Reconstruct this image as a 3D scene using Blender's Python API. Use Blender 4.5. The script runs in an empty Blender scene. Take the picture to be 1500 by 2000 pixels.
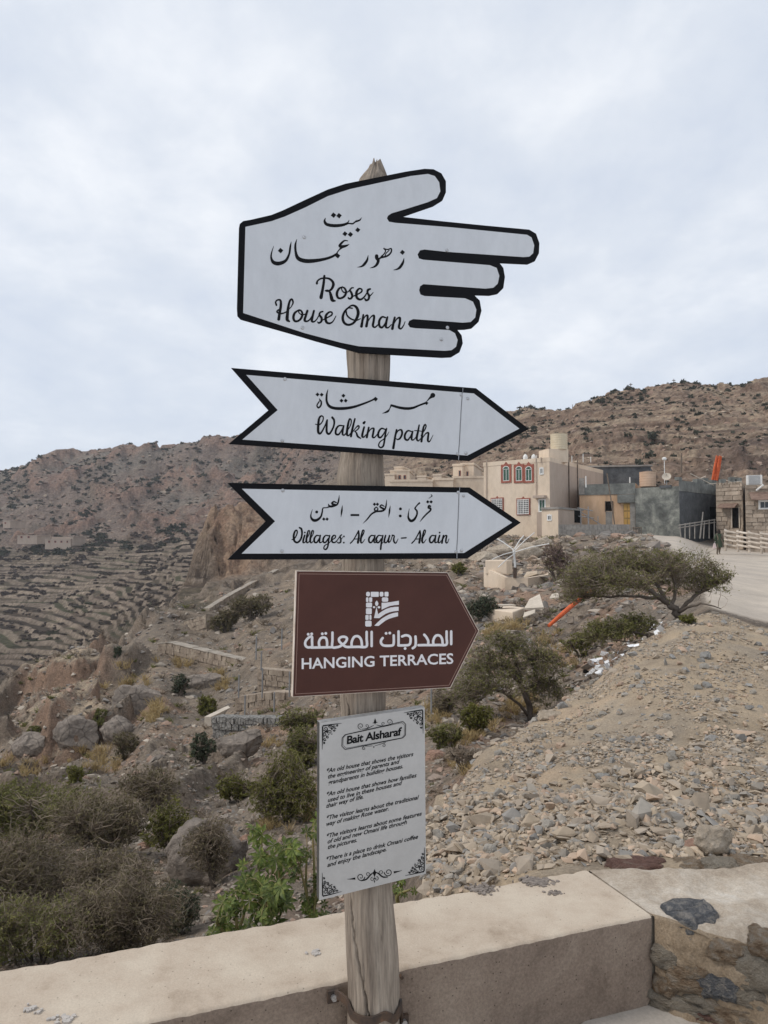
import bpy, math, random
import numpy as np
from mathutils import Vector, Matrix, Quaternion
R = math.radians
random.seed(7); rng = np.random.default_rng(7)
scene = bpy.context.scene
COL = scene.collection
# ------------------------------------------------------------------ camera
CAMZ = 1.5; F = 1444.0
PITCH = math.atan(60.0/F)
cam_d = bpy.data.cameras.new('camera'); cam = bpy.data.objects.new('camera', cam_d); COL.objects.link(cam)
cam.location = (0, 0, CAMZ); cam.rotation_euler = (math.pi/2 + PITCH, 0, 0)
cam_d.sensor_fit = 'VERTICAL'; cam_d.sensor_height = 36.0; cam_d.lens = 36.0*F/2000.0
cam_d.clip_start = 0.05; cam_d.clip_end = 3000
scene.camera = cam
# ------------------------------------------------------------------ light
SUN_EL, SUN_AZ = R(46), R(-100)          # azimuth from +Y towards +X
w = bpy.data.worlds.new('World'); scene.world = w; w.use_nodes = True
nt = w.node_tree; nt.nodes.clear(); N = nt.nodes.new; Lk = nt.links.new
out = N('ShaderNodeOutputWorld'); bg = N('ShaderNodeBackground'); bg2 = N('ShaderNodeBackground'); mixs = N('ShaderNodeMixShader')
sky = N('ShaderNodeTexSky'); sky.sky_type = 'NISHITA'; sky.sun_disc = False
sky.sun_elevation = SUN_EL; sky.sun_rotation = SUN_AZ; sky.altitude = 1900
Lk(sky.outputs[0], bg.inputs[0]); bg.inputs[1].default_value = 0.13
tc = N('ShaderNodeTexCoord'); sep = N('ShaderNodeSeparateXYZ'); Lk(tc.outputs['Generated'], sep.inputs[0])
def vmath(op, a, b=None, c=None):
    n = N('ShaderNodeMath'); n.operation = op
    for i, v in enumerate((a, b, c)):
        if v is None: continue
        if isinstance(v, (int, float)): n.inputs[i].default_value = v
        else: Lk(v, n.inputs[i])
    return n.outputs[0]
den = vmath('ADD', vmath('MAXIMUM', sep.outputs[2], 0.0), 0.22)
cx = vmath('DIVIDE', sep.outputs[0], den); cy = vmath('DIVIDE', sep.outputs[1], den)
cmb = N('ShaderNodeCombineXYZ'); Lk(cx, cmb.inputs[0]); Lk(cy, cmb.inputs[1])
def cloud_noise(scale, det, dist, off, rough=.55):
    m = N('ShaderNodeMapping'); m.inputs['Location'].default_value = off; m.inputs['Scale'].default_value = (1.0, .8, 1); Lk(cmb.outputs[0], m.inputs[0])
    n = N('ShaderNodeTexNoise'); n.inputs['Scale'].default_value = scale; n.inputs['Detail'].default_value = det
    n.inputs['Roughness'].default_value = rough; n.inputs['Distortion'].default_value = dist; Lk(m.outputs[0], n.inputs['Vector']); return n.outputs[0]
n1 = cloud_noise(2.0, 8, .25, (3.1, 1.7, 0)); n2 = cloud_noise(6.0, 8, .1, (8.3, 5.2, 2), .6)
cl = vmath('ADD', vmath('MULTIPLY', n1, .62), vmath('MULTIPLY', n2, .38))
rc = N('ShaderNodeValToRGB'); Lk(cl, rc.inputs[0])
e = rc.color_ramp.elements; e[0].position = .31; e[0].color = (.57, .63, .735, 1); e[1].position = .70; e[1].color = (.88, .90, .93, 1)
e2 = rc.color_ramp.elements.new(.5); e2.color = (.69, .735, .805, 1)
# hazier, smoother veil towards the horizon
hz = N('ShaderNodeMix'); hz.data_type = 'RGBA'; Lk(rc.outputs[0], hz.inputs['A']); hz.inputs['B'].default_value = (.635, .69, .78, 1)
hf = vmath('SUBTRACT', 1.0, vmath('MULTIPLY', sep.outputs[2], 3.2)); hc = N('ShaderNodeClamp'); Lk(hf, hc.inputs[0])
Lk(vmath('MULTIPLY', hc.outputs[0], .8), hz.inputs['Factor'])
Lk(hz.outputs['Result'], bg2.inputs[0]); bg2.inputs[1].default_value = .96
mixs.inputs[0].default_value = .93
Lk(bg.outputs[0], mixs.inputs[1]); Lk(bg2.outputs[0], mixs.inputs[2]); Lk(mixs.outputs[0], out.inputs[0])
sd = bpy.data.lights.new('sun', 'SUN'); sun = bpy.data.objects.new('sun', sd); COL.objects.link(sun)
sd.energy = 1.5; sd.angle = R(14); sd.color = (1.0, .93, .84)
sv = Vector((math.sin(SUN_AZ)*math.cos(SUN_EL), math.cos(SUN_AZ)*math.cos(SUN_EL), math.sin(SUN_EL)))
sun.rotation_euler = sv.to_track_quat('Z', 'Y').to_euler(); sun.location = (0, 0, 30)
vs = scene.view_settings; vs.view_transform = 'Standard'; vs.look = 'None'; vs.gamma = 1; vs.exposure = 0.27; vs.use_curve_mapping = False
try:
    scene.cycles.use_denoising = True; scene.cycles.max_bounces = 6
    scene.cycles.volume_bounces = 0; scene.cycles.transparent_max_bounces = 8
except Exception: pass

# ------------------------------------------------------------------ helpers
def ray(px, py):
    """direction with y == 1 through a point of the photograph"""
    x = (px-750.0)/F; v = -(py-1000.0)/F
    c, s = math.cos(PITCH), math.sin(PITCH)
    y = c - v*s; z = s + v*c
    return x/y, z/y
def at(px, py, Y):
    rx, rz = ray(px, py); return Vector((rx*Y, Y, CAMZ+rz*Y))
def at_z(px, py, z):
    rx, rz = ray(px, py); Y = (z-CAMZ)/rz; return Vector((rx*Y, Y, z))
ORI = {}
def tag(o, label=None, cat=None, group=None, kind=None):
    if label: o['label'] = label
    if cat: o['category'] = cat
    if group: o['group'] = group
    if kind: o['kind'] = kind
    return o
def thing(name, label, cat, loc, group=None):
    o = bpy.data.objects.new(name, None); COL.objects.link(o); o.location = loc; o.empty_display_size = .1
    ORI[o.name] = Vector(loc); return tag(o, label, cat, group)
def np_mesh(name, V, Fc, mat=None, smooth=False, cols=None):
    """V (n,3); Fc an (m,k) array or list of such arrays"""
    me = bpy.data.meshes.new(name)
    if not isinstance(Fc, list): Fc = [Fc]
    Fc = [np.asarray(f, dtype=np.int32) for f in Fc if len(f)]
    V = np.asarray(V, dtype=np.float32)
    me.vertices.add(len(V)); me.vertices.foreach_set('co', V.ravel())
    nl = sum(f.size for f in Fc); npl = sum(len(f) for f in Fc)
    me.loops.add(nl); me.loops.foreach_set('vertex_index', np.concatenate([f.ravel() for f in Fc]))
    tot = np.concatenate([np.full(len(f), f.shape[1], np.int32) for f in Fc])
    st = np.concatenate([[0], np.cumsum(tot)[:-1]]).astype(np.int32)
    me.polygons.add(npl); me.polygons.foreach_set('loop_start', st); me.polygons.foreach_set('loop_total', tot)
    me.polygons.foreach_set('use_smooth', np.full(npl, bool(smooth)))
    me.update(calc_edges=True)
    if cols is not None:
        ca = me.color_attributes.new('tint', 'FLOAT_COLOR', 'POINT')
        c4 = np.ones((len(V), 4), np.float32); c4[:, :3] = cols; ca.data.foreach_set('color', c4.ravel())
    if mat: me.materials.append(mat)
    return me
def link(name, me, parent=None, loc=(0, 0, 0), rot=None, scale=None):
    o = bpy.data.objects.new(name, me); COL.objects.link(o); o.location = loc
    if rot is not None: o.rotation_euler = rot
    if scale is not None: o.scale = scale if hasattr(scale, '__len__') else (scale,)*3
    if parent is not None: o.parent = parent; ORI[o.name] = ORI.get(parent.name, Vector((0, 0, 0)))
    return o
class MB:
    """collects world-space pieces into one mesh"""
    def __init__(s): s.v = []; s.f = []
    def add(s, vs, fs):
        b = len(s.v); s.v += [tuple(p) for p in vs]; s.f += [tuple(i+b for i in f) for f in fs]; return s
    def hexa(s, p):      # 8 points: bottom ring 0-3, top ring 4-7
        return s.add(p, [(3, 2, 1, 0), (4, 5, 6, 7), (0, 1, 5, 4), (1, 2, 6, 5), (2, 3, 7, 6), (3, 0, 4, 7)])
    def box(s, c, size, rz=0):
        hx, hy, hz_ = [q/2 for q in size]; ca, sa = math.cos(rz), math.sin(rz); c = Vector(c); P = []
        for z in (-hz_, hz_):
            for x, y in ((-hx, -hy), (hx, -hy), (hx, hy), (-hx, hy)):
                P.append((c.x+x*ca-y*sa, c.y+x*sa+y*ca, c.z+z))
        return s.hexa(P)
    def tube(s, pts, r, n=8, caps=True):
        pts = [Vector(p) for p in pts]; rr = r if hasattr(r, '__len__') else [r]*len(pts)
        b = len(s.v); ref = None
        for i, p in enumerate(pts):
            t = (pts[min(i+1, len(pts)-1)]-pts[max(i-1, 0)]).normalized()
            if ref is None:
                ref = Vector((0, 0, 1)) if abs(t.z) < .9 else Vector((1, 0, 0))
            a = (ref - t*ref.dot(t)).normalized(); ref = a; bn = t.cross(a)
            for k in range(n):
                th = 2*math.pi*k/n; s.v.append(tuple(p + a*math.cos(th)*rr[i] + bn*math.sin(th)*rr[i]))
        for i in range(len(pts)-1):
            for k in range(n):
                s.f.append((b+i*n+k, b+i*n+(k+1) % n, b+(i+1)*n+(k+1) % n, b+(i+1)*n+k))
        if caps:
            s.f.append(tuple(b+k for k in reversed(range(n)))); s.f.append(tuple(b+(len(pts)-1)*n+k for k in range(n)))
        return s
    def lathe(s, c, prof, n=20):   # prof: (radius, z)
        c = Vector(c); b = len(s.v)
        for r, z in prof:
            for k in range(n):
                th = 2*math.pi*k/n; s.v.append((c.x+r*math.cos(th), c.y+r*math.sin(th), c.z+z))
        for i in range(len(prof)-1):
            for k in range(n): s.f.append((b+i*n+k, b+i*n+(k+1) % n, b+(i+1)*n+(k+1) % n, b+(i+1)*n+k))
        s.f.append(tuple(b+k for k in reversed(range(n)))); s.f.append(tuple(b+(len(prof)-1)*n+k for k in range(n)))
        return s
    def prism(s, poly, z0, z1):
        n = len(poly)
        v = [(x, y, z0) for x, y in poly]+[(x, y, z1) for x, y in poly]
        return s.add(v, [tuple(reversed(range(n))), tuple(range(n, 2*n))]+[(i, (i+1) % n, n+(i+1) % n, n+i) for i in range(n)])
    def build(s, name, mat, parent=None, loc=None, smooth=False, bevel=0):
        o0 = ORI.get(parent.name, Vector((0, 0, 0))) if parent is not None else Vector(loc or (0, 0, 0))
        me = bpy.data.meshes.new(name); me.from_pydata([tuple(Vector(p)-o0) for p in s.v], [], s.f); me.materials.append(mat)
        me.polygons.foreach_set('use_smooth', np.full(len(me.polygons), bool(smooth)))
        me.update()
        o = link(name, me, parent, (0, 0, 0) if parent is not None else o0)
        if parent is None: ORI[o.name] = o0
        if bevel:
            m = o.modifiers.new('bevel', 'BEVEL'); m.width = bevel; m.segments = 2; m.limit_method = 'ANGLE'
        return o
# ---- noise (numpy)
def _h(ix, iy, seed):
    h = (ix.astype(np.int64)*374761393 + iy.astype(np.int64)*668265263 + seed*974711) & 0x7fffffff
    h = ((h ^ (h >> 13))*1274126177) & 0x7fffffff
    return ((h ^ (h >> 16)) & 0xffff)/65535.0
def vnoise(x, y, seed=0):
    x = np.asarray(x, float); y = np.asarray(y, float)
    ix = np.floor(x); iy = np.floor(y); fx = x-ix; fy = y-iy
    def g(dx, dy):
        a = _h(ix+dx, iy+dy, seed)*2*np.pi*3
        return np.cos(a)*(fx-dx)+np.sin(a)*(fy-dy)
    u = fx*fx*fx*(fx*(fx*6-15)+10); v = fy*fy*fy*(fy*(fy*6-15)+10)
    return ((g(0, 0)*(1-u)+g(1, 0)*u)*(1-v)+(g(0, 1)*(1-u)+g(1, 1)*u)*v)*1.5
def fbm(x, y, oct=4, seed=0, rough=.5):
    s = 0; a = 1; t = 0
    for i in range(oct):
        s = s+a*vnoise(x*2**i+i*17.3, y*2**i-i*9.1, seed+i); t += a; a *= rough
    return s/t
def sstep(a, b, x):
    t = np.clip((x-a)/(b-a), 0, 1); return t*t*(3-2*t)
# ---- materials
MATS = {}
def mat(name, cols, scale=3.0, detail=8, rough=.9, bump=.0, bscale=None, coord='Object', rnd=0.0, fine=0.0, fscale=60., spec=.25, dist=0., metal=0.0, attr=False, stretch=(1, 1, 1), bdist=.02, cracks=None, nrough=.6, pits=None, trans=0.0):
    """cols: list of (pos, (r,g,b)) along a noise; rnd varies brightness per object"""
    m = bpy.data.materials.new(name); m.use_nodes = True; t = m.node_tree; nd = t.nodes; L = t.links.new
    b = nd['Principled BSDF']; b.inputs['Roughness'].default_value = rough; b.inputs['Specular IOR Level'].default_value = spec; b.inputs['Metallic'].default_value = metal
    if coord == 'World':
        g = nd.new('ShaderNodeNewGeometry'); cv = g.outputs['Position']
    else:
        g = nd.new('ShaderNodeTexCoord'); cv = g.outputs['Object']
    mp = nd.new('ShaderNodeMapping'); mp.inputs['Scale'].default_value = stretch; L(cv, mp.inputs[0]); cv2 = mp.outputs[0]
    def noise(sc, dt=8, ds=0., rg=nrough, vec=None):
        n = nd.new('ShaderNodeTexNoise'); n.inputs['Scale'].default_value = sc; n.inputs['Detail'].default_value = dt
        n.inputs['Roughness'].default_value = rg; n.inputs['Distortion'].default_value = ds; L(vec or cv2, n.inputs['Vector']); return n.outputs[0]
    def mul(col, fac):
        x = nd.new('ShaderNodeMix'); x.data_type = 'RGBA'; x.blend_type = 'MULTIPLY'; x.inputs['Factor'].default_value = 1
        L(col, x.inputs['A']); L(fac, x.inputs['B']); return x.outputs['Result']
    if not isinstance(cols, list): cols = [(0.5, cols)]
    n = noise(scale, detail, dist)
    r = nd.new('ShaderNodeValToRGB'); L(n, r.inputs[0]); el = r.color_ramp.elements
    el[0].position, c = cols[0]; el[0].color = (*c, 1)
    if len(cols) == 1: el[1].position = 1; el[1].color = (*c, 1)
    else:
        el[1].position, c = cols[-1]; el[1].color = (*c, 1)
        for p, c in cols[1:-1]: q = el.new(p); q.color = (*c, 1)
    col = r.outputs[0]
    if attr:
        a = nd.new('ShaderNodeAttribute'); a.attribute_name = 'tint'; col = mul(a.outputs['Color'], col)
    if fine:
        n2 = noise(fscale, 6, 0, .7)
        r2 = nd.new('ShaderNodeMapRange'); r2.inputs['From Min'].default_value = .3; r2.inputs['From Max'].default_value = .7
        r2.inputs['To Min'].default_value = 1-fine; r2.inputs['To Max'].default_value = 1+fine*.6; L(n2, r2.inputs['Value']); col = mul(col, r2.outputs[0])
    if rnd:
        oi = nd.new('ShaderNodeObjectInfo'); r3 = nd.new('ShaderNodeMapRange'); r3.inputs['To Min'].default_value = 1-rnd; r3.inputs['To Max'].default_value = 1+rnd
        L(oi.outputs['Random'], r3.inputs['Value']); col = mul(col, r3.outputs[0])
    if cracks:   # (scale, width, depth colour factor)
        vz = nd.new('ShaderNodeTexVoronoi'); vz.feature = 'DISTANCE_TO_EDGE'; vz.inputs['Scale'].default_value = cracks[0]; L(cv2, vz.inputs['Vector'])
        r4 = nd.new('ShaderNodeMapRange'); r4.inputs['From Max'].default_value = cracks[1]; r4.inputs['To Min'].default_value = cracks[2]; L(vz.outputs[0], r4.inputs['Value']); col = mul(col, r4.outputs[0])
    if pits:     # (scale, radius, factor)
        vz = nd.new('ShaderNodeTexVoronoi'); vz.inputs['Scale'].default_value = pits[0]; L(cv2, vz.inputs['Vector'])
        r4 = nd.new('ShaderNodeMapRange'); r4.inputs['From Min'].default_value = pits[1]*.6; r4.inputs['From Max'].default_value = pits[1]; r4.inputs['To Min'].default_value = pits[2]; L(vz.outputs[0], r4.inputs['Value']); col = mul(col, r4.outputs[0])
    L(col, b.inputs['Base Color'])
    if bump:
        bp = nd.new('ShaderNodeBump'); bp.inputs['Strength'].default_value = bump; bp.inputs['Distance'].default_value = bdist
        L(noise(bscale or scale*6, 8, 0, .65), bp.inputs['Height']); L(bp.outputs[0], b.inputs['Normal'])
    if trans:
        b.inputs['Transmission Weight'].default_value = 0
        tl = nd.new('ShaderNodeBsdfTranslucent'); L(col, tl.inputs[0]); mx = nd.new('ShaderNodeMixShader'); mx.inputs[0].default_value = trans
        L(b.outputs[0], mx.inputs[1]); L(tl.outputs[0], mx.inputs[2]); L(mx.outputs[0], nd['Material Output'].inputs[0])
    MATS[name] = m; return m
# ================================================================== TERRAIN
# columns of the view (bearing) -> (distance, height seen in the photograph)
PROF = {
 -450: [(4,1930),(8,1740),(16,1530),(26,1430),(38,1380),(45,1390),(60,1450),(100,1400),(125,1310),(160,1230),(210,1140),(265,1075),(300,1020),(340,985),(400,955),(480,965)],
 0: [(4,1930),(8,1700),(16,1500),(26,1425),(30,1410),(33,1365),(44,1335),(60,1440),(100,1390),(125,1300),(160,1210),(210,1130),(260,1070),(300,1000),(340,955),(390,922),(480,945)],
 100: [(4,1920),(8,1690),(15,1515),(24,1440),(30,1420),(31.6,1300),(46,1268),(60,1380),(100,1380),(120,1290),(160,1200),(210,1125),(255,1068),(295,1000),(335,940),(375,903),(480,935)],
 200: [(4,1910),(8,1680),(15,1500),(24,1420),(30,1350),(36,1290),(42,1235),(50,1222),(65,1330),(100,1330),(115,1250),(150,1185),(200,1120),(250,1065),(290,1000),(330,930),(370,885),(480,915)],
 300: [(4,1890),(8,1680),(12,1570),(18,1460),(26,1360),(34,1290),(42,1240),(52,1175),(58,1168),(75,1260),(105,1240),(115,1190),(150,1150),(200,1105),(250,1060),(290,1000),(330,930),(365,872),(480,905)],
 360: [(4,1875),(8.5,1660),(12,1565),(17,1480),(24,1400),(32,1330),(40,1265),(50,1200),(62,1135),(70,1125),(92,1120),(120,1165),(160,1110),(200,1080),(250,1050),(290,990),(330,920),(360,864),(480,900)],
 388: [(4,1870),(8.5,1660),(12,1565),(17,1480),(24,1400),(32,1330),(40,1265),(50,1200),(62,1135),(80,1112),(84,1068),(90,1030),(97,1026),(120,1165),(160,1110),(200,1080),(250,1050),(290,990),(330,920),(360,863),(480,900)],
 415: [(4,1860),(8.5,1660),(12,1560),(17,1480),(24,1400),(32,1330),(40,1262),(50,1195),(62,1135),(80,1105),(84,1020),(90,1000),(98,996),(115,1100),(160,1080),(200,1070),(250,1045),(290,990),(330,918),(360,858),(480,895)],
 460: [(4,1850),(8,1660),(12,1550),(16,1480),(22,1400),(31,1320),(42,1240),(62,1140),(80,1102),(85,1010),(93,990),(120,1100),(250,1040),(290,985),(330,915),(360,856),(480,895)],
 510: [(4,1840),(7.5,1660),(10,1570),(15,1470),(20,1400),(30,1310),(42,1210),(60,1130),(80,1095),(86,1000),(98,975),(125,1060),(250,1030),(290,980),(330,910),(360,852),(480,890)],
 600: [(4,1830),(7,1670),(10,1560),(15,1450),(20,1390),(30,1290),(42,1200),(60,1115),(80,1080),(100,1060),(120,1040),(160,1000),(220,960),(280,910),(340,848),(480,880)],
 750: [(3.6,1810),(5,1720),(7,1620),(10,1520),(15,1410),(22,1300),(35,1180),(50,1110),(65,1070),(90,1040),(130,960),(180,930),(250,885),(320,838),(480,860)],
 850: [(2.9,1745),(3.4,1700),(4.5,1600),(5.2,1560),(6,1570),(8,1520),(11,1430),(14,1370),(22,1260),(35,1165),(48,1105),(60,1070),(90,1010),(130,950),(180,905),(250,850),(310,822),(480,890)],
 950: [(2.85,1722),(3.4,1665),(5,1540),(6.5,1470),(7.5,1460),(9,1490),(12,1410),(16,1330),(24,1240),(34,1180),(42,1130),(52,1075),(62,1048),(90,980),(120,900),(160,850),(220,808),(280,845),(480,910)],
 1050: [(2.8,1707),(3.6,1620),(5.5,1510),(8,1415),(9,1405),(11,1440),(14,1370),(20,1280),(28,1205),(36,1150),(44,1105),(52,1070),(60,1058),(80,980),(100,900),(130,850),(170,808),(190,799),(250,835),(480,920)],
 1110: [(2.8,1702),(3.6,1615),(5.5,1505),(8,1410),(9,1370),(10,1365),(12,1390),(15,1330),(21,1255),(29,1180),(37,1130),(45,1090),(54,1058),(60,1052),(80,970),(95,900),(125,845),(160,812),(190,806),(250,835),(480,920)],
 1135: [(2.8,1700),(3.6,1610),(5.5,1500),(8,1400),(9.5,1352),(10.5,1342),(12,1360),(16,1300),(22,1230),(30,1160),(38,1115),(46,1078),(54,1052),(60,1050),(75,970),(90,900),(120,840),(150,800),(165,783),(215,815),(300,860),(480,940)],
 1250: [(2.8,1692),(3.7,1600),(6,1460),(9,1320),(11,1265),(12.5,1255),(15,1262),(19,1200),(26,1130),(34,1085),(40,1058),(50,1047),(60,1043),(75,960),(90,890),(115,830),(145,785),(165,757),(215,790),(300,850),(480,940)],
 1320: [(2.8,1684),(4,1580),(6,1450),(9,1310),(12,1225),(13,1215),(15,1222),(20,1165),(27,1120),(32,1086),(40,1064),(50,1052),(60,1046),(70,985),(85,905),(110,840),(140,780),(160,752),(215,790),(300,850),(480,940)],
 1385: [(2.85,1679),(4.2,1570),(6.2,1440),(9.5,1295),(12.5,1215),(13.8,1200),(14.5,1197),(18,1163),(24,1127),(34,1100),(51,1083),(60,1062),(66,1020),(72,950),(85,890),(105,840),(135,780),(160,750),(215,790),(300,850),(480,940)],
 1500: [(2.9,1672),(4.4,1560),(6.5,1430),(9.5,1310),(12,1245),(13,1232),(14,1225),(18,1178),(24,1140),(34,1108),(45,1090),(60,1075),(66,1030),(74,935),(90,860),(115,810),(150,743),(205,790),(300,850),(480,940)],
 1950: [(2.9,1660),(4.4,1550),(6.5,1420),(9.5,1310),(12,1260),(14,1240),(18,1195),(24,1150),(34,1112),(45,1092),(60,1080),(66,1010),(74,900),(90,820),(115,770),(150,720),(205,770),(300,850),(480,940)],
}
PX = sorted(PROF)
px_a = np.concatenate([np.arange(-450, -40, 12), np.arange(-40, 1560, 2.75), np.arange(1560, 1951, 12)]).astype(float)
Y_a = np.exp(np.concatenate([np.linspace(math.log(2.05), math.log(16), 330, endpoint=False), np.linspace(math.log(16), math.log(100), 300, endpoint=False),
      np.linspace(math.log(100), math.log(300), 300, endpoint=False), np.linspace(math.log(300), math.log(479), 60)]))
LY = np.log(Y_a)
colz = []
for p in PX:
    pts = PROF[p]
    ly = [math.log(2.05)]; zz = [-1.0 if p < 780 else -.45]
    for (Y, py) in pts: ly.append(math.log(Y)); zz.append(CAMZ + ray(p, py)[1]*Y)
    z = np.interp(LY, ly, zz)
    k = np.exp(-np.linspace(-2, 2, 9)**2); k /= k.sum()        # soften the profile's corners
    z = np.convolve(np.pad(z, 4, mode='edge'), k, mode='valid')
    colz.append(z)
colz = np.array(colz)
NX, NY = len(px_a), len(Y_a)
# smooth interpolation across bearings
i1 = np.clip(np.searchsorted(PX, px_a, side='right')-1, 0, len(PX)-2); PXn = np.array(PX, float)
tt = (px_a-PXn[i1])/(PXn[i1+1]-PXn[i1]); ts = tt*tt*(3-2*tt)*.6+tt*.4
Z = colz[i1]*(1-ts)[:, None]+colz[i1+1]*ts[:, None]      # (NX,NY)
GP, GY = np.meshgrid(px_a, Y_a, indexing='ij')
RXc = (px_a-750)/F/ (math.cos(PITCH))
GX = RXc[:, None]*GY
# --- masks
ridge_px = [820, 850, 950, 1050, 1130, 1250, 1320, 1385, 1500, 1950]
ridge_Y = [4.2, 5.2, 7.2, 8.8, 10.3, 12.4, 13.2, 13.9, 13.2, 13.2]
ridge = np.interp(GP, ridge_px, ridge_Y)
Mmound = sstep(815, 850, GP+vnoise(GX*2, GY*2, 5)*25)*(1-sstep(.97, 1.03, GY/ridge))
road_n = np.interp(GP, [1245, 1262, 1300, 1332, 1380, 1400, 1500, 1950], [57, 50, 38, 31, 15.6, 15.0, 14.6, 14.6])
road_f = np.interp(GP, [1245, 1262, 1300, 1390, 1950], [57.5, 57.5, 58, 60, 61])
Mroad = ((GY > road_n) & (GY < road_f) & (GP > 1246)).astype(float)
flat = sstep(0, 1, Mroad)
# soften road edge
def blur(a, n):
    k = np.ones(n)/n
    a = np.apply_along_axis(lambda v: np.convolve(np.pad(v, n//2, mode='edge'), k, mode='valid')[:len(v)], 0, a)
    return np.apply_along_axis(lambda v: np.convolve(np.pad(v, n//2, mode='edge'), k, mode='valid')[:len(v)], 1, a)
flat = blur(flat, 7)
valley = sstep(98, 118, GY)*(1-sstep(235, 262, GY+fbm(GX/40, GY/40, 2, 3)*30))*(1-sstep(430, 620, GP))
hillL = sstep(225, 275, GY)*(1-sstep(620, 760, GP))
hillR = sstep(62, 80, GY)*sstep(700, 860, GP)
crag = np.exp(-((GP-455)/62.)**2)*sstep(76, 84, GY)*(1-sstep(100, 118, GY))
cliff = sstep(20, 60, GP)*(1-sstep(190, 240, GP))*sstep(27, 30.5, GY)*(1-sstep(40, 60, GY))
# warp cliffs and ledges in and out so that steep faces are furrowed
wk = (.008+.014*crag+.012*cliff+.010*hillL+.008*hillR)*(1-flat)*(1-Mmound)
wn = fbm(GX/(GY*.035), GY/(GY*.0+14.), 4, 55)*wk*1.6
for i_c in range(NX): Z[i_c] = np.interp(LY+wn[i_c], LY, Z[i_c])
# --- relief: octaves sized to the distance
relief = np.zeros_like(Z); lam = .18
k_amp = .05-.012*hillR+.02*hillL+.22*crag+.04*cliff
amp_reg = (1-flat)*(1-.72*Mmound)*(1-.8*valley)
i = 0
while lam < 100:
    rel = lam/GY
    wgt = sstep(.006, .014, rel)*(1-sstep(.16, .34, rel))
    n = vnoise(GX/lam+i*7.7, GY/lam*.8-i*3.3, 20+i)
    if i % 2 == 0: n = (1-2*np.abs(n))*.6-.25
    relief += wgt*lam*n*k_amp; lam *= 1.75; i += 1
# rock outcrops on the near slope: blocks pushed up with a steep lower side
oc = fbm(GX/5.5+3, GY/6.5, 3, 61)
ocm = sstep(.05, .16, oc)*sstep(9, 14, GY)*(1-sstep(60, 80, GY))*(1-sstep(640, 820, GP))
wallz = sstep(280, 325, GP)*sstep(17, 23, GY)*(1-sstep(60, 70, GY))*(1-sstep(640, 700, GP)); ocm = ocm*(1-.85*wallz)
relief += ocm*(.55+.35*vnoise(GX/1.7, GY/1.7, 62)+.5*np.abs(vnoise(GX/3.2, GY/3.2, 65)))*np.clip(GY/22, .5, 1.7)
oc2 = fbm(GX/14+9, GY/20, 4, 71); ocm2 = sstep(.02, .10, oc2)*hillR*(1-sstep(300, 400, GY))
relief += (ocm2-.6*hillR)*(GY*.006)*(1+.4*vnoise(GX/6, GY/6, 72))
oc3 = fbm(GX/45+1, GY/26, 4, 81); ocm3 = sstep(.06, .16, oc3)*hillL
relief += (ocm3-.5*hillL)*4.0*(1+.3*vnoise(GX/12, GY/12, 82))
relief -= (.005*GY+1.9*sstep(7, 28, GY))*(1-sstep(540, 700, GP))*(1-sstep(92, 112, GY))*(1-.85*crag)*(1-.45*sstep(240, 330, GP))
def cells(x, y, seed):
    wx = x+.35*vnoise(x*1.3, y*1.3, seed+1)+.15*vnoise(x*4, y*4, seed+2); wy = y+.35*vnoise(x*1.3+9, y*1.3, seed+3)+.15*vnoise(x*4+9, y*4, seed+4)
    return _h(np.floor(wx+.5*np.floor(wy)), np.floor(wy), seed)-.5
rockm = np.clip(ocm*(1-cliff)+crag*1.3+cliff*.45, 0, 1)
cs = GY*.045
for k_, (lam_, am_) in enumerate(((2.6, .55), (1.2, .30), (.55, .14))):
    relief += rockm*cells(GX/lam_+k_*5, GY/(lam_*1.4), 500+k_)*am_*np.clip(GY/30, .5, 2.2)
for k_, (lam_, am_) in enumerate(((7., 1.1), (3., .6), (1.4, .3))):
    relief += (ocm2*hillR)*cells(GX/lam_+k_*5, GY/(lam_*1.6), 520+k_)*am_*.45
for k_, (lam_, am_) in enumerate(((16., 2.2), (7., 1.2))):
    relief += (ocm3*hillL)*cells(GX/lam_+k_*5, GY/(lam_*1.6), 540+k_)*am_
Zs = Z+relief*amp_reg
Zs += Mmound*(.055*vnoise(GX*1.1, GY*1.1, 601)+.035*vnoise(GX*2.6, GY*2.6, 602)+.02*np.abs(vnoise(GX*6, GY*6, 603))+.008*vnoise(GX*15, GY*15, 604))*sstep(2.9, 3.4, GY)
# strata on the hill behind the village: ledges
st = 1.3; w_ = fbm(GX/35, GY/35, 3, 91)*2.2
q = (Zs+w_)/st; fr = q-np.floor(q); ledge = (np.floor(q)+sstep(.62, .95, fr))*st-w_
lmx = hillR*(.38+.40*sstep(-.05, .25, fbm(GX/30+4, GY/30, 3, 93)))
Zs = Zs*(1-lmx)+ledge*lmx
# terraces in the valley and on the spur
terr2 = sstep(50, 58, GY)*(1-sstep(80, 92, GY))*sstep(285, 330, GP)*(1-sstep(400, 440, GP))
tw = fbm(GX/80, GY/70, 3, 33)*2.0+fbm(GX/24, GY/14, 2, 34)*.7; th = .8
q = (Zs+tw)/th; fr = q-np.floor(q); terr = (np.floor(q)+sstep(.68, .92, fr))*th-tw
plot = _h(np.floor(q), np.floor(GX/20.+np.floor(q)*.37+vnoise(GX/20, GY/20, 35)), 36); tmask = np.clip(valley+terr2, 0, 1)
Zs = Zs*(1-tmask*.85)+terr*tmask*.85
riser = sstep(.64, .70, fr)*tmask
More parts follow.
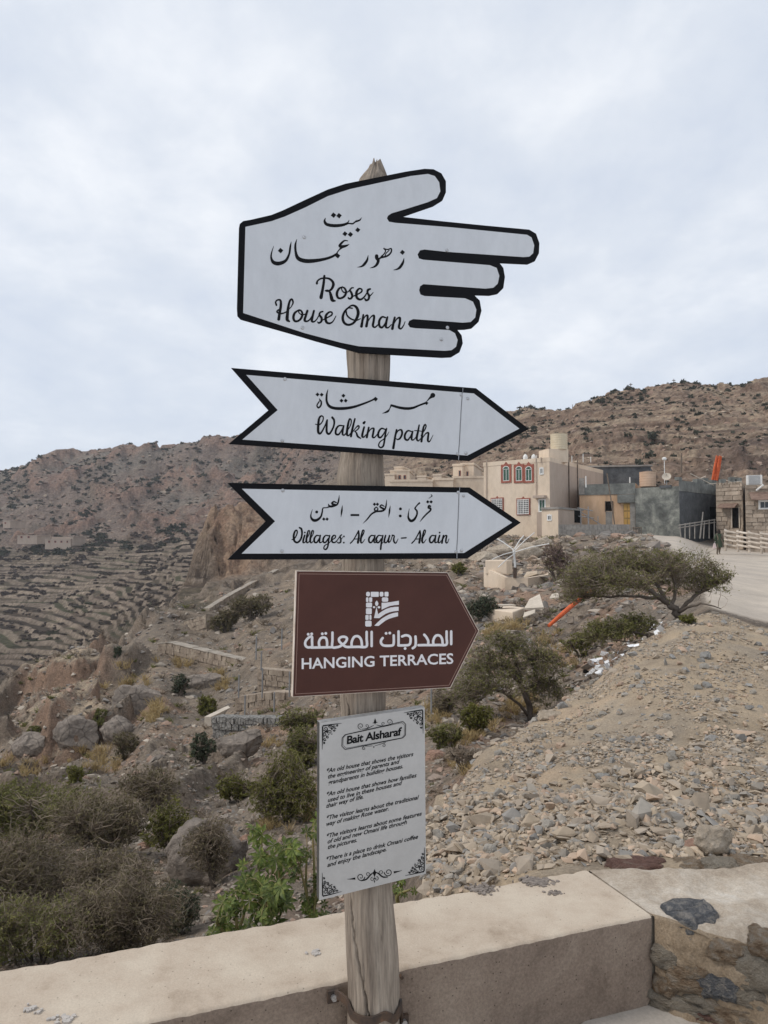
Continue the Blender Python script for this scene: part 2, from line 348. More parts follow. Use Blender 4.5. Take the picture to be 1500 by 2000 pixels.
# --- tint (the ground's own colour)
def C(*c): return np.array(c)[None, None, :]
def lay(base, m, c): return base*(1-m[..., None])+c*m[..., None]
n_big = fbm(GX/9, GY/9, 4, 101); n_mid = fbm(GX/2.2, GY/2.6, 4, 102); n_s = fbm(GX/.6, GY/.6, 3, 103)
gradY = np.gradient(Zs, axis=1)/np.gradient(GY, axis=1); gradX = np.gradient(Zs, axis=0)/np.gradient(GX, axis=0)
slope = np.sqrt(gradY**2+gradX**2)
T = np.ones(Z.shape+(3,))*C(.215, .185, .158)
T = lay(T, sstep(-.05, .2, n_big), C(.255, .213, .175))
T = lay(T, sstep(.0, .3, n_mid)*.7, C(.20, .175, .155))
T = lay(T, sstep(.12, .3, fbm(GX/4, GY/4, 3, 104))*.7*(GY < 40), C(.30, .205, .155))
T = lay(T, ocm*.85, C(.205, .178, .152))
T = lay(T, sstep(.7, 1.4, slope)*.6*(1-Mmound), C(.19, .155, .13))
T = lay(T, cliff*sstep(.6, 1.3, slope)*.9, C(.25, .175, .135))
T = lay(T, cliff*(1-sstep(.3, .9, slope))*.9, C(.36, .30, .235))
T = lay(T, np.clip(crag*1.6, 0, 1), C(.335, .25, .19))
T = lay(T, sstep(0, .25, fbm(GX/3, GY/3+Zs, 3, 105))*np.clip(crag*1.4, 0, 1)*.7, C(.25, .165, .125))
T = lay(T, hillR, C(.32, .25, .195))
T = lay(T, hillR*sstep(.0, .22, fbm(GX/12, GY/12, 4, 106))*.8, C(.37, .305, .235))
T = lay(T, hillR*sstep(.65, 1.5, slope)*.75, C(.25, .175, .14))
T = lay(T, hillR*sstep(1350, 1460, GP)*(1-sstep(95, 120, GY))*sstep(-.08, .15, fbm(GX/5+GY/9, Zs/3, 3, 107))*.85, C(.14, .108, .098))
band = sstep(.55, .85, np.sin((Zs+fbm(GX/60, GY/60, 2, 95)*4)*2.3+fbm(GX/9, GY/9, 3, 96)*1.1))*sstep(-.15, .08, fbm(GX/25, GY/25, 3, 97))
T = lay(T, hillR*band*.85*(GY > 80), C(.135, .10, .083))
T = lay(T, hillR*sstep(.6, .9, -np.sin((Zs+fbm(GX/60, GY/60, 2, 95)*4)*2.3))*sstep(-.1, .15, fbm(GX/30, GY/30, 3, 99))*.6*(GY > 80), C(.40, .335, .26))
T = lay(T, hillR*sstep(.05, .3, fbm(GX/5, GY/5, 3, 98))*.55, C(.23, .175, .145))
T = lay(T, hillL, C(.215, .178, .158))
T = lay(T, hillL*sstep(-.02, .2, fbm(GX/50, GY/50, 4, 108))*.7, C(.215, .20, .18))
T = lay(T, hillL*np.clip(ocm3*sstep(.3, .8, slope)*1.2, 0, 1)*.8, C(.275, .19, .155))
T = lay(T, hillL*sstep(.1, .3, fbm(GX/16, GY/16, 4, 109))*.5, C(.15, .135, .115))
tr = np.ones(T.shape)*C(.235, .205, .165)
tr = lay(tr, sstep(-.1, .15, fbm(GX/9, GY/16, 3, 110)), C(.19, .17, .135))
tr = lay(tr, sstep(.1, .25, fbm(GX/14+5, GY/20, 3, 111)), C(.20, .165, .14))
tr = lay(tr, sstep(.17, .3, fbm(GX/9+5, GY/12, 3, 112)), C(.15, .15, .11))
tr = lay(tr, (plot > .86)*.7, C(.165, .18, .12)); tr = lay(tr, (plot < .22)*.8, C(.135, .115, .105)); tr = tr*(.44+.16*((plot*7.3) % 1))[..., None]*C(1.02, 1, .98)
tr = lay(tr, riser*(.6+.4*((plot*3.7) % 1)), C(.29, .245, .205))
T = T*(1-tmask[..., None])+tr*tmask[..., None]
T = lay(T, Mmound, C(.36, .295, .225)); T = lay(T, Mmound*sstep(-.05, .3, fbm(GX/.9, GY/.9, 4, 113))*.7, C(.33, .285, .235))
T = lay(T, Mmound*sstep(.1, .3, fbm(GX/1.6+4, GY/1.6, 3, 114))*.6, C(.41, .32, .24))
T = lay(T, flat, C(.46, .415, .37))
T = T*(1-.06*(1-Mmound)*(1-flat))[..., None]*C(1.03, 1.0, .94)
T = T*(1+.14*n_mid[..., None]+.12*n_s[..., None])
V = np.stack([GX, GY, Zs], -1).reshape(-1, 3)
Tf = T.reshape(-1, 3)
ii, jj = np.meshgrid(np.arange(NX-1), np.arange(NY-1), indexing='ij')
a = ii*NY+jj; quads = np.stack([a, a+NY, a+NY+1, a+1], -1)
def face_mask(M): return (M[:-1, :-1]+M[1:, :-1]+M[:-1, 1:]+M[1:, 1:])/4
fm_mound = face_mask(Mmound) > .5; fm_road = (face_mask(Mroad) > .5) & ~fm_mound
fm_val = (face_mask(GY) > 98) & (face_mask(GY) <= 255) & (face_mask(GP) < 560) & ~fm_road
fm_mtn = (face_mask(GY) > 255) & (face_mask(GP) < 700)
fm_hill = (face_mask(GY) > 64) & ~fm_val & ~fm_mtn & (face_mask(GP) >= 560) & ~fm_road
fm_slope = ~(fm_mound | fm_road | fm_val | fm_mtn | fm_hill)
fm_spur = fm_slope & (face_mask(GY) > 66); fm_slope &= ~fm_spur
m_ground = mat('dry_ground', [(.3, (.66, .66, .67)), (.5, (1.0, .98, .96)), (.72, (1.34, 1.29, 1.22))], scale=1.3, rough=.95, bump=.9, bscale=5, coord='World', attr=True, fine=.55, fscale=13, bdist=.12, spec=.1)
m_far = mat('far_ground', [(.3, (.62, .60, .60)), (.5, (.98, .96, .96)), (.72, (1.30, 1.26, 1.2))], scale=.11, detail=14, rough=.95, bump=.9, bscale=.7, coord='World', attr=True, fine=.55, fscale=1.2, bdist=1.2, spec=.05, nrough=.75)
m_mound = mat('spoil_earth', [(.3, (.78, .78, .8)), (.5, (1.0, 1.0, 1.0)), (.72, (1.2, 1.16, 1.1))], scale=3, rough=.95, bump=.9, bscale=38, coord='World', attr=True, fine=.35, fscale=60, bdist=.02, spec=.1)
m_road = mat('dusty_road', [(.3, (.88, .88, .9)), (.7, (1.08, 1.07, 1.05))], scale=.6, rough=.95, bump=.4, bscale=8, coord='World', attr=True, fine=.12, fscale=9, bdist=.03, spec=.1)
def sub_mesh(name, fm, m, parent=None):
    q = quads[fm]; u, inv = np.unique(q, return_inverse=True)
    me = np_mesh(name, V[u], inv.reshape(q.shape), m, True, Tf[u]); return link(name, me, parent)
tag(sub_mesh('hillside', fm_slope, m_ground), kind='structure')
m_spur = mat('spur_rock', [(.3, (.55, .53, .52)), (.48, (.98, .96, .96)), (.7, (1.32, 1.27, 1.2))], scale=.35, detail=14, rough=.95, bump=1., bscale=1.6, coord='World', attr=True, fine=.5, fscale=3, bdist=.6, spec=.05, nrough=.75)
tag(sub_mesh('rocky_spur', fm_spur, m_spur), kind='structure')
tag(sub_mesh('dirt_road', fm_road, m_road), kind='structure')
tag(sub_mesh('terraced_valley', fm_val, m_far), kind='structure')
tag(sub_mesh('mountain', fm_mtn, m_far), kind='structure')
tag(sub_mesh('rocky_hill', fm_hill, m_far), kind='structure')
heap = thing('rubble_heap', 'big heap of broken stone and beige earth behind the concrete parapet', 'rubble heap', (0, 0, 0))
sub_mesh('earth_slope', fm_mound, m_mound, heap)
# wide plain so the land reaches the horizon under and beyond the hills
pl = MB(); pl.add([(-2200, 2, -60), (2200, 2, -60), (2200, 2500, -60), (-2200, 2500, -60)], [(0, 1, 2, 3)])
tag(pl.build('valley_floor', m_far), kind='structure')
me = bpy.data.objects['valley_floor'].data; ca = me.color_attributes.new('tint', 'FLOAT_COLOR', 'POINT'); ca.data.foreach_set('color', [.24, .2, .17, 1]*4)
def ground(px, Y):
    """height of the built ground at a bearing and distance"""
    i = float(np.interp(px, px_a, np.arange(NX))); j = float(np.interp(math.log(Y), LY, np.arange(NY)))
    i0, j0 = min(int(i), NX-2), min(int(j), NY-2); a, b = i-i0, j-j0
    return float(Zs[i0, j0]*(1-a)*(1-b)+Zs[i0+1, j0]*a*(1-b)+Zs[i0, j0+1]*(1-a)*b+Zs[i0+1, j0+1]*a*b)
def gp(px, Y, dz=0.):
    return Vector(((px-750)/F/math.cos(PITCH)*Y, Y, ground(px, Y)+dz))
def px_of(x, Y): return 750+x/Y*F*math.cos(PITCH)
def gxy(x, Y, dz=0.): return Vector((x, Y, ground(px_of(x, Y), Y)+dz))
def seen(px, py, Ymin=3, Ymax=460):
    """first ground point that the photograph shows at a pixel"""
    k = ray(px, py)[1]; col = np.array([ground(px, y) for y in ()])
    i = int(round(float(np.interp(px, px_a, np.arange(NX))))); zl = Zs[i]; hit = np.where((zl >= CAMZ+k*Y_a) & (Y_a > Ymin) & (Y_a < Ymax))[0]
    Y = float(Y_a[hit[0]]) if len(hit) else Ymax
    return gp(px, Y)
# ================================================================== SIGN POST
m_pole = mat('weathered_wood', [(.28, (.12, .092, .072)), (.45, (.25, .205, .165)), (.6, (.35, .295, .24)), (.75, (.44, .385, .325))], scale=9, detail=12, rough=.9, bump=.55, bscale=60, stretch=(2.2, 2.2, .16), fine=.35, fscale=70, bdist=.004, spec=.15, nrough=.7)
m_black = mat('black_film', (.0045, .0045, .006), rough=.5, spec=.12)
m_face = mat('white_sign_film', [(.3, (.585, .595, .615)), (.7, (.64, .65, .665))], scale=3, rough=.4, spec=.35, fine=.07, fscale=14, detail=14, nrough=.7, stretch=(1.6, 1.6, .7))
m_seam = mat('seam_edge', (.40, .41, .43), rough=.6)
m_screw = mat('screw_steel', [(.3, (.35, .35, .36)), (.7, (.6, .6, .6))], scale=200, rough=.35, metal=.8)
m_brown = mat('brown_sign_film', [(.3, (.070, .027, .020)), (.7, (.092, .036, .027))], scale=5, rough=.45, spec=.2, fine=.06, fscale=25)
m_letter = mat('white_lettering', [(.3, (.72, .69, .70)), (.7, (.82, .80, .80))], scale=30, rough=.5)
m_rim = mat('sign_rim_raw', [(.3, (.50, .40, .32)), (.7, (.68, .60, .52))], scale=30, rough=.7)
m_board = mat('grey_printed_board', [(.3, (.46, .445, .425)), (.7, (.54, .525, .505))], scale=4, rough=.5, spec=.3, fine=.05, fscale=60)
m_boardside = mat('board_side_dark', [(.3, (.045, .045, .042)), (.7, (.09, .085, .08))], scale=40, rough=.6)
m_boardtop = mat('board_top_edge', [(.3, (.25, .24, .23)), (.7, (.42, .41, .39))], scale=60, rough=.6)
m_black2 = mat('black_print', (.006, .006, .007), rough=.5, spec=.12)
m_iron = mat('rusty_iron_band', [(.35, (.05, .04, .035)), (.6, (.10, .065, .045)), (.7, (.21, .10, .055))], scale=30, rough=.7, bump=.4, bscale=200, bdist=.002)

POLE_Y = 2.04
prof = [(318,733,7),(324,733,12),(332,733,19),(345,730,27),(370,727,31),(420,725,34),(500,723,37),(600,721,40),(690,719.5,43),(745,719.5,40.5),(800,714,41),(850,709,41),(890,708,41),(925,704,45),(945,705,45),(990,708,42),(1050,710,40),(1095,710,40),(1150,709,41),(1250,708,42),(1357,707.5,42.5),(1395,709,41.5),(1500,713,43),(1620,716,45),(1740,719,46.5),(1850,726.5,48.5),(1930,730.5,47.8),(2000,729.5,49.5),(2080,729,51),(2130,729,52)]
NR, NA = 760, 150
pyv = np.linspace(318, 2128, NR); cxv = np.interp(pyv, [p[0] for p in prof], [p[1] for p in prof]); rv = np.interp(pyv, [p[0] for p in prof], [p[2] for p in prof])
kk = np.ones(15)/15
cxv = np.convolve(np.pad(cxv, 7, mode='edge'), kk, mode='valid'); rv = np.convolve(np.pad(rv, 7, mode='edge'), kk, mode='valid')
Vp = np.zeros((NR, NA, 3)); th = np.linspace(0, 2*np.pi, NA, endpoint=False)
crack_main = [(1740, 688), (1790, 692), (1850, 700), (1880, 706), (1930, 716), (1985, 728), (2040, 734)]
crack_up = [(1360, 677), (1372, 683), (1385, 684), (1400, 684), (1450, 684)]
for r in range(NR):
    c = at(cxv[r], pyv[r], POLE_Y); rad = rv[r]*POLE_Y/F
    ang = th; z = c.z
    # grain: long narrow furrows
    g = vnoise(np.cos(ang)*9+np.sin(ang)*2, np.sin(ang)*9+z*1.3, 5)*.0011 + vnoise(ang*16, np.full(NA, z*2.2), 6)*.0009+vnoise(ang*5, np.full(NA, z*3.5), 8)*.0022
    lump = vnoise(np.cos(ang)*1.1+5, np.sin(ang)*1.1+z*4, 7)*.0045
    rr = rad+g+lump
    for path, wd, dp in ((crack_main, .05, .020), (crack_up, .05, .015)):
        if path[0][0]-10 < pyv[r] < path[-1][0]+10:
            cxp = np.interp(pyv[r], [p[0] for p in path], [p[1] for p in path]); s = np.clip((cxp-cxv[r])/rv[r], -.98, .98)
            a0 = -math.pi/2+math.asin(s); a0 += .02*math.sin(pyv[r]*.21)
            d = np.abs((ang-a0+np.pi) % (2*np.pi)-np.pi); ends = sstep(0, 25, pyv[r]-path[0][0]+10)*sstep(0, 25, path[-1][0]+10-pyv[r])
            rr = rr-dp*np.exp(-(d/(wd*.6))**2)*ends
    for k, (cp0, cp1, ca) in enumerate(((690, 760, -1.2), (885, 950, -1.45), (1740, 1830, -1.15), (1850, 2000, -1.9), (1095, 1115, -1.5), (1380, 1400, -1.25), (1900, 2060, -.8))):
        if cp0 < pyv[r] < cp1:
            a0 = ca+.03*math.sin(pyv[r]*.1+k)+.0006*(pyv[r]-cp0); d = np.abs((ang-a0+np.pi) % (2*np.pi)-np.pi)
            rr = rr-.004*np.exp(-(d/.025)**2)*sstep(0, 15, pyv[r]-cp0)*sstep(0, 15, cp1-pyv[r])
    if pyv[r] < 352:       # splintered tip
        rr = rr*(1-.35*sstep(352, 318, pyv[r])*(vnoise(ang*2.5, np.full(NA, 1.), 9)+.5))+vnoise(ang*6, np.full(NA, z*30), 10)*.003
    Vp[r, :, 0] = c.x+np.cos(ang)*rr; Vp[r, :, 1] = POLE_Y+np.sin(ang)*rr
    Vp[r, :, 2] = z + (vnoise(np.cos(ang)*2.6, np.sin(ang)*2.6, 12)*.02+vnoise(np.cos(ang)*6, np.sin(ang)*6, 13)*.008)*float(sstep(360, 318, pyv[r]))
i_, j_ = np.meshgrid(np.arange(NR-1), np.arange(NA), indexing='ij'); jn = (j_+1) % NA
Fq = np.stack([i_*NA+j_, (i_+1)*NA+j_, (i_+1)*NA+jn, i_*NA+jn], -1).reshape(-1, 4)
Vp2 = np.concatenate([Vp.reshape(-1, 3), Vp[0].mean(0)[None]+[0, 0, .002]])
tipf = np.array([[NR*NA, j, (j+1) % NA] for j in range(NA)])
base_pole = Vector((at(729, 2128, POLE_Y).x, POLE_Y, 0.0))
post = thing('sign_post', 'weathered round wooden post with a splintered tip, strapped to the concrete parapet', 'post', base_pole)
link('trunk', np_mesh('trunk', Vp2-np.array(base_pole)[None], [Fq, tipf], m_pole, True), post)
# knot and stains are grain in the wood; the iron strap goes round the post and is bolted to the wall
YAW = R(18); U = Vector((math.cos(YAW), math.sin(YAW), 0)); NRM = Vector((math.sin(YAW), -math.cos(YAW), 0))
class Plane:
    def __init__(s, p0, u=U, n=NRM): s.p = Vector(p0); s.u = u; s.n = n
    def hit(s, px, py, off=0.):
        rx, rz = ray(px, py); d = Vector((rx, 1, rz)); o = Vector((0, 0, CAMZ)); pp = s.p+s.n*off
        t = (pp-o).dot(s.n)/d.dot(s.n); return o+d*t
def panel(pl, pts, off, thick, name, m, parent, side_m=None):
    """solid plate with the traced outline on the sign's plane"""
    me = bpy.data.meshes.new(name); O = ORI[parent.name]; n = len(pts)
    fr = [pl.hit(x, y, off)-O for x, y in pts]; bk = [p-pl.n*thick for p in fr]
    me.from_pydata([tuple(p) for p in fr+bk], [], [tuple(range(n)), tuple(reversed(range(n, 2*n)))]+[(i, i+n, (i+1) % n+n, (i+1) % n) for i in range(n)])
    me.materials.append(m)
    if side_m: me.materials.append(side_m); [setattr(p, 'material_index', 1) for p in me.polygons[1:]]
    return link(name, me, parent)
def crom(P, n=6):
    P = [np.array(p, float) for p in P]; Q = [2*P[0]-P[1]]+P+[2*P[-1]-P[-2]]; out = []
    for i in range(1, len(Q)-2):
        for k in range(n):
            t = k/n; a, b, c, d = Q[i-1], Q[i], Q[i+1], Q[i+2]
            out.append(.5*((2*b)+(-a+c)*t+(2*a-5*b+4*c-d)*t*t+(-a+3*b-3*c+d)*t**3))
    out.append(Q[-2]); return out
class Print:
    """flat print: brush strokes and shapes traced in a crop of the photograph and laid on a sign's plane"""
    def __init__(s, pl, ox, oy, sc, off): s.pl = pl; s.o = (ox, oy); s.sc = sc; s.off = off; s.v = []; s.f = []; s.k = 0
    def P(s, x, y): return s.pl.hit(s.o[0]+x*s.sc, s.o[1]+y*s.sc, s.off+.00003*(s.k % 12))
    def poly(s, pts):
        s.k += 1; b = len(s.v); s.v += [s.P(x, y) for x, y in pts]; s.f.append(tuple(range(b, b+len(pts))))
    def diamond(s, x, y, r=24): s.poly([(x-r, y+r*.1), (x+r*.1, y+r), (x+r, y-r*.1), (x-r*.1, y-r)])
    def disc(s, x, y, r, sy=1.): s.poly([(x+r*math.cos(a*math.pi/7), y+r*sy*math.sin(a*math.pi/7)) for a in range(14)])
    def stroke(s, pts, n=6, gain=1.0, cap=True):
        q = crom(pts, n) if len(pts) > 2 else [np.array(p, float) for p in pts]
        L = []; Rr = []
        for i, p in enumerate(q):
            t = q[min(i+1, len(q)-1)][:2]-q[max(i-1, 0)][:2]; t = t/(np.hypot(*t)+1e-9); nn = np.array([-t[1], t[0]]); w2 = max(p[2], 1.5)*gain/2
            L.append(p[:2]+nn*w2); Rr.append(p[:2]-nn*w2)
        s.k += 1; b = len(s.v)
        for l, r in zip(L, Rr): s.v += [s.P(*l), s.P(*r)]
        for i in range(len(q)-1): s.f.append((b+2*i, b+2*i+1, b+2*i+3, b+2*i+2))
        if cap:
            for p in (q[0], q[-1]):
                if p[2] > 5: s.disc(p[0], p[1], max(p[2], 1.5)*gain/2*.97)
    def build(s, name, m, parent):
        O = ORI[parent.name]; me = bpy.data.meshes.new(name); me.from_pydata([tuple(p-O) for p in s.v], [], s.f); me.materials.append(m); return link(name, me, parent)
def text_mesh(body, bold=0., shear=0., space=1.0):
    cu = bpy.data.curves.new('t', 'FONT'); cu.body = body; cu.offset = bold; cu.shear = shear; cu.space_character = space; cu.resolution_u = 3; cu.fill_mode = 'FRONT'
    o = bpy.data.objects.new('t', cu); COL.objects.link(o); dg = bpy.context.evaluated_depsgraph_get(); dg.update()
    me = bpy.data.meshes.new_from_object(o.evaluated_get(dg)); bpy.data.objects.remove(o); bpy.data.curves.remove(cu)
    v = [tuple(x.co) for x in me.vertices]; f = [tuple(p.vertices) for p in me.polygons]; bpy.data.meshes.remove(me); return v, f
def text_on(pr, body, p0, p1, cap, bold=.0, shear=0., updir=None, cap1=None, space=1.0):
    """one line of print from p0 to p1 (crop coordinates of the baseline ends)"""
    v, f = text_mesh(body, bold, shear, space); xs = [q[0] for q in v]; x0, x1 = min(xs), max(xs); cap1 = cap1 or cap
    d = np.array(p1, float)-np.array(p0, float); b = len(pr.v)
    for x, y, _ in v:
        s = (x-x0)/(x1-x0); cp = cap*(1-s)+cap1*s; h = y/.70*cp
        pr.v.append(pr.pl.hit(pr.o[0]+(p0[0]+d[0]*s+(updir or 0)*h)*pr.sc, pr.o[1]+(p0[1]+d[1]*s-h)*pr.sc, pr.off))
    pr.f += [tuple(i+b for i in q) for q in f]
def screws(pl, pts, off, parent, r=.0035):
    O = ORI[parent.name]
    for x, y in pts:
        c = pl.hit(x, y, off); mb = MB(); a = pl.u; bb = Vector((0, 0, 1)); prof_ = [(r*1.5, 0), (r*1.5, .0008), (r*.9, .0022), (r*.35, .0024), (r*.3, .0012)]; n = 10
        for rr_, h in prof_:
            for k in range(n): t = 2*math.pi*k/n; mb.v.append(tuple(c+a*math.cos(t)*rr_+bb*math.sin(t)*rr_+pl.n*h))
        for i in range(len(prof_)-1):
            for k in range(n): mb.f.append((i*n+k, i*n+(k+1) % n, (i+1)*n+(k+1) % n, (i+1)*n+k))
        mb.f.append(tuple((len(prof_)-1)*n+k for k in range(n))); mb.build('screw', m_screw, parent)
def tr(pts, ox, oy, s): return [(ox+x*s, oy+y*s) for x, y in pts]
def plane_at(px, py, back=.072):
    c = at(px, py, POLE_Y); return Plane(Vector((c.x, c.y, c.z))+NRM*back)

# ---- hand-shaped sign
pl1 = plane_at(722, 500, .075)
hand = thing('hand_sign', 'white hand-shaped sign with black outline reading Roses House Oman, topmost on the post', 'sign', pl1.hit(722, 690))
out_ = [(110,335),(125,322),(160,316),(250,295),(300,275),(400,228),(500,182),(580,156),(700,132),(850,102),(930,90),(970,92),(1005,110),(1025,145),(1025,195),(1010,230),(970,255),(830,303),(1000,322),(1200,342),(1395,360),(1425,378),(1440,420),(1438,465),(1420,500),(1390,513),(1262,507),(1280,530),(1287,570),(1280,620),(1255,645),(1220,652),(1150,650),(1175,675),(1183,720),(1170,770),(1140,798),(1110,803),(1075,804),(1095,830),(1100,865),(1085,905),(1050,926),(1010,928),(780,915),(640,907),(590,893),(450,855),(350,825),(115,758),(100,742),(98,710),(103,500),(107,350)]
inn_ = [(135,348),(250,323),(310,302),(400,262),(500,212),(600,180),(730,152),(870,122),(945,113),(975,122),(995,150),(1000,190),(985,220),(945,238),(850,268),(785,287),(768,298),(763,310),(772,325),(800,330),(1050,350),(1385,383),(1405,395),(1417,430),(1412,465),(1395,480),(1370,482),(1020,458),(930,448),(910,452),(899,470),(905,488),(925,494),(1220,518),(1250,530),(1262,565),(1255,600),(1235,618),(1200,622),(925,602),(910,612),(906,630),(912,648),(930,655),(1110,665),(1145,680),(1160,715),(1155,750),(1135,770),(1100,773),(880,757),(862,765),(856,780),(865,794),(890,798),(1040,806),(1065,820),(1077,850),(1070,880),(1050,895),(1020,898),(790,886),(640,878),(560,862),(400,820),(125,730)]
panel(pl1, tr(out_, 420, 290, .44), 0, .006, 'backing', m_black, hand)
panel(pl1, tr(inn_, 420, 290, .44), .0006, .0009, 'face', m_face, hand)
pr = Print(pl1, 520, 400, .2, .0008)
S = pr.stroke
S([(578,130,6),(570,160,22),(590,190,30),(650,203,32),(720,201,30),(775,188,24),(803,165,10),(808,146,4)])
S([(775,190,22),(805,182,14),(845,184,16),(868,165,10),(880,148,4)]); S([(858,172,12),(890,158,18),(915,148,14),(932,123,3)])
for x, y, r in ((657,101,27),(711,106,27),(894,245,25),(769,283,25),(822,289,26)): pr.diamond(x, y, r)
S([(796,352,8),(765,350,15),(735,374,22),(716,402,24),(745,408,30),(785,398,20),(812,384,3)])
S([(745,410,26),(712,440,12),(690,470,12)]); pr.diamond(698, 498, 26)
S([(690,478,20),(640,507,24),(560,532,28),(450,548,38),(370,546,40),(310,520,36),(288,460,24),(285,390,20),(299,335,3)])
S([(244,360,4),(235,410,18),(224,480,20),(190,545,28),(125,573,38),(72,562,34),(49,520,20),(52,470,13),(73,402,3)])
pr.diamond(140, 447, 27); pr.diamond(1330, 464, 25)
S([(1346,520,4),(1335,565,22),(1308,608,26),(1280,628,16),(1242,637,3)])
S([(1150,425,12),(1165,450,12),(1150,480,12),(1125,505,16)]); S([(1148,428,12),(1185,436,12),(1220,428,14),(1218,465,16),(1180,500,18),(1120,515,20)]); S([(1200,445,10),(1170,475,10),(1160,500,10)])
S([(1125,512,18),(1100,528,18)]); S([(1078,500,36),(1080,520,34),(1094,545,30),(1082,580,26),(1055,605,18),(1012,618,3)])
S([(996,492,4),(985,540,22),(958,580,26),(930,602,16),(888,610,3)])
pr.build('lettering', m_black2, hand)
pr = Print(pl1, 520, 530, .2, .0008); S = lambda p: pr.stroke(p, gain=1.16)
for p in ([(568,45,20),(560,120,22),(548,190,24),(535,255,30)], [(495,118,20),(500,95,14),(530,72,14),(570,66,14),(615,72,18),(648,100,22),(655,135,24),(635,175,20),(600,195,12),(575,190,8)], [(575,188,8),(600,184,12),(620,200,18),(632,235,26),(645,280,28),(672,288,14)],
          [(745,152,12),(710,170,18),(690,215,22),(700,255,20),(730,262,18),(765,240,20),(780,200,18),(765,165,16),(742,155,10),(738,180,10),(760,205,12),(800,200,10)],
          [(800,200,10),(830,165,12),(850,160,12)], [(835,160,12),(818,182,16),(832,210,20),(840,240,20),(828,264,18),(808,266,16),(800,254,10)],
          [(845,245,10),(890,225,12),(930,200,14),(932,175,14),(905,170,16),(882,205,22),(885,255,22),(918,275,18),(955,252,14),(990,200,10),(1010,172,12)],
          [(1015,172,16),(992,182,18),(990,210,18),(1005,240,20),(998,272,18),(975,282,18),(963,266,12)], [(1005,245,12),(1025,228,10),(1045,205,6)],
          [(100,330,16),(92,300,14),(110,280,14),(138,283,18),(143,330,22),(132,400,24),(122,468,26)], [(245,345,8),(262,305,14),(250,272,16),(230,290,18),(215,350,22),(207,420,26),(205,470,28),(225,488,16)], [(118,375,12),(105,395,14),(140,412,14),(190,398,10),(245,345,8)],
          [(322,375,12),(280,405,20),(265,450,22),(280,485,20),(315,482,18),(345,450,20),(352,405,18),(330,378,14),(318,400,10),(350,425,10),(385,415,10)],
          [(402,385,20),(388,430,20),(375,475,22),(395,488,16),(425,470,12),(455,420,10),(466,390,14)], [(466,385,18),(455,430,20),(445,480,22),(465,492,14),(495,465,10),(530,400,10)],
          [(552,392,14),(528,400,14),(520,425,18),(540,455,20),(538,488,18),(515,503,16),(502,495,10)], [(545,478,10),(600,450,12),(640,425,14),(640,400,14),(612,400,16),(582,435,22),(585,490,22),(615,508,18),(650,490,12),(682,435,7)],
          [(765,400,16),(800,355,12),(842,332,16),(880,350,22),(898,400,26),(885,455,24),(850,505,20),(800,522,20),(760,500,22),(747,450,22),(765,395,18),(800,358,14),(840,360,12)], [(780,385,12),(790,430,14),(830,465,14),(880,478,12),(920,462,8)],
          [(948,425,16),(940,480,20),(930,538,24)], [(938,500,8),(962,445,10),(988,430,18),(988,480,20),(978,535,24)], [(988,500,8),(1020,448,10),(1052,432,18),(1050,480,20),(1042,530,20),(1062,546,14),(1092,520,10)],
          [(1168,452,12),(1132,445,16),(1105,480,20),(1105,530,20),(1130,548,18),(1160,512,12),(1175,465,12)], [(1185,445,14),(1172,500,20),(1168,540,20),(1190,550,12),(1222,520,8)],
          [(1255,450,18),(1243,500,20),(1232,560,24)], [(1243,520,8),(1275,465,12),(1305,455,20),(1303,505,20),(1296,545,20),(1315,560,14),(1340,530,10),(1357,488,5)]): S(p)
pr.build('lettering', m_black2, hand)
screws(pl1, [(594,463),(591,640),(873,489),(862,663),(874,640)], .0006, hand)

# ---- two white arrow signs
def arrow(name_label, o_pts, i_pts, seam, scr, back, anchor):
    pl_ = plane_at(712, anchor, back); t = thing('arrow_sign', name_label, 'sign', pl_.hit(712, anchor), 'white arrow signs on the post')
    k = lambda p: (420+p[0]*.42667, 690+p[1]*.42667)
    panel(pl_, [k(p) for p in o_pts], 0, .005, 'backing', m_black, t); panel(pl_, [k(p) for p in i_pts], .0006, .0009, 'face', m_face, t)
    p = Print(pl_, 420, 690, .42667, .0012); (ax, ay), (bx, by) = seam
    n = 14; jt = [(ax+(bx-ax)*i/n+random.uniform(-.6, .6), ay+(by-ay)*i/n, random.uniform(1.6, 3.4)) for i in range(n+1)]
    p.stroke(jt, n=2, cap=False); p.build('seam', m_seam, t)
    p = Print(pl_, 420, 690, .42667, .0011); p.stroke([(x-2.2, y, 1.5) for x, y, _ in jt], n=1, cap=False); p.build('seam_gap', m_black2, t)
    screws(pl_, [k(p) for p in scr], .0008, t, .0032); return t, pl_
ar1, pl2 = arrow('white arrow sign with swallow-tail end reading Walking path, under the hand-shaped sign',
    [(75,67),(640,114),(1195,160),(1437,347),(1165,493),(640,455),(62,415),(245,260)], [(143,99),(640,140),(1185,184),(1393,345),(1155,468),(640,431),(125,395),(287,260)],
    ((1135,158),(1115,488)), [(320,118),(308,400),(1127,190),(1157,207),(1110,460),(1148,457)], .074, 815)
ar2, pl3 = arrow('white arrow sign listing the villages Al aqur and Al ain, above the brown sign',
    [(57,593),(640,605),(1165,614),(1400,775),(1155,940),(640,943),(57,945),(232,769)], [(123,620),(640,630),(1155,638),(1360,775),(1140,914),(640,916),(122,917),(275,769)],
    ((1120,612),(1107,940)), [(310,628),(306,905),(1113,637),(1137,652),(1103,908),(1128,903)], .076, 1020)
pr = Print(pl2, 600, 755, .18, .0008); S = pr.stroke
for x, y in ((112,86),(157,88),(393,99),(372,153),(418,153)): pr.diamond(x, y, 22)
S([(132,134,10),(152,165,18),(148,205,18),(122,230,18),(106,205,14),(125,170,14),(136,152,8)])
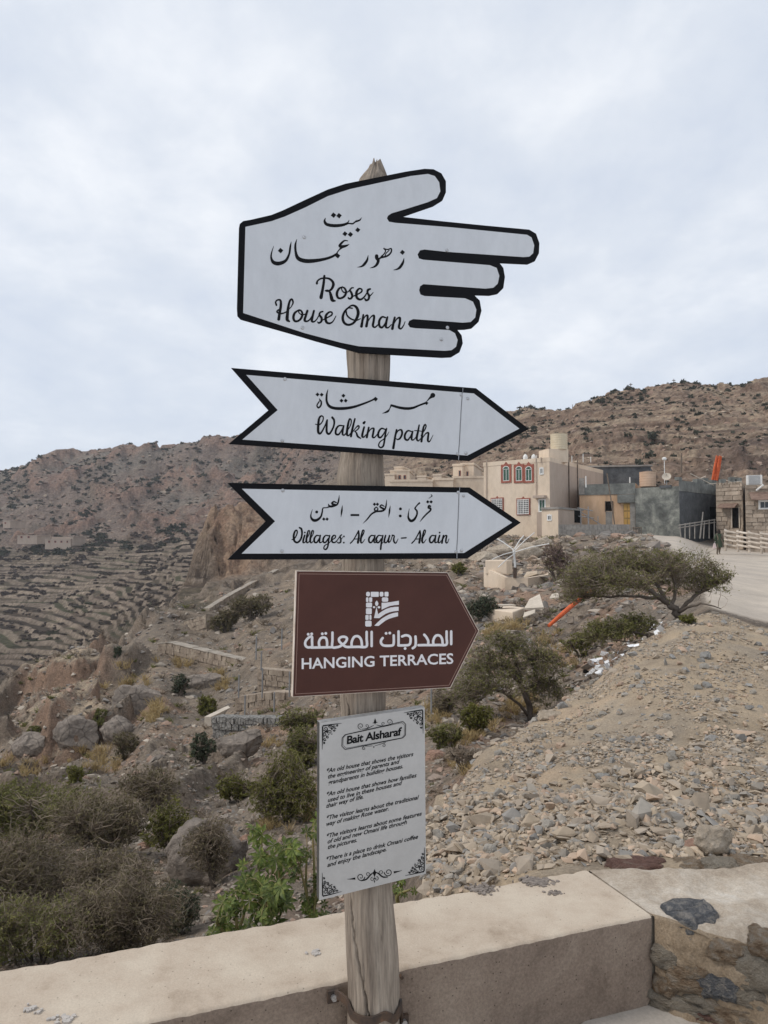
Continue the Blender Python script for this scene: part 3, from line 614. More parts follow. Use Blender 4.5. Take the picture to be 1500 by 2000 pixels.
S([(226,28,3),(212,90,20),(212,160,24),(240,212,30),(300,235,32),(400,237,32),(500,222,28),(600,190,22),(700,150,18),(735,128,18)]); pr.diamond(742, 136, 26)
pr.disc(1363, 95, 27); S([(1360,100,44),(1330,125,20),(1300,158,8)]); pr.diamond(1294, 180, 22)
S([(1290,176,22),(1220,202,20),(1150,230,26),(1080,238,30),(1000,228,28),(915,204,24)]); S([(912,200,18),(895,240,10),(872,270,24),(815,292,3)])
for p in ([(88,408,8),(130,415,12),(165,380,12),(175,335,12),(155,318,14),(130,345,20),(120,420,24),(120,490,24),(138,510,20),(162,485,16),(195,420,12),(215,362,12)], [(218,362,14),(212,420,20),(212,490,22),(235,515,20),(265,480,18),(290,420,18),(292,365,20),(272,335,22)],
          [(388,425,12),(345,425,16),(315,460,20),(310,510,20),(340,520,18),(370,480,12),(392,435,12)], [(398,425,14),(385,480,20),(385,518,18),(405,525,14),(430,490,10)],
          [(430,490,8),(470,420,10),(478,370,12),(462,350,14),(448,390,20),(435,460,22),(432,520,22),(452,530,14),(470,505,8)], [(518,350,16),(500,420,20),(484,490,22),(475,540,22)], [(490,500,8),(525,450,10),(555,425,16),(562,445,14),(540,472,12),(515,485,10)], [(518,485,10),(535,505,16),(548,540,20),(580,562,12)],
          [(618,440,18),(605,490,20),(597,538,22),(615,548,14),(640,520,8)], [(614,396,26),(625,384,20)], [(668,445,18),(657,500,20),(647,550,22)], [(657,510,8),(690,462,12),(722,455,18),(717,500,20),(710,545,20),(730,552,14),(758,520,8)],
          [(848,465,12),(805,455,16),(775,495,20),(772,540,20),(797,552,18),(830,512,12),(855,465,12)], [(862,455,14),(848,520,18),(838,590,18),(825,645,18),(797,662,16),(775,640,14),(790,600,12),(830,570,10),(865,530,8),(890,488,4)],
          [(970,470,18),(955,540,20),(944,610,22),(935,668,24)], [(955,540,8),(985,482,12),(1020,470,18),(1030,510,20),(1010,558,18),(982,575,14),(965,565,8)],
          [(1132,487,12),(1092,480,16),(1062,520,20),(1062,565,20),(1090,580,18),(1120,542,12),(1140,495,12)], [(1146,485,14),(1134,540,20),(1135,575,18),(1155,577,12),(1182,545,8)],
          [(1215,418,14),(1202,490,20),(1188,560,22),(1205,590,14),(1230,565,8)], [(1165,478,8),(1205,480,10),(1248,486,6)],
          [(1235,530,8),(1275,470,12),(1290,430,12),(1278,412,14),(1260,450,18),(1247,530,20),(1240,595,22)], [(1250,560,8),(1285,512,12),(1315,502,18),(1312,545,20),(1310,588,20),(1330,594,12),(1367,524,4)]): pr.stroke(p, gain=1.14)
pr.build('lettering', m_black2, ar1)
pr = Print(pl3, 600, 955, .18, .0008); S = lambda p: pr.stroke(p, gain=1.1)
for x, y in ((1308,140),(1345,140),(730,166),(762,166),(180,327),(216,327)): pr.diamond(x, y, 19)
for x, y in ((1012,216),(1010,293),(103,250)): pr.disc(x, y, 16)
S([(1345,62,8),(1355,76,9),(1342,86,7),(1318,103,4)]); S([(1338,188,16),(1322,182,18),(1316,204,20),(1338,212,20),(1335,235,18),(1295,272,16),(1255,315,14),(1222,358,3)])
S([(1218,153,18),(1190,180,12),(1170,212,16),(1190,238,18),(1190,280,18),(1162,330,24),(1125,346,28),(1098,312,20),(1100,260,10),(1108,213,3)])
S([(902,180,3),(893,240,17),(884,310,3)]); S([(863,115,3),(856,180,15),(842,220,16),(815,238,20),(780,242,18),(745,245,18)]); S([(835,188,10),(808,174,14),(790,192,14),(815,208,20),(842,222,18)])
S([(750,196,10),(730,218,14),(745,240,16),(768,218,12),(752,196,10)]); S([(745,244,20),(695,275,16),(650,330,13),(604,376,3)])
pr.poly([(470,272),(565,272),(565,294),(470,294)])
S([(382,177,3),(375,240,18),(366,306,3)]); S([(348,65,3),(342,120,15),(328,165,16),(300,180,20),(260,190,22),(238,182,18),(228,160,5)]); S([(320,150,10),(290,138,16),(268,156,18),(295,172,24),(325,172,14)])
S([(245,190,18),(210,203,10),(172,208,12),(163,250,15),(148,300,18),(110,335,26),(70,340,28),(42,310,18),(42,270,10),(58,220,3)])
pr.build('lettering', m_black2, ar2)
pr = Print(pl3, 560, 1020, .22, .0008)
def G(p, dx=0): pr.stroke([(x+dx, y, w_) for x, y, w_ in p], n=4, gain=1.22)
aa = ([(290,120,9),(265,118,10),(245,145,14),(248,176,13),(268,178,12),(288,145,9)], [(299,116,10),(292,150,14),(292,178,12),(308,178,8),(325,160,5)])
ll = [(167,165,5),(198,110,7),(204,80,9),(192,76,10),(182,110,13),(174,165,15),(186,183,9),(205,162,5)]
G([(46,155,7),(70,145,8),(92,100,10),(90,72,10),(74,80,13),(62,120,16),(68,165,16),(95,180,14),(125,150,14),(136,100,14),(130,60,15),(113,48,12)])
G([(160,115,12),(149,150,14),(146,178,13),(160,180,8),(172,160,5)]); pr.disc(161, 91, 8)
G(ll); G(ll, 34); [G(q) for q in aa]
G([(372,120,9),(345,118,10),(325,145,14),(326,175,13),(345,178,12),(368,145,9)]); G([(382,117,10),(372,160,12),(366,210,12),(350,240,12),(330,234,10),(338,207,8),(375,185,7),(395,160,6)])
G([(395,160,7),(428,140,9),(433,120,9),(415,118,11),(400,145,14),(406,176,13),(430,178,10),(452,155,7),(474,122,7)])
G([(488,112,9),(474,124,10),(480,150,12),(478,176,12),(460,184,10),(450,176,7)]); G([(478,160,6),(500,130,4)]); pr.disc(508, 126, 8); pr.disc(507, 181, 8)
for dx in (0, 545):
    G([(566,186,10),(592,158,9),(620,110,9),(638,76,11)], dx); G([(638,78,12),(641,120,14),(632,182,16)], dx); G([(598,150,7),(645,147,7)], dx)
    G([(648,168,5),(678,110,8),(687,76,9),(675,72,10),(665,110,13),(657,165,15),(668,184,9),(695,150,4)], dx)
for dx in (485, 1025): [G(q, dx) for q in aa]
G([(842,120,9),(815,118,10),(796,145,14),(798,176,13),(818,178,12),(840,145,9)]); G([(854,117,10),(845,160,13),(838,200,13),(834,240,13)]); G([(845,190,5),(862,170,5),(878,125,7)])
G([(878,118,12),(869,150,13),(869,178,13),(886,178,9),(905,140,7),(912,118,10)]); G([(914,118,11),(905,150,13),(905,178,12),(922,165,6),(938,120,7)])
G([(938,116,12),(955,122,10),(950,150,12),(955,176,13),(970,184,9),(990,146,4)]); G([(1018,141,10),(1060,138,10)])
G([(1358,117,12),(1348,150,13),(1346,178,13),(1360,180,8),(1372,160,5)]); pr.disc(1358, 92, 8)
G([(1392,118,12),(1384,150,13),(1378,184,14)]); G([(1383,160,5),(1404,122,8),(1420,120,12),(1414,150,13),(1413,178,12),(1426,182,8),(1442,145,4)])
pr.build('lettering', m_black2, ar2)

# ---- brown arrow sign
pl4 = plane_at(708, 1240, .082)
br = thing('brown_arrow_sign', 'brown arrow sign with white emblem reading Hanging Terraces, below the white arrow signs', 'sign', pl4.hit(708, 1355))
k3 = lambda L: tr(L, 540, 1090, .28)
panel(pl4, k3([(140,89),(1193,100),(1413,508),(1215,905),(112,970)]), 0, .020, 'backing', m_rim, br)
panel(pl4, k3([(144,93),(1191,104),(1408,508),(1212,901),(116,966)]), .0006, .0009, 'face', m_brown, br)
pr = Print(pl4, 540, 1090, .28, .0009)
pr.stroke([(158,110,2.4),(1188,119,2.4),(1393,508,2.4),(1203,887,2.4),(133,948,2.4),(158,110,2.4)][:0] or [(158,110,2.4),(158.1,110,2.4)], n=1, cap=False)
for a, b in (((158,110),(1186,119)), ((1186,119),(1393,508)), ((1393,508),(1203,887)), ((1203,887),(133,948)), ((133,948),(158,110))): pr.stroke([(*a, 2.6), (*b, 2.6)], cap=False)
pr.build('pinstripe', mat('pinstripe_print', (.42, .27, .22), rough=.5), br)
pr = Print(pl4, 700, 1145, .06, .0009)
def rr(x0, y0, x1, y1, c=22):
    pr.poly([(x0+c, y0), (x1-c, y0), (x1, y0+c), (x1, y1-c), (x1-c, y1), (x0+c, y1), (x0, y1-c), (x0, y0+c)])
rr(250,182,378,330,34); rr(402,182,662,345,14); rr(692,182,815,335,30); rr(850,182,980,335,24); rr(248,360,328,515); rr(348,360,450,515,24); rr(248,532,445,690,26)
rr(245,715,435,912,26); rr(228,935,336,1095,20); rr(356,935,425,1095,20); rr(222,1120,428,1312,30); rr(765,362,970,505,28)
pr.poly([(597,462),(640,520),(652,570),(635,620),(597,652),(558,620),(540,570),(552,520)])
pr.disc(510, 682, 40, .85); pr.disc(668, 684, 45, .85)
top = [(770,535),(900,535),(1050,515),(1180,495),(1318,472)]; bot = [(1318,605),(1160,618),(1020,645),(890,700),(755,765)]
pr.poly([(755,545)]+top+bot)
pr.poly([(590,665),(605,740),(625,830),(640,910),(520,1035),(508,1030)])
m1 = [(640,910),(760,820),(900,740),(1050,690),(1180,672),(1310,668)]; m2 = [(1310,800),(1150,815),(1020,845),(880,900),(770,975),(680,1040),(520,1035)]
for i in range(len(m1)-1): pass
pr.poly(m1+m2)
pr.poly([(520,1278),(620,1180),(740,1070),(880,980),(1020,910),(1150,870),(1290,850),(1292,975),(1150,1010),(1000,1060),(880,1120),(760,1210),(660,1290),(560,1290)])
pr.build('emblem', m_letter, br)
pr = Print(pl4, 580, 1220, .21333, .0009); W = 23
def B(*pts): pr.stroke([(x, y, W) for x, y in pts], n=5, cap=True)
B((1412,62),(1412,120),(1412,178)); B((1370,62),(1370,120),(1368,182),(1300,186),(1248,187)); B((1250,186),(1248,145),(1270,103),(1305,100),(1328,130),(1335,184))
B((1165,92),(1185,115),(1202,150),(1200,186)); B((1250,187),(1180,187),(1112,188)); B((1085,108),(1088,160),(1082,198),(1060,216))
B((962,108),(1000,97),(1035,112),(1040,150),(1028,183),(980,190),(928,190)); pr.disc(990, 218, 13); B((930,62),(930,125),(930,188))
B((886,98),(886,165),(872,190),(800,192),(772,172),(770,145),(785,122)); pr.disc(816, 80, 13); pr.disc(850, 77, 13)
B((684,66),(684,130),(684,196)); B((638,66),(638,130),(636,200),(560,203),(500,204)); B((500,202),(502,155),(525,112),(562,108),(588,140),(596,200))
B((388,155),(385,130),(410,112),(445,114),(458,132),(440,165),(400,195),(380,204)); B((388,155),(415,180),(450,203),(500,204)); B((325,72),(325,140),(325,206),(380,205)); B((325,206),(240,208),(130,210))
B((205,206),(202,155),(225,121),(262,122),(275,155),(275,206)); pr.disc(232, 84, 13); pr.disc(264, 80, 13)
B((140,208),(138,150),(136,110),(105,120),(78,155),(78,190),(100,208),(130,205)); pr.disc(103, 88, 13); pr.disc(135, 85, 13)
text_on(pr, 'HANGING TERRACES', (43,405), (1432,356), 97, bold=.018, cap1=94)
pr.build('lettering', m_letter, br)

# ---- information board
U2 = Vector((math.cos(R(20)), math.sin(R(20)), 0)); N2 = Vector((math.sin(R(20)), -math.cos(R(20)), 0))
c = at(715, 1560, POLE_Y); pl5 = Plane(c+N2*.088, U2, N2)
bd = thing('information_board', 'grey board with black ornaments about Bait Alsharaf, lowest of the signs on the post', 'sign', pl5.hit(720, 1730))
def bp(L): return [(600+x*.215, 1350+y*.215) for x, y in L]
q4 = bp([(114,288),(1067,148),(1079,1658),(110,1900)])
panel(pl5, q4, 0, .026, 'backing', m_boardside, bd)
pp = [pl5.hit(*q, .0006) for q in q4]; panel(pl5, q4, .0008, .0012, 'face', m_board, bd)
mb = MB(); a, b = pl5.hit(*q4[0], .0005), pl5.hit(*q4[1], .0005); up = Vector((0, 0, .0012)); dd = -pl5.n*.026
mb.hexa([a, b, b+dd, a+dd, a+up, b+up, b+dd+up, a+dd+up]); mb.build('top_edge', m_boardtop, bd)
pr = Print(pl5, 600, 1350, .215, .0014)
text_on(pr, 'Bait Alsharaf', (360,480), (858,397), 72, bold=.03, updir=.05, cap1=70, space=.95)
LN = [("*An old house that shows the visitors",(175,742),(963,588)),("the engineering of parents and",(187,795),(838,655)),("grandparents in building houses.",(187,850),(870,698)),
 ("*An old house that shows how families",(175,955),(992,780)),("used to live in these houses and",(187,1008),(860,850)),("thair way of life.",(172,1062),(510,975)),
 ("*The visitor learns about the traditional",(175,1170),(1013,980)),("way of making Rose water.",(172,1226),(740,1083)),
 ("*The visitors learns about some features",(175,1335),(1040,1128)),("of old and new Omani life through",(184,1385),(905,1205)),("the pictures.",(186,1435),(452,1368)),
 ("*There is a place to drink Omani coffee",(172,1545),(1006,1338)),("and enjoy the landscape.",(182,1598),(720,1452))]
for s, p0, p1 in LN: text_on(pr, s, p0, p1, 39, bold=.020, shear=.2, updir=.10, cap1=38)
def sl(x):  # slope of the print's rows
    return -.145*x
def cap_frame(pts, wd): 
    for i in range(len(pts)-1): pr.stroke([(*pts[i], wd), (*pts[i+1], wd)], cap=False)
fr_ = [(345,395),(870,275),(895,300),(893,400),(868,425),(345,530),(315,500),(318,425)]
cap_frame(fr_+[fr_[0]], 6); fr2 = [(x+(605-x)*.035, y+(403-y)*.09) for x, y in fr_]; cap_frame(fr2+[fr2[0]], 3)
def spiral(x, y, r, turns, a0, wd, sgn=1):
    n = int(9*turns)+2; pr.stroke([(x+r*(1-i/n*.85)*math.cos(a0+sgn*i/n*turns*6.283), y+r*(1-i/n*.85)*math.sin(a0+sgn*i/n*turns*6.283), wd*(1-.4*i/n)) for i in range(n)], n=2, cap=False)
for sx in (-1, 1):
    cx_, cy_ = 617, 290
    spiral(cx_+sx*130, cy_+sl(sx*130)+8, 30, 1.4, math.pi/2, 6, -sx); spiral(cx_+sx*75, cy_+sl(sx*75)+15, 18, 1.2, math.pi/2, 5, sx)
    pr.stroke([(cx_+sx*125, cy_+38+sl(sx*125), 5), (cx_+sx*70, cy_+38+sl(sx*70), 7), (cx_+sx*12, cy_+18+sl(sx*12), 4)], cap=False)
    spiral(605+sx*90, 500+sl(sx*90)+6, 17, 1.3, -math.pi/2, 5, sx); pr.stroke([(605+sx*110, 480+sl(sx*110), 4), (605+sx*60, 490+sl(sx*60), 5), (605+sx*8, 497, 3)], cap=False)
    cx_, cy_ = 612, 1668
    spiral(cx_+sx*125, cy_+sl(sx*125)*1.15-2, 38, 1.5, 0 if sx < 0 else math.pi, 8, -sx); spiral(cx_+sx*62, cy_+sl(sx*62)-12, 24, 1.3, math.pi/2, 6, sx)
    pr.stroke([(cx_+sx*120, cy_+38+sl(sx*120), 8), (cx_+sx*75, cy_+30+sl(sx*75), 13), (cx_+sx*38, cy_-4+sl(sx*38), 12), (cx_+sx*8, cy_-25, 5)], cap=False)
    spiral(cx_+sx*18, cy_+38+sl(sx*18), 20, 1.1, -math.pi/2, 6, sx)
    pr.stroke([(cx_+sx*175, cy_+sl(sx*175)*1.1+6, 20), (cx_+sx*215, cy_+sl(sx*215)*1.1+4, 9), (cx_+sx*250, cy_+sl(sx*250)*1.1, 2)], cap=False)
pr.poly([(617,245),(628,275),(617,305),(606,275)]); pr.poly([(590,290),(617,278),(644,282),(617,292)]); pr.disc(605, 507, 6)
pr.poly([(612,1615),(628,1650),(612,1690),(597,1655)]); pr.disc(612, 1700, 8); pr.poly([(612,1712),(617,1726),(612,1744),(606,1726)])
def corner(x, y, sx, sy):
    sl2 = -.147 if sy > 0 else -.235
    def q(u, v): return (x+sx*u, y+sy*v+sl2*sx*u)
    for i in range(2): pass
    pr.stroke([(*q(2, 190*1.15), 3), (*q(4, 110), 9), (*q(6, 8), 12)], cap=False); pr.stroke([(*q(6, 4), 12), (*q(90, 4), 9), (*q(178, 6), 3)], cap=False)
    rnd = random.Random(int(x+y))
    for u, v, r in ((32, 34, 22), (78, 26, 17), (26, 84, 19), (70, 70, 20), (112, 28, 14), (24, 128, 15), (112, 60, 10), (50, 112, 13), (138, 22, 9), (18, 162, 9), (92, 44, 8), (46, 62, 9)):
        a, b = q(u, v); spiral(a, b, r, 1.35, rnd.uniform(0, 6.28), 8, rnd.choice((-1, 1)))
    for u, v in ((50, 48), (100, 20), (16, 104), (88, 90), (60, 92), (124, 44), (30, 60), (60, 18)):
        a, b = q(u, v); t = rnd.uniform(0, 3.14); pr.poly([(a+9*math.cos(t), b+9*math.sin(t)), (a-5*math.sin(t), b+5*math.cos(t)), (a-9*math.cos(t), b-9*math.sin(t)), (a+5*math.sin(t), b-5*math.cos(t))])
corner(135, 312, 1, 1); corner(1055, 165, -1, 1); corner(135, 1868, 1, -1); corner(1068, 1640, -1, -1)
pr.build('print', m_black2, bd)

# ---- iron strap bolted to the parapet
st_ = thing('iron_strap', 'rusty iron strap holding the wooden post against the parapet', 'strap', at_z(729, 1985, .12))
# ================================================================== PARAPET, PIER, PAVEMENT
WT = .30
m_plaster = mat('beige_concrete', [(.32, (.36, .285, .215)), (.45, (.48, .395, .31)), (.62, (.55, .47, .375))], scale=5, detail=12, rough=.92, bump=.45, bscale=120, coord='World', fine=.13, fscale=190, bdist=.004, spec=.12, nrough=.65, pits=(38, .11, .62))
m_wallface = mat('shaded_stained_concrete', [(.3, (.155, .118, .092)), (.45, (.265, .205, .162)), (.58, (.33, .262, .207)), (.72, (.40, .325, .262))], scale=2.6, detail=14, rough=.95, bump=.6, bscale=110, coord='World', fine=.28, fscale=120, bdist=.004, spec=.08, nrough=.72, pits=(45, .12, .35), dist=.6)  # front darker than the capping: its shade is in the colour, plus stains
m_mortar = mat('rough_mortar', [(.3, (.27, .215, .165)), (.45, (.40, .335, .265)), (.6, (.52, .46, .385)), (.7, (.60, .56, .50))], scale=6, detail=14, rough=.95, bump=.8, bscale=60, coord='World', fine=.25, fscale=150, bdist=.006, spec=.08, nrough=.72)
m_pave = mat('grey_screed', [(.3, (.36, .32, .28)), (.7, (.52, .47, .41))], scale=3, rough=.95, bump=.5, bscale=80, coord='World', fine=.15, fscale=90, bdist=.004)
P0 = np.array([-.77, 1.843]); P1 = np.array([.864, 2.436]); dW = (P1-P0)/np.hypot(*(P1-P0)); nW = np.array([-dW[1], dW[0]])
LW = np.hypot(*(P1-P0)); S0 = -2.6
ns = 520; nc = []
TH = .37
# cross-section, back bottom -> top -> front bottom: (v across, z)
sec = [(1, -.75), (1, -.3), (1, 0.0), (1, .2)]+[(1-.045*(1-math.cos(a))/1.0*.25, WT-.012+.012*math.sin(a)) for a in (0, .8, 1.57)]
top_v = np.linspace(.97, .035, 34)
sec += [(v, WT) for v in top_v]+[(.035-.035*math.sin(a), WT-.012*(1-math.cos(a))) for a in (.4, .8, 1.2, 1.57)]+[(0, z) for z in np.linspace(WT-.02, -.03, 36)]
sec = np.array(sec)
ss = np.linspace(S0, LW-.003, ns)
Vw = np.zeros((ns, len(sec), 3))
for i, s in enumerate(ss):
    tk = TH-.02*np.clip((s)/LW, 0, 1)+.004*vnoise(s*3, 0.5, 3)
    v = sec[:, 0]*tk; z = sec[:, 1].copy()
    front = sec[:, 0] <= .035; topm = (sec[:, 0] > .035) & (sec[:, 1] >= WT-.001)
    edge = np.exp(-((sec[:, 0]-.0)/.10)**2)*(sec[:, 1] > WT-.05)+np.exp(-((sec[:, 0]-1.)/.04)**2)*(sec[:, 1] > WT-.05)
    z = z+topm*(.0025*vnoise(s*2.2+v*1, v*4, 31)+.0008*vnoise(s*22, v*22, 32))-edge*.0035*np.clip(vnoise(s*26, v*3, 33)+.1, 0, 1)
    v = v-front*(.003*vnoise(s*3.3, z*5, 34)+.0015*vnoise(s*16, z*16, 35))+np.where(sec[:, 0] > .9, .006*vnoise(s*20, z*3, 36), 0)
    Vw[i, :, 0] = P0[0]+dW[0]*s+nW[0]*v; Vw[i, :, 1] = P0[1]+dW[1]*s+nW[1]*v; Vw[i, :, 2] = z
m_ = len(sec); a_, b_ = np.meshgrid(np.arange(ns-1), np.arange(m_-1), indexing='ij'); qi = a_*m_+b_
Fw = np.stack([qi, qi+1, qi+m_+1, qi+m_], -1)
isfront = (np.arange(m_-1) >= m_-38)
wall = thing('parapet_wall', 'low beige concrete parapet running behind the wooden post', 'wall', (P1[0]-1.2, P1[1]-.43, 0))
O = np.array(ORI[wall.name])
def wsub(name, f, m, ends=False):
    f = f.reshape(-1, 4); u, inv = np.unique(f, return_inverse=True)
    return link(name, np_mesh(name, Vw.reshape(-1, 3)[u]-O, inv.reshape(f.shape), m, True), wall)
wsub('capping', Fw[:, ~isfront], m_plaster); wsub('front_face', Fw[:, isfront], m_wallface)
mb = MB(); r_ = Vw[-1]; mb.add([tuple(p) for p in r_], [tuple(range(m_))]); mb.build('end_face', m_wallface, wall)
r_ = Vw[0]; mb = MB(); mb.add([tuple(p) for p in r_], [tuple(reversed(range(m_)))]); mb.build('end_face', m_wallface, wall)
mb = MB(); q_ = lambda s, v, z: (P0[0]+dW[0]*s+nW[0]*v, P0[1]+dW[1]*s+nW[1]*v, z)
mb.hexa([q_(LW-.006, .004, -.04), q_(LW+.02, .012, -.04), q_(LW+.02, .335, -.04), q_(LW-.006, .335, -.04), q_(LW-.006, .004, WT-.006), q_(LW+.02, .012, WT-.007), q_(LW+.02, .335, WT-.007), q_(LW-.006, .335, WT-.006)]); mb.build('joint_filling', m_mortar, wall)
# lichen patches and grime on the capping (thin crusts of their own)
m_lichen = mat('grey_lichen', [(.35, (.14, .12, .105)), (.6, (.27, .23, .20))], scale=60, rough=1, bump=1, bscale=300, coord='World', bdist=.002)
def crust(px, py, r, n, m, seed, name='lichen_patch', sq=.55, z=WT):
    rd = random.Random(seed); mb = MB(); c = at_z(px, py, z)
    for k in range(n):
        rr_ = r*abs(rd.gauss(0, .5)); a = rd.uniform(0, 6.283); x, y = c.x+rr_*math.cos(a)*1.2, c.y+rr_*math.sin(a)*sq*1.5; s = rd.uniform(.0025, .008)
        pts = [(x+s*math.cos(t+rd.uniform(-.3, .3))*rd.uniform(.6, 1.3), y+s*math.sin(t)*rd.uniform(.6, 1.3)) for t in [i*1.047 for i in range(6)]]
        mb.prism(pts, z-.006, z+rd.uniform(.0022, .0045))
    mb.build(name, m, wall)
crust(1048, 1722, .045, 420, m_lichen, 1); crust(940, 1737, .05, 150, m_lichen, 2); crust(1082, 1746, .03, 50, m_lichen, 3)
m_smudge = mat('grey_smudge', [(.35, (.40, .37, .34)), (.65, (.50, .46, .42))], scale=60, rough=1, coord='World')
crust(614, 1862, .02, 26, m_smudge, 4, 'smudge'); crust(130, 1990, .03, 30, m_smudge, 5, 'smudge'); crust(60, 1972, .03, 16, m_smudge, 6, 'smudge')

# pier of rubble stone at the parapet's end
pier = thing('stone_pier', 'rounded mortar and rubble-stone wall at the end of the concrete parapet', 'wall', (1.3, 2.5, 0))
O2 = np.array(ORI[pier.name]); dP = np.array([math.cos(R(-33)), math.sin(R(-33))])
sv_ = np.linspace(.006, 1.9, 210); secs = []
lv = np.linspace(1, .0, 60)
nz = 48; Vr = np.zeros((len(sv_), 6+60+nz, 3))
for i, s in enumerate(sv_):
    Fp = P1+dP*s*(1-.0)+np.array([0.002, 0]); Bp = np.array([P1[0]+nW[0]*.352+.003+1.15*s, P1[1]+nW[1]*.352+.13*s])
    bulge = .035*vnoise(s*2.2, 3.3, 41)
    k = 0
    for z in (-.6, -.3, 0, .15, .22, .27): Vr[i, k] = (*(Bp+(Bp-Fp)*.02), z); k += 1
    for v in lv:
        p = Fp+(Bp-Fp)*v; z = WT+.004+.018*vnoise(p[0]*3, p[1]*3, 42)+.010*vnoise(p[0]*9, p[1]*9, 43)+.004*vnoise(p[0]*30, p[1]*30, 44)
        rnd_ = .055*(1-sstep(0, .24, v))**2+.03*(1-sstep(0, .1, 1-v)); z = z-rnd_*min(1, .1+s*2.5); z = WT-.003+(z-WT+.003)*sstep(0, .22, s)
        Vr[i, k] = (p[0], p[1], z); k += 1
    ztop = Vr[i, k-1, 2]; nf = np.array([dP[1], -dP[0]])
    for j in range(nz):
        z = ztop-(j+1)/nz*(ztop+.04); dd = .022*vnoise(s*5, z*7, 45)+.012*vnoise(s*13, z*15, 46)+.004*vnoise(s*40, z*40, 47)+.012*sstep(0, .06, ztop-z)+.02*sstep(.12, -.02, z)*1.6
        p = Fp+nf*(dd*min(1, s*14)); Vr[i, k] = (p[0], p[1], z); k += 1
mr = Vr.shape[1]; a_, b_ = np.meshgrid(np.arange(len(sv_)-1), np.arange(mr-1), indexing='ij'); qi = a_*mr+b_
m_mortarf = mat('brown_mortar', [(.25, (.17, .12, .075)), (.45, (.27, .205, .14)), (.62, (.36, .285, .205)), (.75, (.45, .38, .30))], scale=9, detail=14, rough=.95, bump=.9, bscale=70, coord='World', fine=.35, fscale=160, bdist=.008, spec=.08, nrough=.75, dist=.8)
Fr_ = np.stack([qi, qi+1, qi+mr+1, qi+mr], -1)
cut = 6+60-5
for nm_, sl_, m_x in (('top', slice(0, cut), m_mortar), ('front_face', slice(cut, None), m_mortarf)):
    f = Fr_[:, sl_].reshape(-1, 4); u, inv = np.unique(f, return_inverse=True); link(nm_, np_mesh(nm_, Vr.reshape(-1, 3)[u]-O2, inv.reshape(f.shape), m_x, True), pier)
from mathutils import noise as mn
# ---- rock shapes shared by many stones
def rock_mesh(name, seed, sub=2, m=None, flat=.62, rough=.28, smooth=False, blocky=.5):
    import bmesh
    rd = np.random.default_rng(seed); bm = bmesh.new(); bmesh.ops.create_icosphere(bm, subdivisions=sub, radius=1.0)
    V = np.array([v.co for v in bm.verts]); F_ = [tuple(v.index for v in f.verts) for f in bm.faces]; bm.free()
    for k in range(int(7+6*blocky)):       # cut flat facets
        n = rd.normal(size=3); n /= np.linalg.norm(n); d = rd.uniform(.52, .85); q = V@n; V = V-np.clip(q-d, 0, None)[:, None]*n[None]*.95
    V = V*(1+rough*.35*rd.normal(size=(len(V), 1))*(.5 if sub > 1 else 1)); V = V*np.array([1, rd.uniform(.6, .95), flat*rd.uniform(.75, 1.1)])
    return V, F_
def rock_obj_mesh(name, seed, sub, m, **k):
    V_, F_ = rock_mesh(name, seed, sub, m, **k); return np_mesh(name, V_, np.array(F_), m, False)
m_blue = mat('blue_grey_rock', [(.3, (.15, .155, .168)), (.46, (.24, .245, .258)), (.54, (.37, .355, .34)), (.64, (.55, .50, .45))], scale=2.6, detail=12, rough=.7, bump=1, bscale=9, dist=1.2, bdist=.15, fine=.3, fscale=20)
m_red = mat('red_rock', [(.3, (.24, .13, .10)), (.55, (.34, .20, .16)), (.75, (.45, .35, .28))], scale=2, detail=12, rough=.85, bump=1, bscale=8, bdist=.1, fine=.3, fscale=20)
m_ochre = mat('ochre_rock', [(.3, (.30, .19, .11)), (.5, (.48, .36, .25)), (.75, (.62, .56, .48))], scale=2, detail=12, rough=.85, bump=1, bscale=8, bdist=.1, fine=.3, fscale=20)
m_pale = mat('pale_rock', [(.3, (.40, .33, .25)), (.5, (.50, .43, .34)), (.75, (.60, .54, .45))], scale=2, detail=12, rough=.85, bump=1, bscale=8, bdist=.1, fine=.25, fscale=20)
def pier_stone(px, py, w_, d_, h_, m, seed, z=WT, lab=None, rz=0., face=False):
    if face:
        c0 = Plane((P1[0], P1[1], 0), Vector((dP[0], dP[1], 0)), Vector((dP[1], -dP[0], 0))).hit(px, py)-Vector((dP[1], -dP[0], 0))*.026; d_ = .050
    else: c0 = at_z(px, py, z)-Vector((0, 0, .040)); h_ = .045+h_*.1
    V_, F_ = rock_mesh('s', seed, 4, m, flat=1, rough=.0, blocky=.1)
    V_ = V_/np.linalg.norm(V_, axis=1, keepdims=True); V_ = V_/((np.abs(V_)**4).sum(1, keepdims=True)**.25)
    V_ = np.array([Vector(v)*(1+.20*mn.fractal(Vector(v)*1.5+Vector((seed*3, 0, 0)), 1, 2, 3)+.10*mn.fractal(Vector(v)*5+Vector((seed, 0, 0)), .8, 2, 4)) for v in V_])
    o = link('stone', np_mesh('stone', V_, np.array(F_), m, True), pier, tuple(Vector(c0)-Vector(O2)), (0, 0, (R(-33) if face else 0)+rz), (w_, d_, h_))
    if lab: o['label'] = lab
    return o
pier_stone(1350, 1778, .082, .082, .022, m_blue, 11, z=.302, lab='dark blue-grey stone set in the top', rz=.3)
pier_stone(1240, 1682, .11, .05, .02, m_red, 12, z=.30, lab='red stone at the back edge')
pier_stone(1345, 1684, .06, .05, .022, m_ochre, 13, z=.30); pier_stone(1405, 1682, .07, .05, .025, m_pale, 14, z=.305); pier_stone(1462, 1678, .08, .05, .02, m_ochre, 15, z=.30)
pier_stone(1497, 1806, .06, .05, .045, m_pale, 16, z=.272)
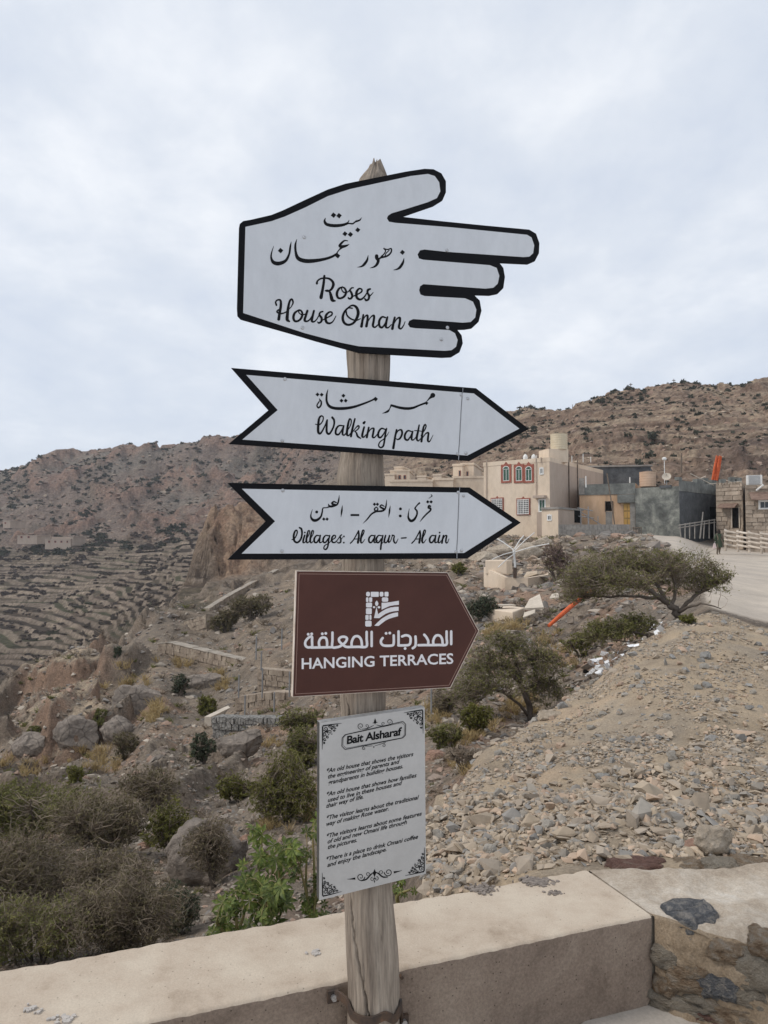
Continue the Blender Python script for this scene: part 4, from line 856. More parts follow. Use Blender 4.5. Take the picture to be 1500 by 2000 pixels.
for (x, y, w_, h_, m, sd_) in ((1345,1905,.085,.05,m_ochre,21),(1405,1925,.07,.045,m_blue,22),(1320,1960,.10,.03,m_pale,23),(1440,1985,.10,.04,m_ochre,24),(1480,1900,.07,.06,m_pale,25),(1385,1990,.06,.03,m_red,26),(1300,1868,.05,.035,m_pale,27),(1420,1862,.055,.03,m_ochre,28),(1460,1945,.06,.035,m_pale,29),(1300,1925,.04,.03,m_ochre,30),(1370,1958,.05,.022,m_pale,31),(1495,1850,.05,.035,m_ochre,32)):
    pier_stone(x, y, w_, .028, h_, m, sd_, face=True)
# pavement
pv = MB(); n = 60
gx = np.linspace(-3.5, 3.5, 141); gy = np.linspace(-2.5, 3.2, 115); XX, YY = np.meshgrid(gx, gy, indexing='ij')
ZZ = .004*vnoise(XX*3, YY*3, 51)+.0015*vnoise(XX*17, YY*17, 52)
ZZ = np.where((XX-P1[0])*nW[0]+(YY-P1[1])*nW[1] > .12, -.4, ZZ)
a_, b_ = np.meshgrid(np.arange(140), np.arange(114), indexing='ij'); qi = a_*115+b_
tag(link('pavement', np_mesh('pavement', np.stack([XX, YY, ZZ], -1).reshape(-1, 3), np.stack([qi, qi+115, qi+116, qi+1], -1).reshape(-1, 4), m_pave, True)), kind='structure')
# mortar fillet along the foot of the wall
def wallpt(s, v, z): return Vector((P0[0]+dW[0]*s+nW[0]*v, P0[1]+dW[1]*s+nW[1]*v, z))
# iron strap: flat bar round the post with bolted lugs
def band():
    mb = MB(); path = []
    b1 = at(648, 1943, 1.0); pw = Plane((P0[0], P0[1], 0), Vector((dW[0], dW[1], 0)), Vector((dW[1], -dW[0], 0)))
    A = pw.hit(650, 1944, .004); Bq = pw.hit(786, 1992, .004)
    cz = at(729.5, 1975, POLE_Y); rad = .0735
    def pole_pt(deg, z): t = R(deg); return Vector((cz.x+rad*math.cos(t), POLE_Y+rad*math.sin(t), z))
    zA = A.z; zL = at(690, 1975, POLE_Y-.05).z; zM = at(730, 1992, POLE_Y-.07).z; zR = at(778, 1962, POLE_Y).z
    path = [A, A+(pole_pt(190, zL+.02)-A)*.4, pole_pt(195, zL+.004), pole_pt(220, zL-.010), pole_pt(245, zM-.002), pole_pt(270, zM), pole_pt(295, zM+.008), pole_pt(320, zR-.008), pole_pt(345, zR), pole_pt(365, zR), Bq.lerp(pole_pt(365, zR), .35), Bq]
    pts = crom([np.array(p) for p in path], 6); h = .0105; th_ = .003; prev = None
    c0 = Vector((cz.x, POLE_Y, 0))
    for i, p in enumerate(pts):
        p = Vector(p); t = (Vector(pts[min(i+1, len(pts)-1)])-Vector(pts[max(i-1, 0)])).normalized(); up = Vector((0, 0, 1)); up = (up-t*up.dot(t)).normalized(); o_ = t.cross(up).normalized()
        for s, e in ((-1, -1), (1, -1), (1, 1), (-1, 1)): mb.v.append(tuple(p+up*h*s+o_*th_*e))
        if i:
            b = (i-1)*4
            for k in range(4): mb.f.append((b+k, b+(k+1) % 4, b+4+(k+1) % 4, b+4+k))
    mb.build('band', m_iron, st_)
    for q_, nm in ((A, 'bolt'), (Bq, 'bolt')):
        m2 = MB(); n_ = Vector((dW[1], -dW[0], 0)); u_ = Vector((dW[0], dW[1], 0))
        def sq(hw, d0, d1):
            P = []
            for d in (d0, d1):
                for x, z in ((-hw, -hw), (hw, -hw), (hw, hw), (-hw, hw)): P.append(q_+u_*x+Vector((0, 0, z))+n_*d)
            return P
        m2.hexa(sq(.016, -.002, .008)); m2.build('lug', m_iron, st_)
        m3 = MB(); prof_ = 6
        for d in (.007, .018):
            for k in range(6): t = k*math.pi/3; m3.v.append(tuple(q_+u_*math.cos(t)*.0085+Vector((0, 0, math.sin(t)*.0085))+n_*d))
        m3.f = [(k, (k+1) % 6, 6+(k+1) % 6, 6+k) for k in range(6)]+[tuple(range(6, 12))]; m3.build('bolt', m_screw, st_)
    q2 = pw.hit(782, 1905, .0); m4 = MB(); m4.tube([q2-Vector((dW[1], -dW[0], 0))*.01, q2+Vector((dW[1], -dW[0], 0))*.014], .005, 8); m4.build('bolt', m_iron, st_)
band()
# small loose slab and mortar at the foot of the corner
ft = MB(); c = at_z(1270, 1985, .0)
poly = [(at_z(x, y, .0).x, at_z(x, y, .0).y) for x, y in ((1150,1998),(1240,1962),(1290,1958),(1345,1990),(1400,2040),(1250,2100),(1080,2060))]
ft.prism(poly, -.01, .022); tag(ft.build('paving_slab', m_pave, None, (c.x, c.y, 0), bevel=.006), 'thin grey screed slab at the foot of the wall corner', 'slab')
# ================================================================== VILLAGE
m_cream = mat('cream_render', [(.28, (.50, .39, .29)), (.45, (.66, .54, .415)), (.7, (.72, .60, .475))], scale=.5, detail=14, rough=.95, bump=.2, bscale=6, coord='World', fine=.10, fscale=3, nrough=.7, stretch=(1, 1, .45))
m_creamdark = mat('cream_shaded_dull', [(.28, (.36, .285, .23)), (.45, (.435, .35, .285)), (.7, (.48, .39, .32))], scale=.5, detail=14, rough=.95, coord='World', fine=.10, fscale=3, nrough=.7, stretch=(1, 1, .3))  # darker copy of the cream: side-wall shade in the colour, dull houses too
m_trim = mat('red_brown_trim', [(.3, (.26, .085, .06)), (.7, (.36, .13, .09))], scale=3, rough=.8, coord='World')
m_white = mat('white_paint', [(.3, (.66, .65, .62)), (.7, (.80, .79, .76))], scale=4, rough=.6, coord='World')
m_glass = mat('window_glass', (.03, .04, .045), rough=.12, spec=.5)
m_green = mat('green_window_film', [(.3, (.035, .075, .052)), (.7, (.07, .15, .105))], scale=3, rough=.3, coord='World')
m_block = mat('grey_blockwork', [(.3, (.20, .185, .17)), (.5, (.29, .27, .245)), (.7, (.36, .335, .30))], scale=1.2, detail=12, rough=.95, bump=.5, bscale=9, coord='World', fine=.25, fscale=4, nrough=.7)
m_dark = mat('dark_block', [(.3, (.065, .07, .075)), (.6, (.115, .12, .125))], scale=1.5, detail=12, rough=.95, bump=.5, bscale=9, coord='World', fine=.3, fscale=4)
m_greyr = mat('raw_grey_render', [(.3, (.07, .073, .068)), (.46, (.135, .14, .13)), (.56, (.22, .225, .20)), (.68, (.35, .35, .31))], scale=.8, detail=14, rough=.95, bump=.5, bscale=7, coord='World', fine=.3, fscale=3, nrough=.72, dist=.5)
m_bluegrey = mat('blue_grey_render', [(.3, (.12, .125, .115)), (.6, (.20, .205, .19)), (.75, (.27, .26, .235))], scale=1., detail=12, rough=.95, bump=.4, bscale=8, coord='World', fine=.2, fscale=4)
m_orange = mat('peach_render', [(.28, (.36, .25, .175)), (.45, (.54, .36, .225)), (.7, (.66, .47, .32))], scale=.6, detail=12, rough=.95, coord='World', fine=.12, fscale=3, nrough=.7, stretch=(1, 1, .35))
m_stone = mat('tan_masonry', [(.28, (.21, .165, .125)), (.5, (.33, .265, .205)), (.72, (.45, .375, .29))], scale=1.6, detail=12, rough=.95, bump=.7, bscale=5, coord='World', fine=.3, fscale=5, bdist=.08)
m_stone2 = mat('tan_stone_piece', [(.3, (.28, .22, .17)), (.7, (.46, .38, .30))], scale=1.5, detail=8, rough=.95, bump=.6, bscale=6, coord='World', rnd=.25, fine=.2, fscale=5)
m_door = mat('yellow_door', [(.3, (.24, .155, .055)), (.7, (.38, .26, .11))], scale=2, rough=.6, coord='World')
m_wood = mat('bleached_log', [(.3, (.40, .34, .28)), (.7, (.62, .55, .47))], scale=4, rough=.9, coord='World', rnd=.15)
m_oldwood = mat('old_dark_wood', [(.3, (.10, .075, .055)), (.7, (.20, .16, .125))], scale=4, rough=.9, coord='World')
m_tank = mat('peach_tank', [(.3, (.52, .36, .25)), (.7, (.62, .44, .32))], scale=2, rough=.6, coord='World')
m_tankc = mat('cream_tank', [(.3, (.56, .47, .33)), (.7, (.66, .57, .42))], scale=2, rough=.6, coord='World')
m_tarp = mat('orange_fabric', [(.3, (.50, .085, .025)), (.7, (.72, .15, .045))], scale=6, rough=.7, coord='World')
m_awn = mat('brown_tile_awning', [(.3, (.16, .105, .08)), (.7, (.26, .18, .14))], scale=4, rough=.9, coord='World')
m_void = mat('dark_interior', (.012, .011, .010), rough=1, spec=0)
m_metal = mat('grey_metal', [(.3, (.22, .22, .22)), (.7, (.38, .38, .38))], scale=5, rough=.5, metal=.4, coord='World')
m_scrap = mat('pale_concrete', [(.3, (.44, .38, .31)), (.7, (.62, .55, .46))], scale=1.6, detail=12, rough=.95, coord='World', fine=.15, fscale=8, bump=.3, bscale=12)
m_plastic = mat('white_plastic', (.78, .79, .80), rough=.45)
m_cloth = mat('green_coat', [(.3, (.035, .05, .03)), (.7, (.06, .08, .05))], scale=9, rough=.95)
m_skin = mat('skin', (.33, .19, .12), rough=.6)

class Fac:
    """vertical plane through two ground points; u runs from a to b, depth towards the camera side is positive"""
    def __init__(s, a, b):
        s.a = Vector((a[0], a[1], 0)); s.b = Vector((b[0], b[1], 0)); s.u = (s.b-s.a).normalized(); s.L = (s.b-s.a).length
        n = Vector((s.u.y, -s.u.x, 0)); s.n = n if n.dot(-s.a) > 0 else -n
    def uz(s, px, py):
        rx, rz = ray(px, py); d = Vector((rx, 1, 0)); t = s.a.dot(s.n)/d.dot(s.n); p = d*t; return (p-s.a).dot(s.u), CAMZ+rz*t
    def p(s, u, z, d=0.): q = s.a+s.u*u+s.n*d; return Vector((q.x, q.y, z))
    def box(s, mb, u0, u1, z0, z1, d0, d1):
        return mb.hexa([s.p(u0, z0, d0), s.p(u1, z0, d0), s.p(u1, z0, d1), s.p(u0, z0, d1), s.p(u0, z1, d0), s.p(u1, z1, d0), s.p(u1, z1, d1), s.p(u0, z1, d1)])
    def px(s, x0, y0, x1, y1):     # pixel rectangle -> u0,u1,z0,z1
        ym = (y0+y1)/2; u0, _ = s.uz(x0, ym); u1, _ = s.uz(x1, ym); xm = (x0+x1)/2; _, z1 = s.uz(xm, y0); _, z0 = s.uz(xm, y1)
        return min(u0, u1), max(u0, u1), z0, z1
def XY(px, Y): return ((px-750)/F/math.cos(PITCH)*Y, Y)
def ztop(px, py, Y): return CAMZ+ray(px, py)[1]*Y
def slab(mb, corners, z0, z1): return mb.prism([tuple(c[:2]) for c in corners], z0, z1)

def window(fac, root, rect, frame=m_trim, fw=.12, proud=.06, grille=0, arch=False, glass=m_glass, mull=True):
    u0, u1, z0, z1 = fac.px(*rect); mb = MB()
    t = fw
    fac.box(mb, u0, u0+t, z0, z1, .003, proud); fac.box(mb, u1-t, u1, z0, z1, .003, proud); fac.box(mb, u0+t, u1-t, z0, z0+t*.8, .003, proud*1.2); fac.box(mb, u0+t, u1-t, z1-t*(2.0 if arch else 1.1), z1, .003, proud)
    um = (u0+u1)/2
    mb.add([fac.p(um-t, z1, .003), fac.p(um+t, z1, .003), fac.p(um, z1+t*1.2, .003), fac.p(um-t, z1, proud), fac.p(um+t, z1, proud), fac.p(um, z1+t*1.2, proud)], [(0, 2, 1), (3, 4, 5), (0, 1, 4, 3), (1, 2, 5, 4), (2, 0, 3, 5)])
    w = mb.build('window', frame, root)
    a0, a1, b0, b1 = u0+t, u1-t, z0+t*.8, z1-t*(2.0 if arch else 1.1)
    g = MB(); fac.box(g, a0, a1, b0, b1, .004, .012)
    if arch:
        n = 8; r = (a1-a0)/2; g2 = [fac.p(a0+r-r*math.cos(math.pi*k/n), b1-.002+r*.75*math.sin(math.pi*k/n), proud+.006) for k in range(n+1)]
        g.add(g2, [tuple(range(n+1))])
    g.build('pane', glass, w)
    s = MB(); q = .035
    fac.box(s, a0, a0+q*1.3, b0, b1, .013, .045); fac.box(s, a1-q*1.3, a1, b0, b1, .013, .045)
    fac.box(s, a0+q*1.3, a1-q*1.3, b0, b0+q*1.3, .013, .043); fac.box(s, a0+q*1.3, a1-q*1.3, b1-q*1.6, b1, .013, .043)
    if mull: fac.box(s, (a0+a1)/2-q/2, (a0+a1)/2+q/2, b0+q*1.3, b1-q*1.6, .013, .041)
    if arch:
        n = 10; r = (a1-a0)/2
        for k in range(n):
            p_ = []
            for kk_ in (k, k+1):
                for rr_ in (r*.8, r*1.02): p_.append((a0+r-rr_*math.cos(math.pi*kk_/n), b1+rr_*.75*math.sin(math.pi*kk_/n)))
            s.add([fac.p(*p_[0], proud+.01), fac.p(*p_[1], proud+.01), fac.p(*p_[3], proud+.01), fac.p(*p_[2], proud+.01)], [(0, 1, 2, 3)])
    s.build('sash', m_white, w)
    if grille:
        b = MB(); nn = grille
        for k in range(nn+1):
            x = a0+(a1-a0)*k/nn; fac.box(b, x-.02, x+.02, b0-.05, b1+.05, proud+.03, proud+.05)
            z = b0+(b1-b0)*k/nn; fac.box(b, a0-.03, a1+.03, z-.02, z+.02, proud+.052, proud+.07)
        b.build('grille', m_white, w)
    return w
# ---- main cream house
fa = XY(945, 64); fb = XY(1074, 60); fd = XY(1197, 73)
fe = (fa[0]+(fd[0]-fb[0]), fa[1]+(fd[1]-fb[1]))
zb = ground(1010, 60)-2.5; zt = ztop(1074, 893, 60)
house = thing('cream_house', 'two-storey cream house with red-brown framed arched windows on the hillside', 'house', (fb[0], fb[1], ground(1074, 60)))
F1 = Fac(fa, fb); F2 = Fac(fb, fd)
mb = MB(); slab(mb, [fa, fb, fd, fe], zb, zt-.35); mb.build('wall', m_cream, house)
mb = MB(); F2.box(mb, .012, F2.L, zb+.1, zt-.35, .002, .03); mb.build('shaded_side_render', m_creamdark, house)  # plate over the side wall, its shade put into the colour
mb = MB(); F1.box(mb, -.03, F1.L+.04, zt-.35, zt, -.2, .03); F2.box(mb, .05, F2.L, zt-.35, zt-.003, -.2, .033)
F3 = Fac(fe, fd); F4 = Fac(fa, fe); n4 = F4
mb.box(((fe[0]+fd[0])/2, (fe[1]+fd[1])/2, zt-.18), (F3.L, .2, .34), math.atan2(fd[1]-fe[1], fd[0]-fe[0])); mb.build('parapet', m_cream, house)
window(F1, house, (979,907,999,943), arch=True, fw=.19, glass=m_green); window(F1, house, (1004,907,1024,943), arch=True, fw=.19, glass=m_green); window(F1, house, (1023,907,1043,943), arch=True, fw=.19, glass=m_green)
window(F1, house, (959,972,984,999), grille=6); window(F1, house, (1009,973,1036,1006), grille=7)
window(F1, house, (1054,913,1062,927), frame=m_white, fw=.05, proud=.05)
window(F1, house, (1052,974,1066,1000), frame=m_white, fw=.06, proud=.05, glass=m_green)
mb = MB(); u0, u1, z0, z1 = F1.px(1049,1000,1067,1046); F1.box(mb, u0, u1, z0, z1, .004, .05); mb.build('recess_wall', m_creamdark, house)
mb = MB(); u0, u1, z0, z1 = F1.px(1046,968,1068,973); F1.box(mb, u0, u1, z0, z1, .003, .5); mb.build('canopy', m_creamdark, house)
mb = MB()
for x, y0, y1 in ((951,898,1030),(1048,895,968),(1058,893,905)):
    u, _ = F1.uz(x, 950); mb.tube([F1.p(u, F1.uz(x, y1)[1], .08), F1.p(u, F1.uz(x, y0)[1], .08)], .035, 6)
tag(mb.build('downpipes', m_creamdark, house), kind='stuff')
mb = MB()
for x in (1110, 1127):
    u, z = F2.uz(x, 990); mb.tube([F2.p(u, F2.uz(x, 1000)[1], .09), F2.p(u, F2.uz(x, 898)[1], .09)], .045, 6)
mb.build('downpipe', m_oldwood, house)
# roof things
Fr = Fac(XY(1060, 61.5), XY(1130, 62.5))
u0, u1, z0, z1 = Fr.px(1072, 877, 1110, 893); mb = MB(); Fr.box(mb, u0, u1, z0-.4, z1, -1.7, 0); mb.build('stair_head', m_cream, house)
c = XY(1093, 62.6); mb = MB(); zz0, zz1 = ztop(1093, 879, 62.6), ztop(1093, 848, 62.6); h = zz1-zz0; r = 16.5/F*62.6
prof_ = [(r*.98, 0)]+sum([[(r, h*k/7+.02), (r, h*(k+.75)/7), (r*.965, h*(k+.85)/7)] for k in range(7)], [])+[(r*1.03, h*.985), (r*1.03, h), (r*.5, h*1.03)]
mb.lathe((c[0], c[1], zz0), prof_, 24); tag(mb.build('water_tank', m_tankc, None, (c[0], c[1], zz0), smooth=False), 'tall cream water tank on the roof of the two-storey house', 'water tank')
c = XY(1035, 62); z0 = zt-.1; mb = MB()
for dx in (-.35, .35): mb.lathe((c[0]+dx, c[1], z0), [(.2, 0), (.2, .35), (.17, .45), (.09, .55), (.02, .6)], 10)
mb.build('roof_ornament', m_white, house)
mb = MB()
for x, dx in ((1049, .0), (1118, .0), (1140, .0), (1155, 0)):
    q = XY(x, 62); mb.tube([(q[0], q[1], zt-.2), (q[0], q[1], zt+.45+.2*math.sin(x))], .03, 5)
mb.build('vent_pipe', m_white, house)
# ---- cream annex
aa_, ab_ = XY(1058, 57.5), XY(1090, 56.2); ac_ = XY(1136, 60)
ann = thing('cream_annex', 'small cream annex with a tiny window at the corner of the cream house', 'outbuilding', (ab_[0], ab_[1], ground(1090, 56)))
A1 = Fac(aa_, ab_); A2 = Fac(ab_, ac_); za = ztop(1075, 995, 57); ad_ = (aa_[0]+ac_[0]-ab_[0], aa_[1]+ac_[1]-ab_[1])
mb = MB(); slab(mb, [aa_, ab_, ac_, ad_], ground(1075, 56)-1.6, za); mb.build('wall', m_cream, ann)
mb = MB(); A2.box(mb, .01, A2.L, ground(1100, 56)-1, za-.05, .003, .03); mb.build('shaded_side_render', m_creamdark, ann)  # annex side gets the same painted-in shade
mb = MB(); slab(mb, [(aa_[0]-.1, aa_[1]-.1), (ab_[0], ab_[1]-.15), (ac_[0]+.15, ac_[1]), (ad_[0], ad_[1]+.1)], za+.003, za+.16); mb.build('roof', m_block, ann)
window(A1, ann, (1069,1005,1078,1017), frame=m_white, fw=.05, proud=.05)
mb = MB(); u0, u1, z0, z1 = A2.px(1121,997,1134,1021); A2.box(mb, u0, u1, z0, z1, .031, .045); mb.build('opening', m_void, ann)
# ---- peach building with grey block storey
pa, pb = XY(1132, 62), XY(1241, 60); pc, pdd = XY(1262, 70), XY(1150, 72)
G1 = Fac(pa, pb); zt2 = ztop(1200, 945, 61)
pch = thing('peach_building', 'peach house with yellow door and unfinished grey block upper wall', 'house', (pb[0], pb[1], ground(1241, 60)))
mb = MB(); slab(mb, [pa, pb, pc, pdd], ground(1180, 60)-1.5, zt2); mb.build('wall', m_orange, pch)
mb = MB(); u0, u1, z0, z1 = G1.px(1131,946,1241,966); G1.box(mb, u0-.02, G1.L+.02, z0, zt2, .004, .06); mb.build('upper_render', m_bluegrey, pch)
mb = MB(); u0, u1, z0, z1 = G1.px(1207,966,1241,982); G1.box(mb, u0, G1.L+.02, z0, z1, .004, .35); mb.build('door_canopy', m_bluegrey, pch)
mb = MB(); u0, u1, z0, z1 = G1.px(1218,983,1233,1028); G1.box(mb, u0, u1, z0, z1, .004, .04); dr = mb.build('door', m_door, pch)
mb = MB()
for k in range(3):
    for s in (0, 1):
        x0 = u0+(u1-u0)*(.08+.46*s); x1 = x0+(u1-u0)*.38; y0 = z0+(z1-z0)*(.05+.32*k); y1 = y0+(z1-z0)*.26; G1.box(mb, x0, x1, y0, y1, .041, .07)
mb.build('door_panel', mat('amber_panel', (.50, .30, .09), rough=.5), dr); dr.children[0].data.materials[0] = MATS['amber_panel']
mb = MB(); q = G1.px(1183,980,1196,998); G1.box(mb, *q, .004, .02); w_ = mb.build('window', m_void, pch)
mb = MB(); G1.box(mb, q[0]-.06, q[0]-.003, q[2]-.06, q[3]+.06, .004, .07); G1.box(mb, q[1]+.003, q[1]+.06, q[2]-.06, q[3]+.06, .004, .07); G1.box(mb, q[0], q[1], q[3]+.003, q[3]+.06, .004, .068); mb.build('frame', m_oldwood, w_)
mb = MB(); q = G1.px(1183,999,1196,1026); G1.box(mb, *q, .004, .02); mb.build('patched_wall', m_block, pch)
for x0, y0, x1, y1 in ((1131,934,1142,966),(1231,966,1241,1045)):
    mb = MB(); q = G1.px(x0, y0, x1, y1); G1.box(mb, q[0], q[1], q[2], q[3], .062, .12); mb.build('block_pier', m_block, pch)
mb = MB(); u0, z0 = G1.uz(1206, 1030); u1, z1 = G1.uz(1187, 925); mb.tube([G1.p(u0, z0, 1.2), G1.p((u0+u1)/2, (z0+z1)/2, .75), G1.p(u1, z1, .35)], .055, 7)
tag(mb.build('leaning_pole', m_oldwood, None, G1.p(u0, z0, 1.2)), 'long dark wooden pole leaning against the peach house', 'pole')
# scaffold frame in front of the peach house
def frame_poles(name, label, cat, segs, m, r, loc, group=None):
    t = thing(name, label, cat, loc, group)
    for i, (a, b) in enumerate(segs): mb = MB(); mb.tube([a, b], r, 6); mb.build('bar', m, t)
    return t
S1 = Fac(XY(1130, 58.5), XY(1180, 58.5)); P_ = lambda x, y, d=0: S1.p(*S1.uz(x, y), d)
frame_poles('pole_frame', 'crooked frame of thin poles between the annex and the peach house', 'frame', [(P_(1134,993), P_(1134,1028)), (P_(1150,996), P_(1150,1030)), (P_(1128,992), P_(1158,998)), (P_(1135,1000), P_(1176,1026)), (P_(1168,1008), P_(1168,1030)), (P_(1130,1008), P_(1160,1012)), (P_(1142,990,1), P_(1142,1028,1))], m_metal, .035, P_(1150, 1030))
# ---- low block yard wall with gate
ya, yb = XY(1091, 55.5), XY(1234, 55.0); Y1 = Fac(ya, yb); zt3 = ztop(1160, 1024, 55.2)
yard = thing('yard_wall', 'long low weathered grey block wall in front of the peach house', 'wall', (yb[0], yb[1], ground(1234, 55)))
nb = 18
for r_i in range(4):
    zc0, zc1 = zt3-(r_i+1)*.42, zt3-r_i*.42-.012
    for k in range(nb):
        u0 = Y1.L*k/nb+(.0 if r_i % 2 else -Y1.L/nb/2); u0, u1 = max(u0, 0), min(u0+Y1.L/nb-.015, Y1.L)
        if u1-u0 < .1: continue
        d = random.uniform(0, .03); mb = MB(); Y1.box(mb, u0, u1, zc0, zc1, -.2, .0+d); mb.build('block', m_block, yard)
mb = MB(); Y1.box(mb, 0, Y1.L, zt3-2.9, zt3-1.69, -.25, .05); mb.build('footing', m_scrap, yard)
gt = thing('metal_gate', 'small rusty barred gate at the end of the low block wall', 'gate', Y1.p(Y1.L+.5, ztop(1240, 1050, 55), 0))
for i, x in enumerate((1237,1240,1243,1246,1249,1252)):
    mb = MB(); c0 = XY(x, 55.0); mb.tube([(c0[0], c0[1], ztop(x, 1053, 55)), (c0[0], c0[1], ztop(x, 1029, 55))], .03, 5); mb.build('bar', m_oldwood, gt)
for y in (1031, 1051):
    mb = MB(); a, b = XY(1235, 54.95), XY(1253, 54.95); mb.tube([(*a, ztop(1240, y, 55)), (*b, ztop(1240, y, 55))], .03, 5); mb.build('rail', m_oldwood, gt)
# ---- dark block building behind
da, db = XY(1133, 71), XY(1271, 70); dk = thing('dark_block_building', 'dark grey bare block storey rising behind the peach house', 'building', (db[0], db[1], ground(1271, 70)))
mb = MB(); slab(mb, [da, db, XY(1280, 80), XY(1150, 82)], ground(1200, 70)-2, ztop(1200, 912, 70.5)); mb.build('wall', m_dark, dk)
mb = MB(); D1 = Fac(da, db)
D1.box(mb, -.1, D1.L+.2, ztop(1200, 912, 70.5)+.003, ztop(1200, 909, 70.5), -2, .15); mb.build('coping', m_block, dk)
for x, y0, y1 in ((1145,930,952),(1231,932,948)):
    mb = MB(); c0 = XY(x, 60.4); mb.tube([(*c0, ztop(x, y1, 60.4)), (*c0, ztop(x, y0, 60.4))], .05, 6); tag(mb.build('roof_pipe', m_white, None, (*c0, ztop(x, y1, 60.4))), 'thin white pipe upright on the peach house roof nearest the '+('cream house' if x < 1200 else 'peach water tank'), 'pipe')
# ---- raw grey rendered building
ga, gb = XY(1241, 59.5), XY(1327, 57); gc = XY(1399, 62); gdd = XY(1300, 66)
gr = thing('grey_building', 'unfinished building with patchy grey render and dark block wing beside the road', 'building', (gb[0], gb[1], ground(1327, 57)))
H1 = Fac(ga, gb); H2 = Fac(gb, gc); zt4 = ztop(1290, 951, 58)
mb = MB(); slab(mb, [ga, gb, gc, gdd], ground(1300, 57)-1.2, zt4); mb.build('wall', m_greyr, gr)
mb = MB(); H2.box(mb, .01, H2.L, ground(1350, 58)-1, zt4-.4, .003, .03); mb.build('block_wing', m_dark, gr)
mb = MB(); H2.box(mb, -.05, H2.L, zt4-.39, zt4+.45, .003, .06); mb.build('parapet', m_bluegrey, gr)
for i, (x0, x1, y0) in enumerate(((1325,1331,932),(1360,1372,936),(1389,1398,938))):
    mb = MB(); q = H2.px(x0, y0, x1, 955); H2.box(mb, q[0], q[1], zt4+.452, q[3], -.3, .055); mb.build('column_stub', m_bluegrey, gr)
mb = MB(); q = H1.px(1289,948,1312,953); H1.box(mb, q[0], q[1], q[2], q[3], .004, .12); mb.build('vent_strip', m_dark, gr)
# scaffold rail before the wing
K1 = Fac(XY(1326, 55.5), XY(1397, 58)); K_ = lambda x, y, d=0: K1.p(*K1.uz(x, y), d)
segs = [(K_(1326,1026), K_(1397,1015)), (K_(1326,1031), K_(1397,1020))]+[(K_(x, 1052), K_(x+dx, 1024-(x-1326)*.15)) for x, dx in ((1330,-2),(1338,0),(1347,0),(1357,0),(1367,3),(1374,2),(1385,0),(1395,0))]+[(K_(1368,1050), K_(1373,1000))]
frame_poles('scaffold_rail', 'row of upright poles with a top rail before the dark block wing', 'fence', segs, m_block, .045, K_(1330, 1052))
mb = MB(); q = H2.px(1386, 990, 1398, 1050); H2.box(mb, q[0], q[1], q[2], q[3], .032, .05); mb.build('opening', m_void, gr)
# tank, dish, air conditioner and orange canopy on the roofs
c = XY(1266, 61); z0 = ztop(1266, 951, 61); r = 15.5/F*61; h = ztop(1266, 922, 61)-z0; mb = MB()
mb.lathe((c[0], c[1], z0), [(r*.95, 0)]+sum([[(r, h*(k+.1)/6), (r, h*(k+.8)/6), (r*.96, h*(k+.95)/6)] for k in range(6)], [])+[(r*1.04, h), (r*.4, h*1.05)], 24)
tag(mb.build('water_tank', m_tank, None, (c[0], c[1], z0)), 'squat peach-coloured water tank on the grey building roof', 'water tank')
dish = thing('satellite_dish', 'white satellite dish on the roof beside the peach water tank', 'dish', (*XY(1303, 60), ztop(1303, 951, 60)))
c = Vector((*XY(1303, 60), ztop(1303, 932, 60))); nrm = Vector((-.35, -.8, .5)).normalized(); a = nrm.cross(Vector((0, 0, 1))).normalized(); b = nrm.cross(a); mb = MB(); rr_ = 8.5/F*60
for i in range(5):
    for k in range(20): q = rr_*i/4; mb.v.append(tuple(c+(a*math.cos(k*math.pi/10)+b*math.sin(k*math.pi/10))*q+nrm*(.9*q*q)))
for i in range(4):
    for k in range(20): mb.f.append((i*20+k, i*20+(k+1) % 20, (i+1)*20+(k+1) % 20, (i+1)*20+k))
mb.build('reflector', m_scrap, dish); mb = MB(); mb.tube([c+nrm*.45, c-b*rr_*.5-nrm*.1], .02, 5); mb.tube([c-nrm*.02, c+Vector((0, 0, -.9))], .04, 6); mb.build('mount', m_metal, dish)
mb = MB(); c = XY(1299, 61); zz0, zz1 = ztop(1299, 945, 61), ztop(1299, 899, 61); mb.tube([(*c, zz0), (*c, zz1)], .03, 6); mb.lathe((*c, zz1-.02), [(.05, 0), (.16, .05), (.2, .16), (.14, .25), (.03, .28)], 10); tag(mb.build('roof_lamp', m_white, None, (*c, zz0)), 'white globe on a thin mast above the satellite dish', 'lamp')
can = thing('orange_canopy', 'folded orange canopy standing tilted behind the grey building roof', 'canopy', (*XY(1400, 66), ztop(1400, 935, 66)))
mb = MB()
for k in range(6):
    x = 1397+k*2.0; mb.tube([Vector((*XY(x-5, 66+.2*(k % 2)), ztop(x, 938, 66))), Vector((*XY(x, 66+.15*(k % 3)), ztop(x, 912, 66))), Vector((*XY(x+4.5, 66.1), ztop(x, 889+(k % 3), 66)))], [.07, .085, .035], 6)
mb.build('fabric_fold', m_tarp, can); mb = MB(); mb.tube([Vector((*XY(1397, 66.3), ztop(1397, 955, 66))), Vector((*XY(1408, 66.2), ztop(1408, 888, 66)))], .03, 6); mb.build('pole', m_metal, can)
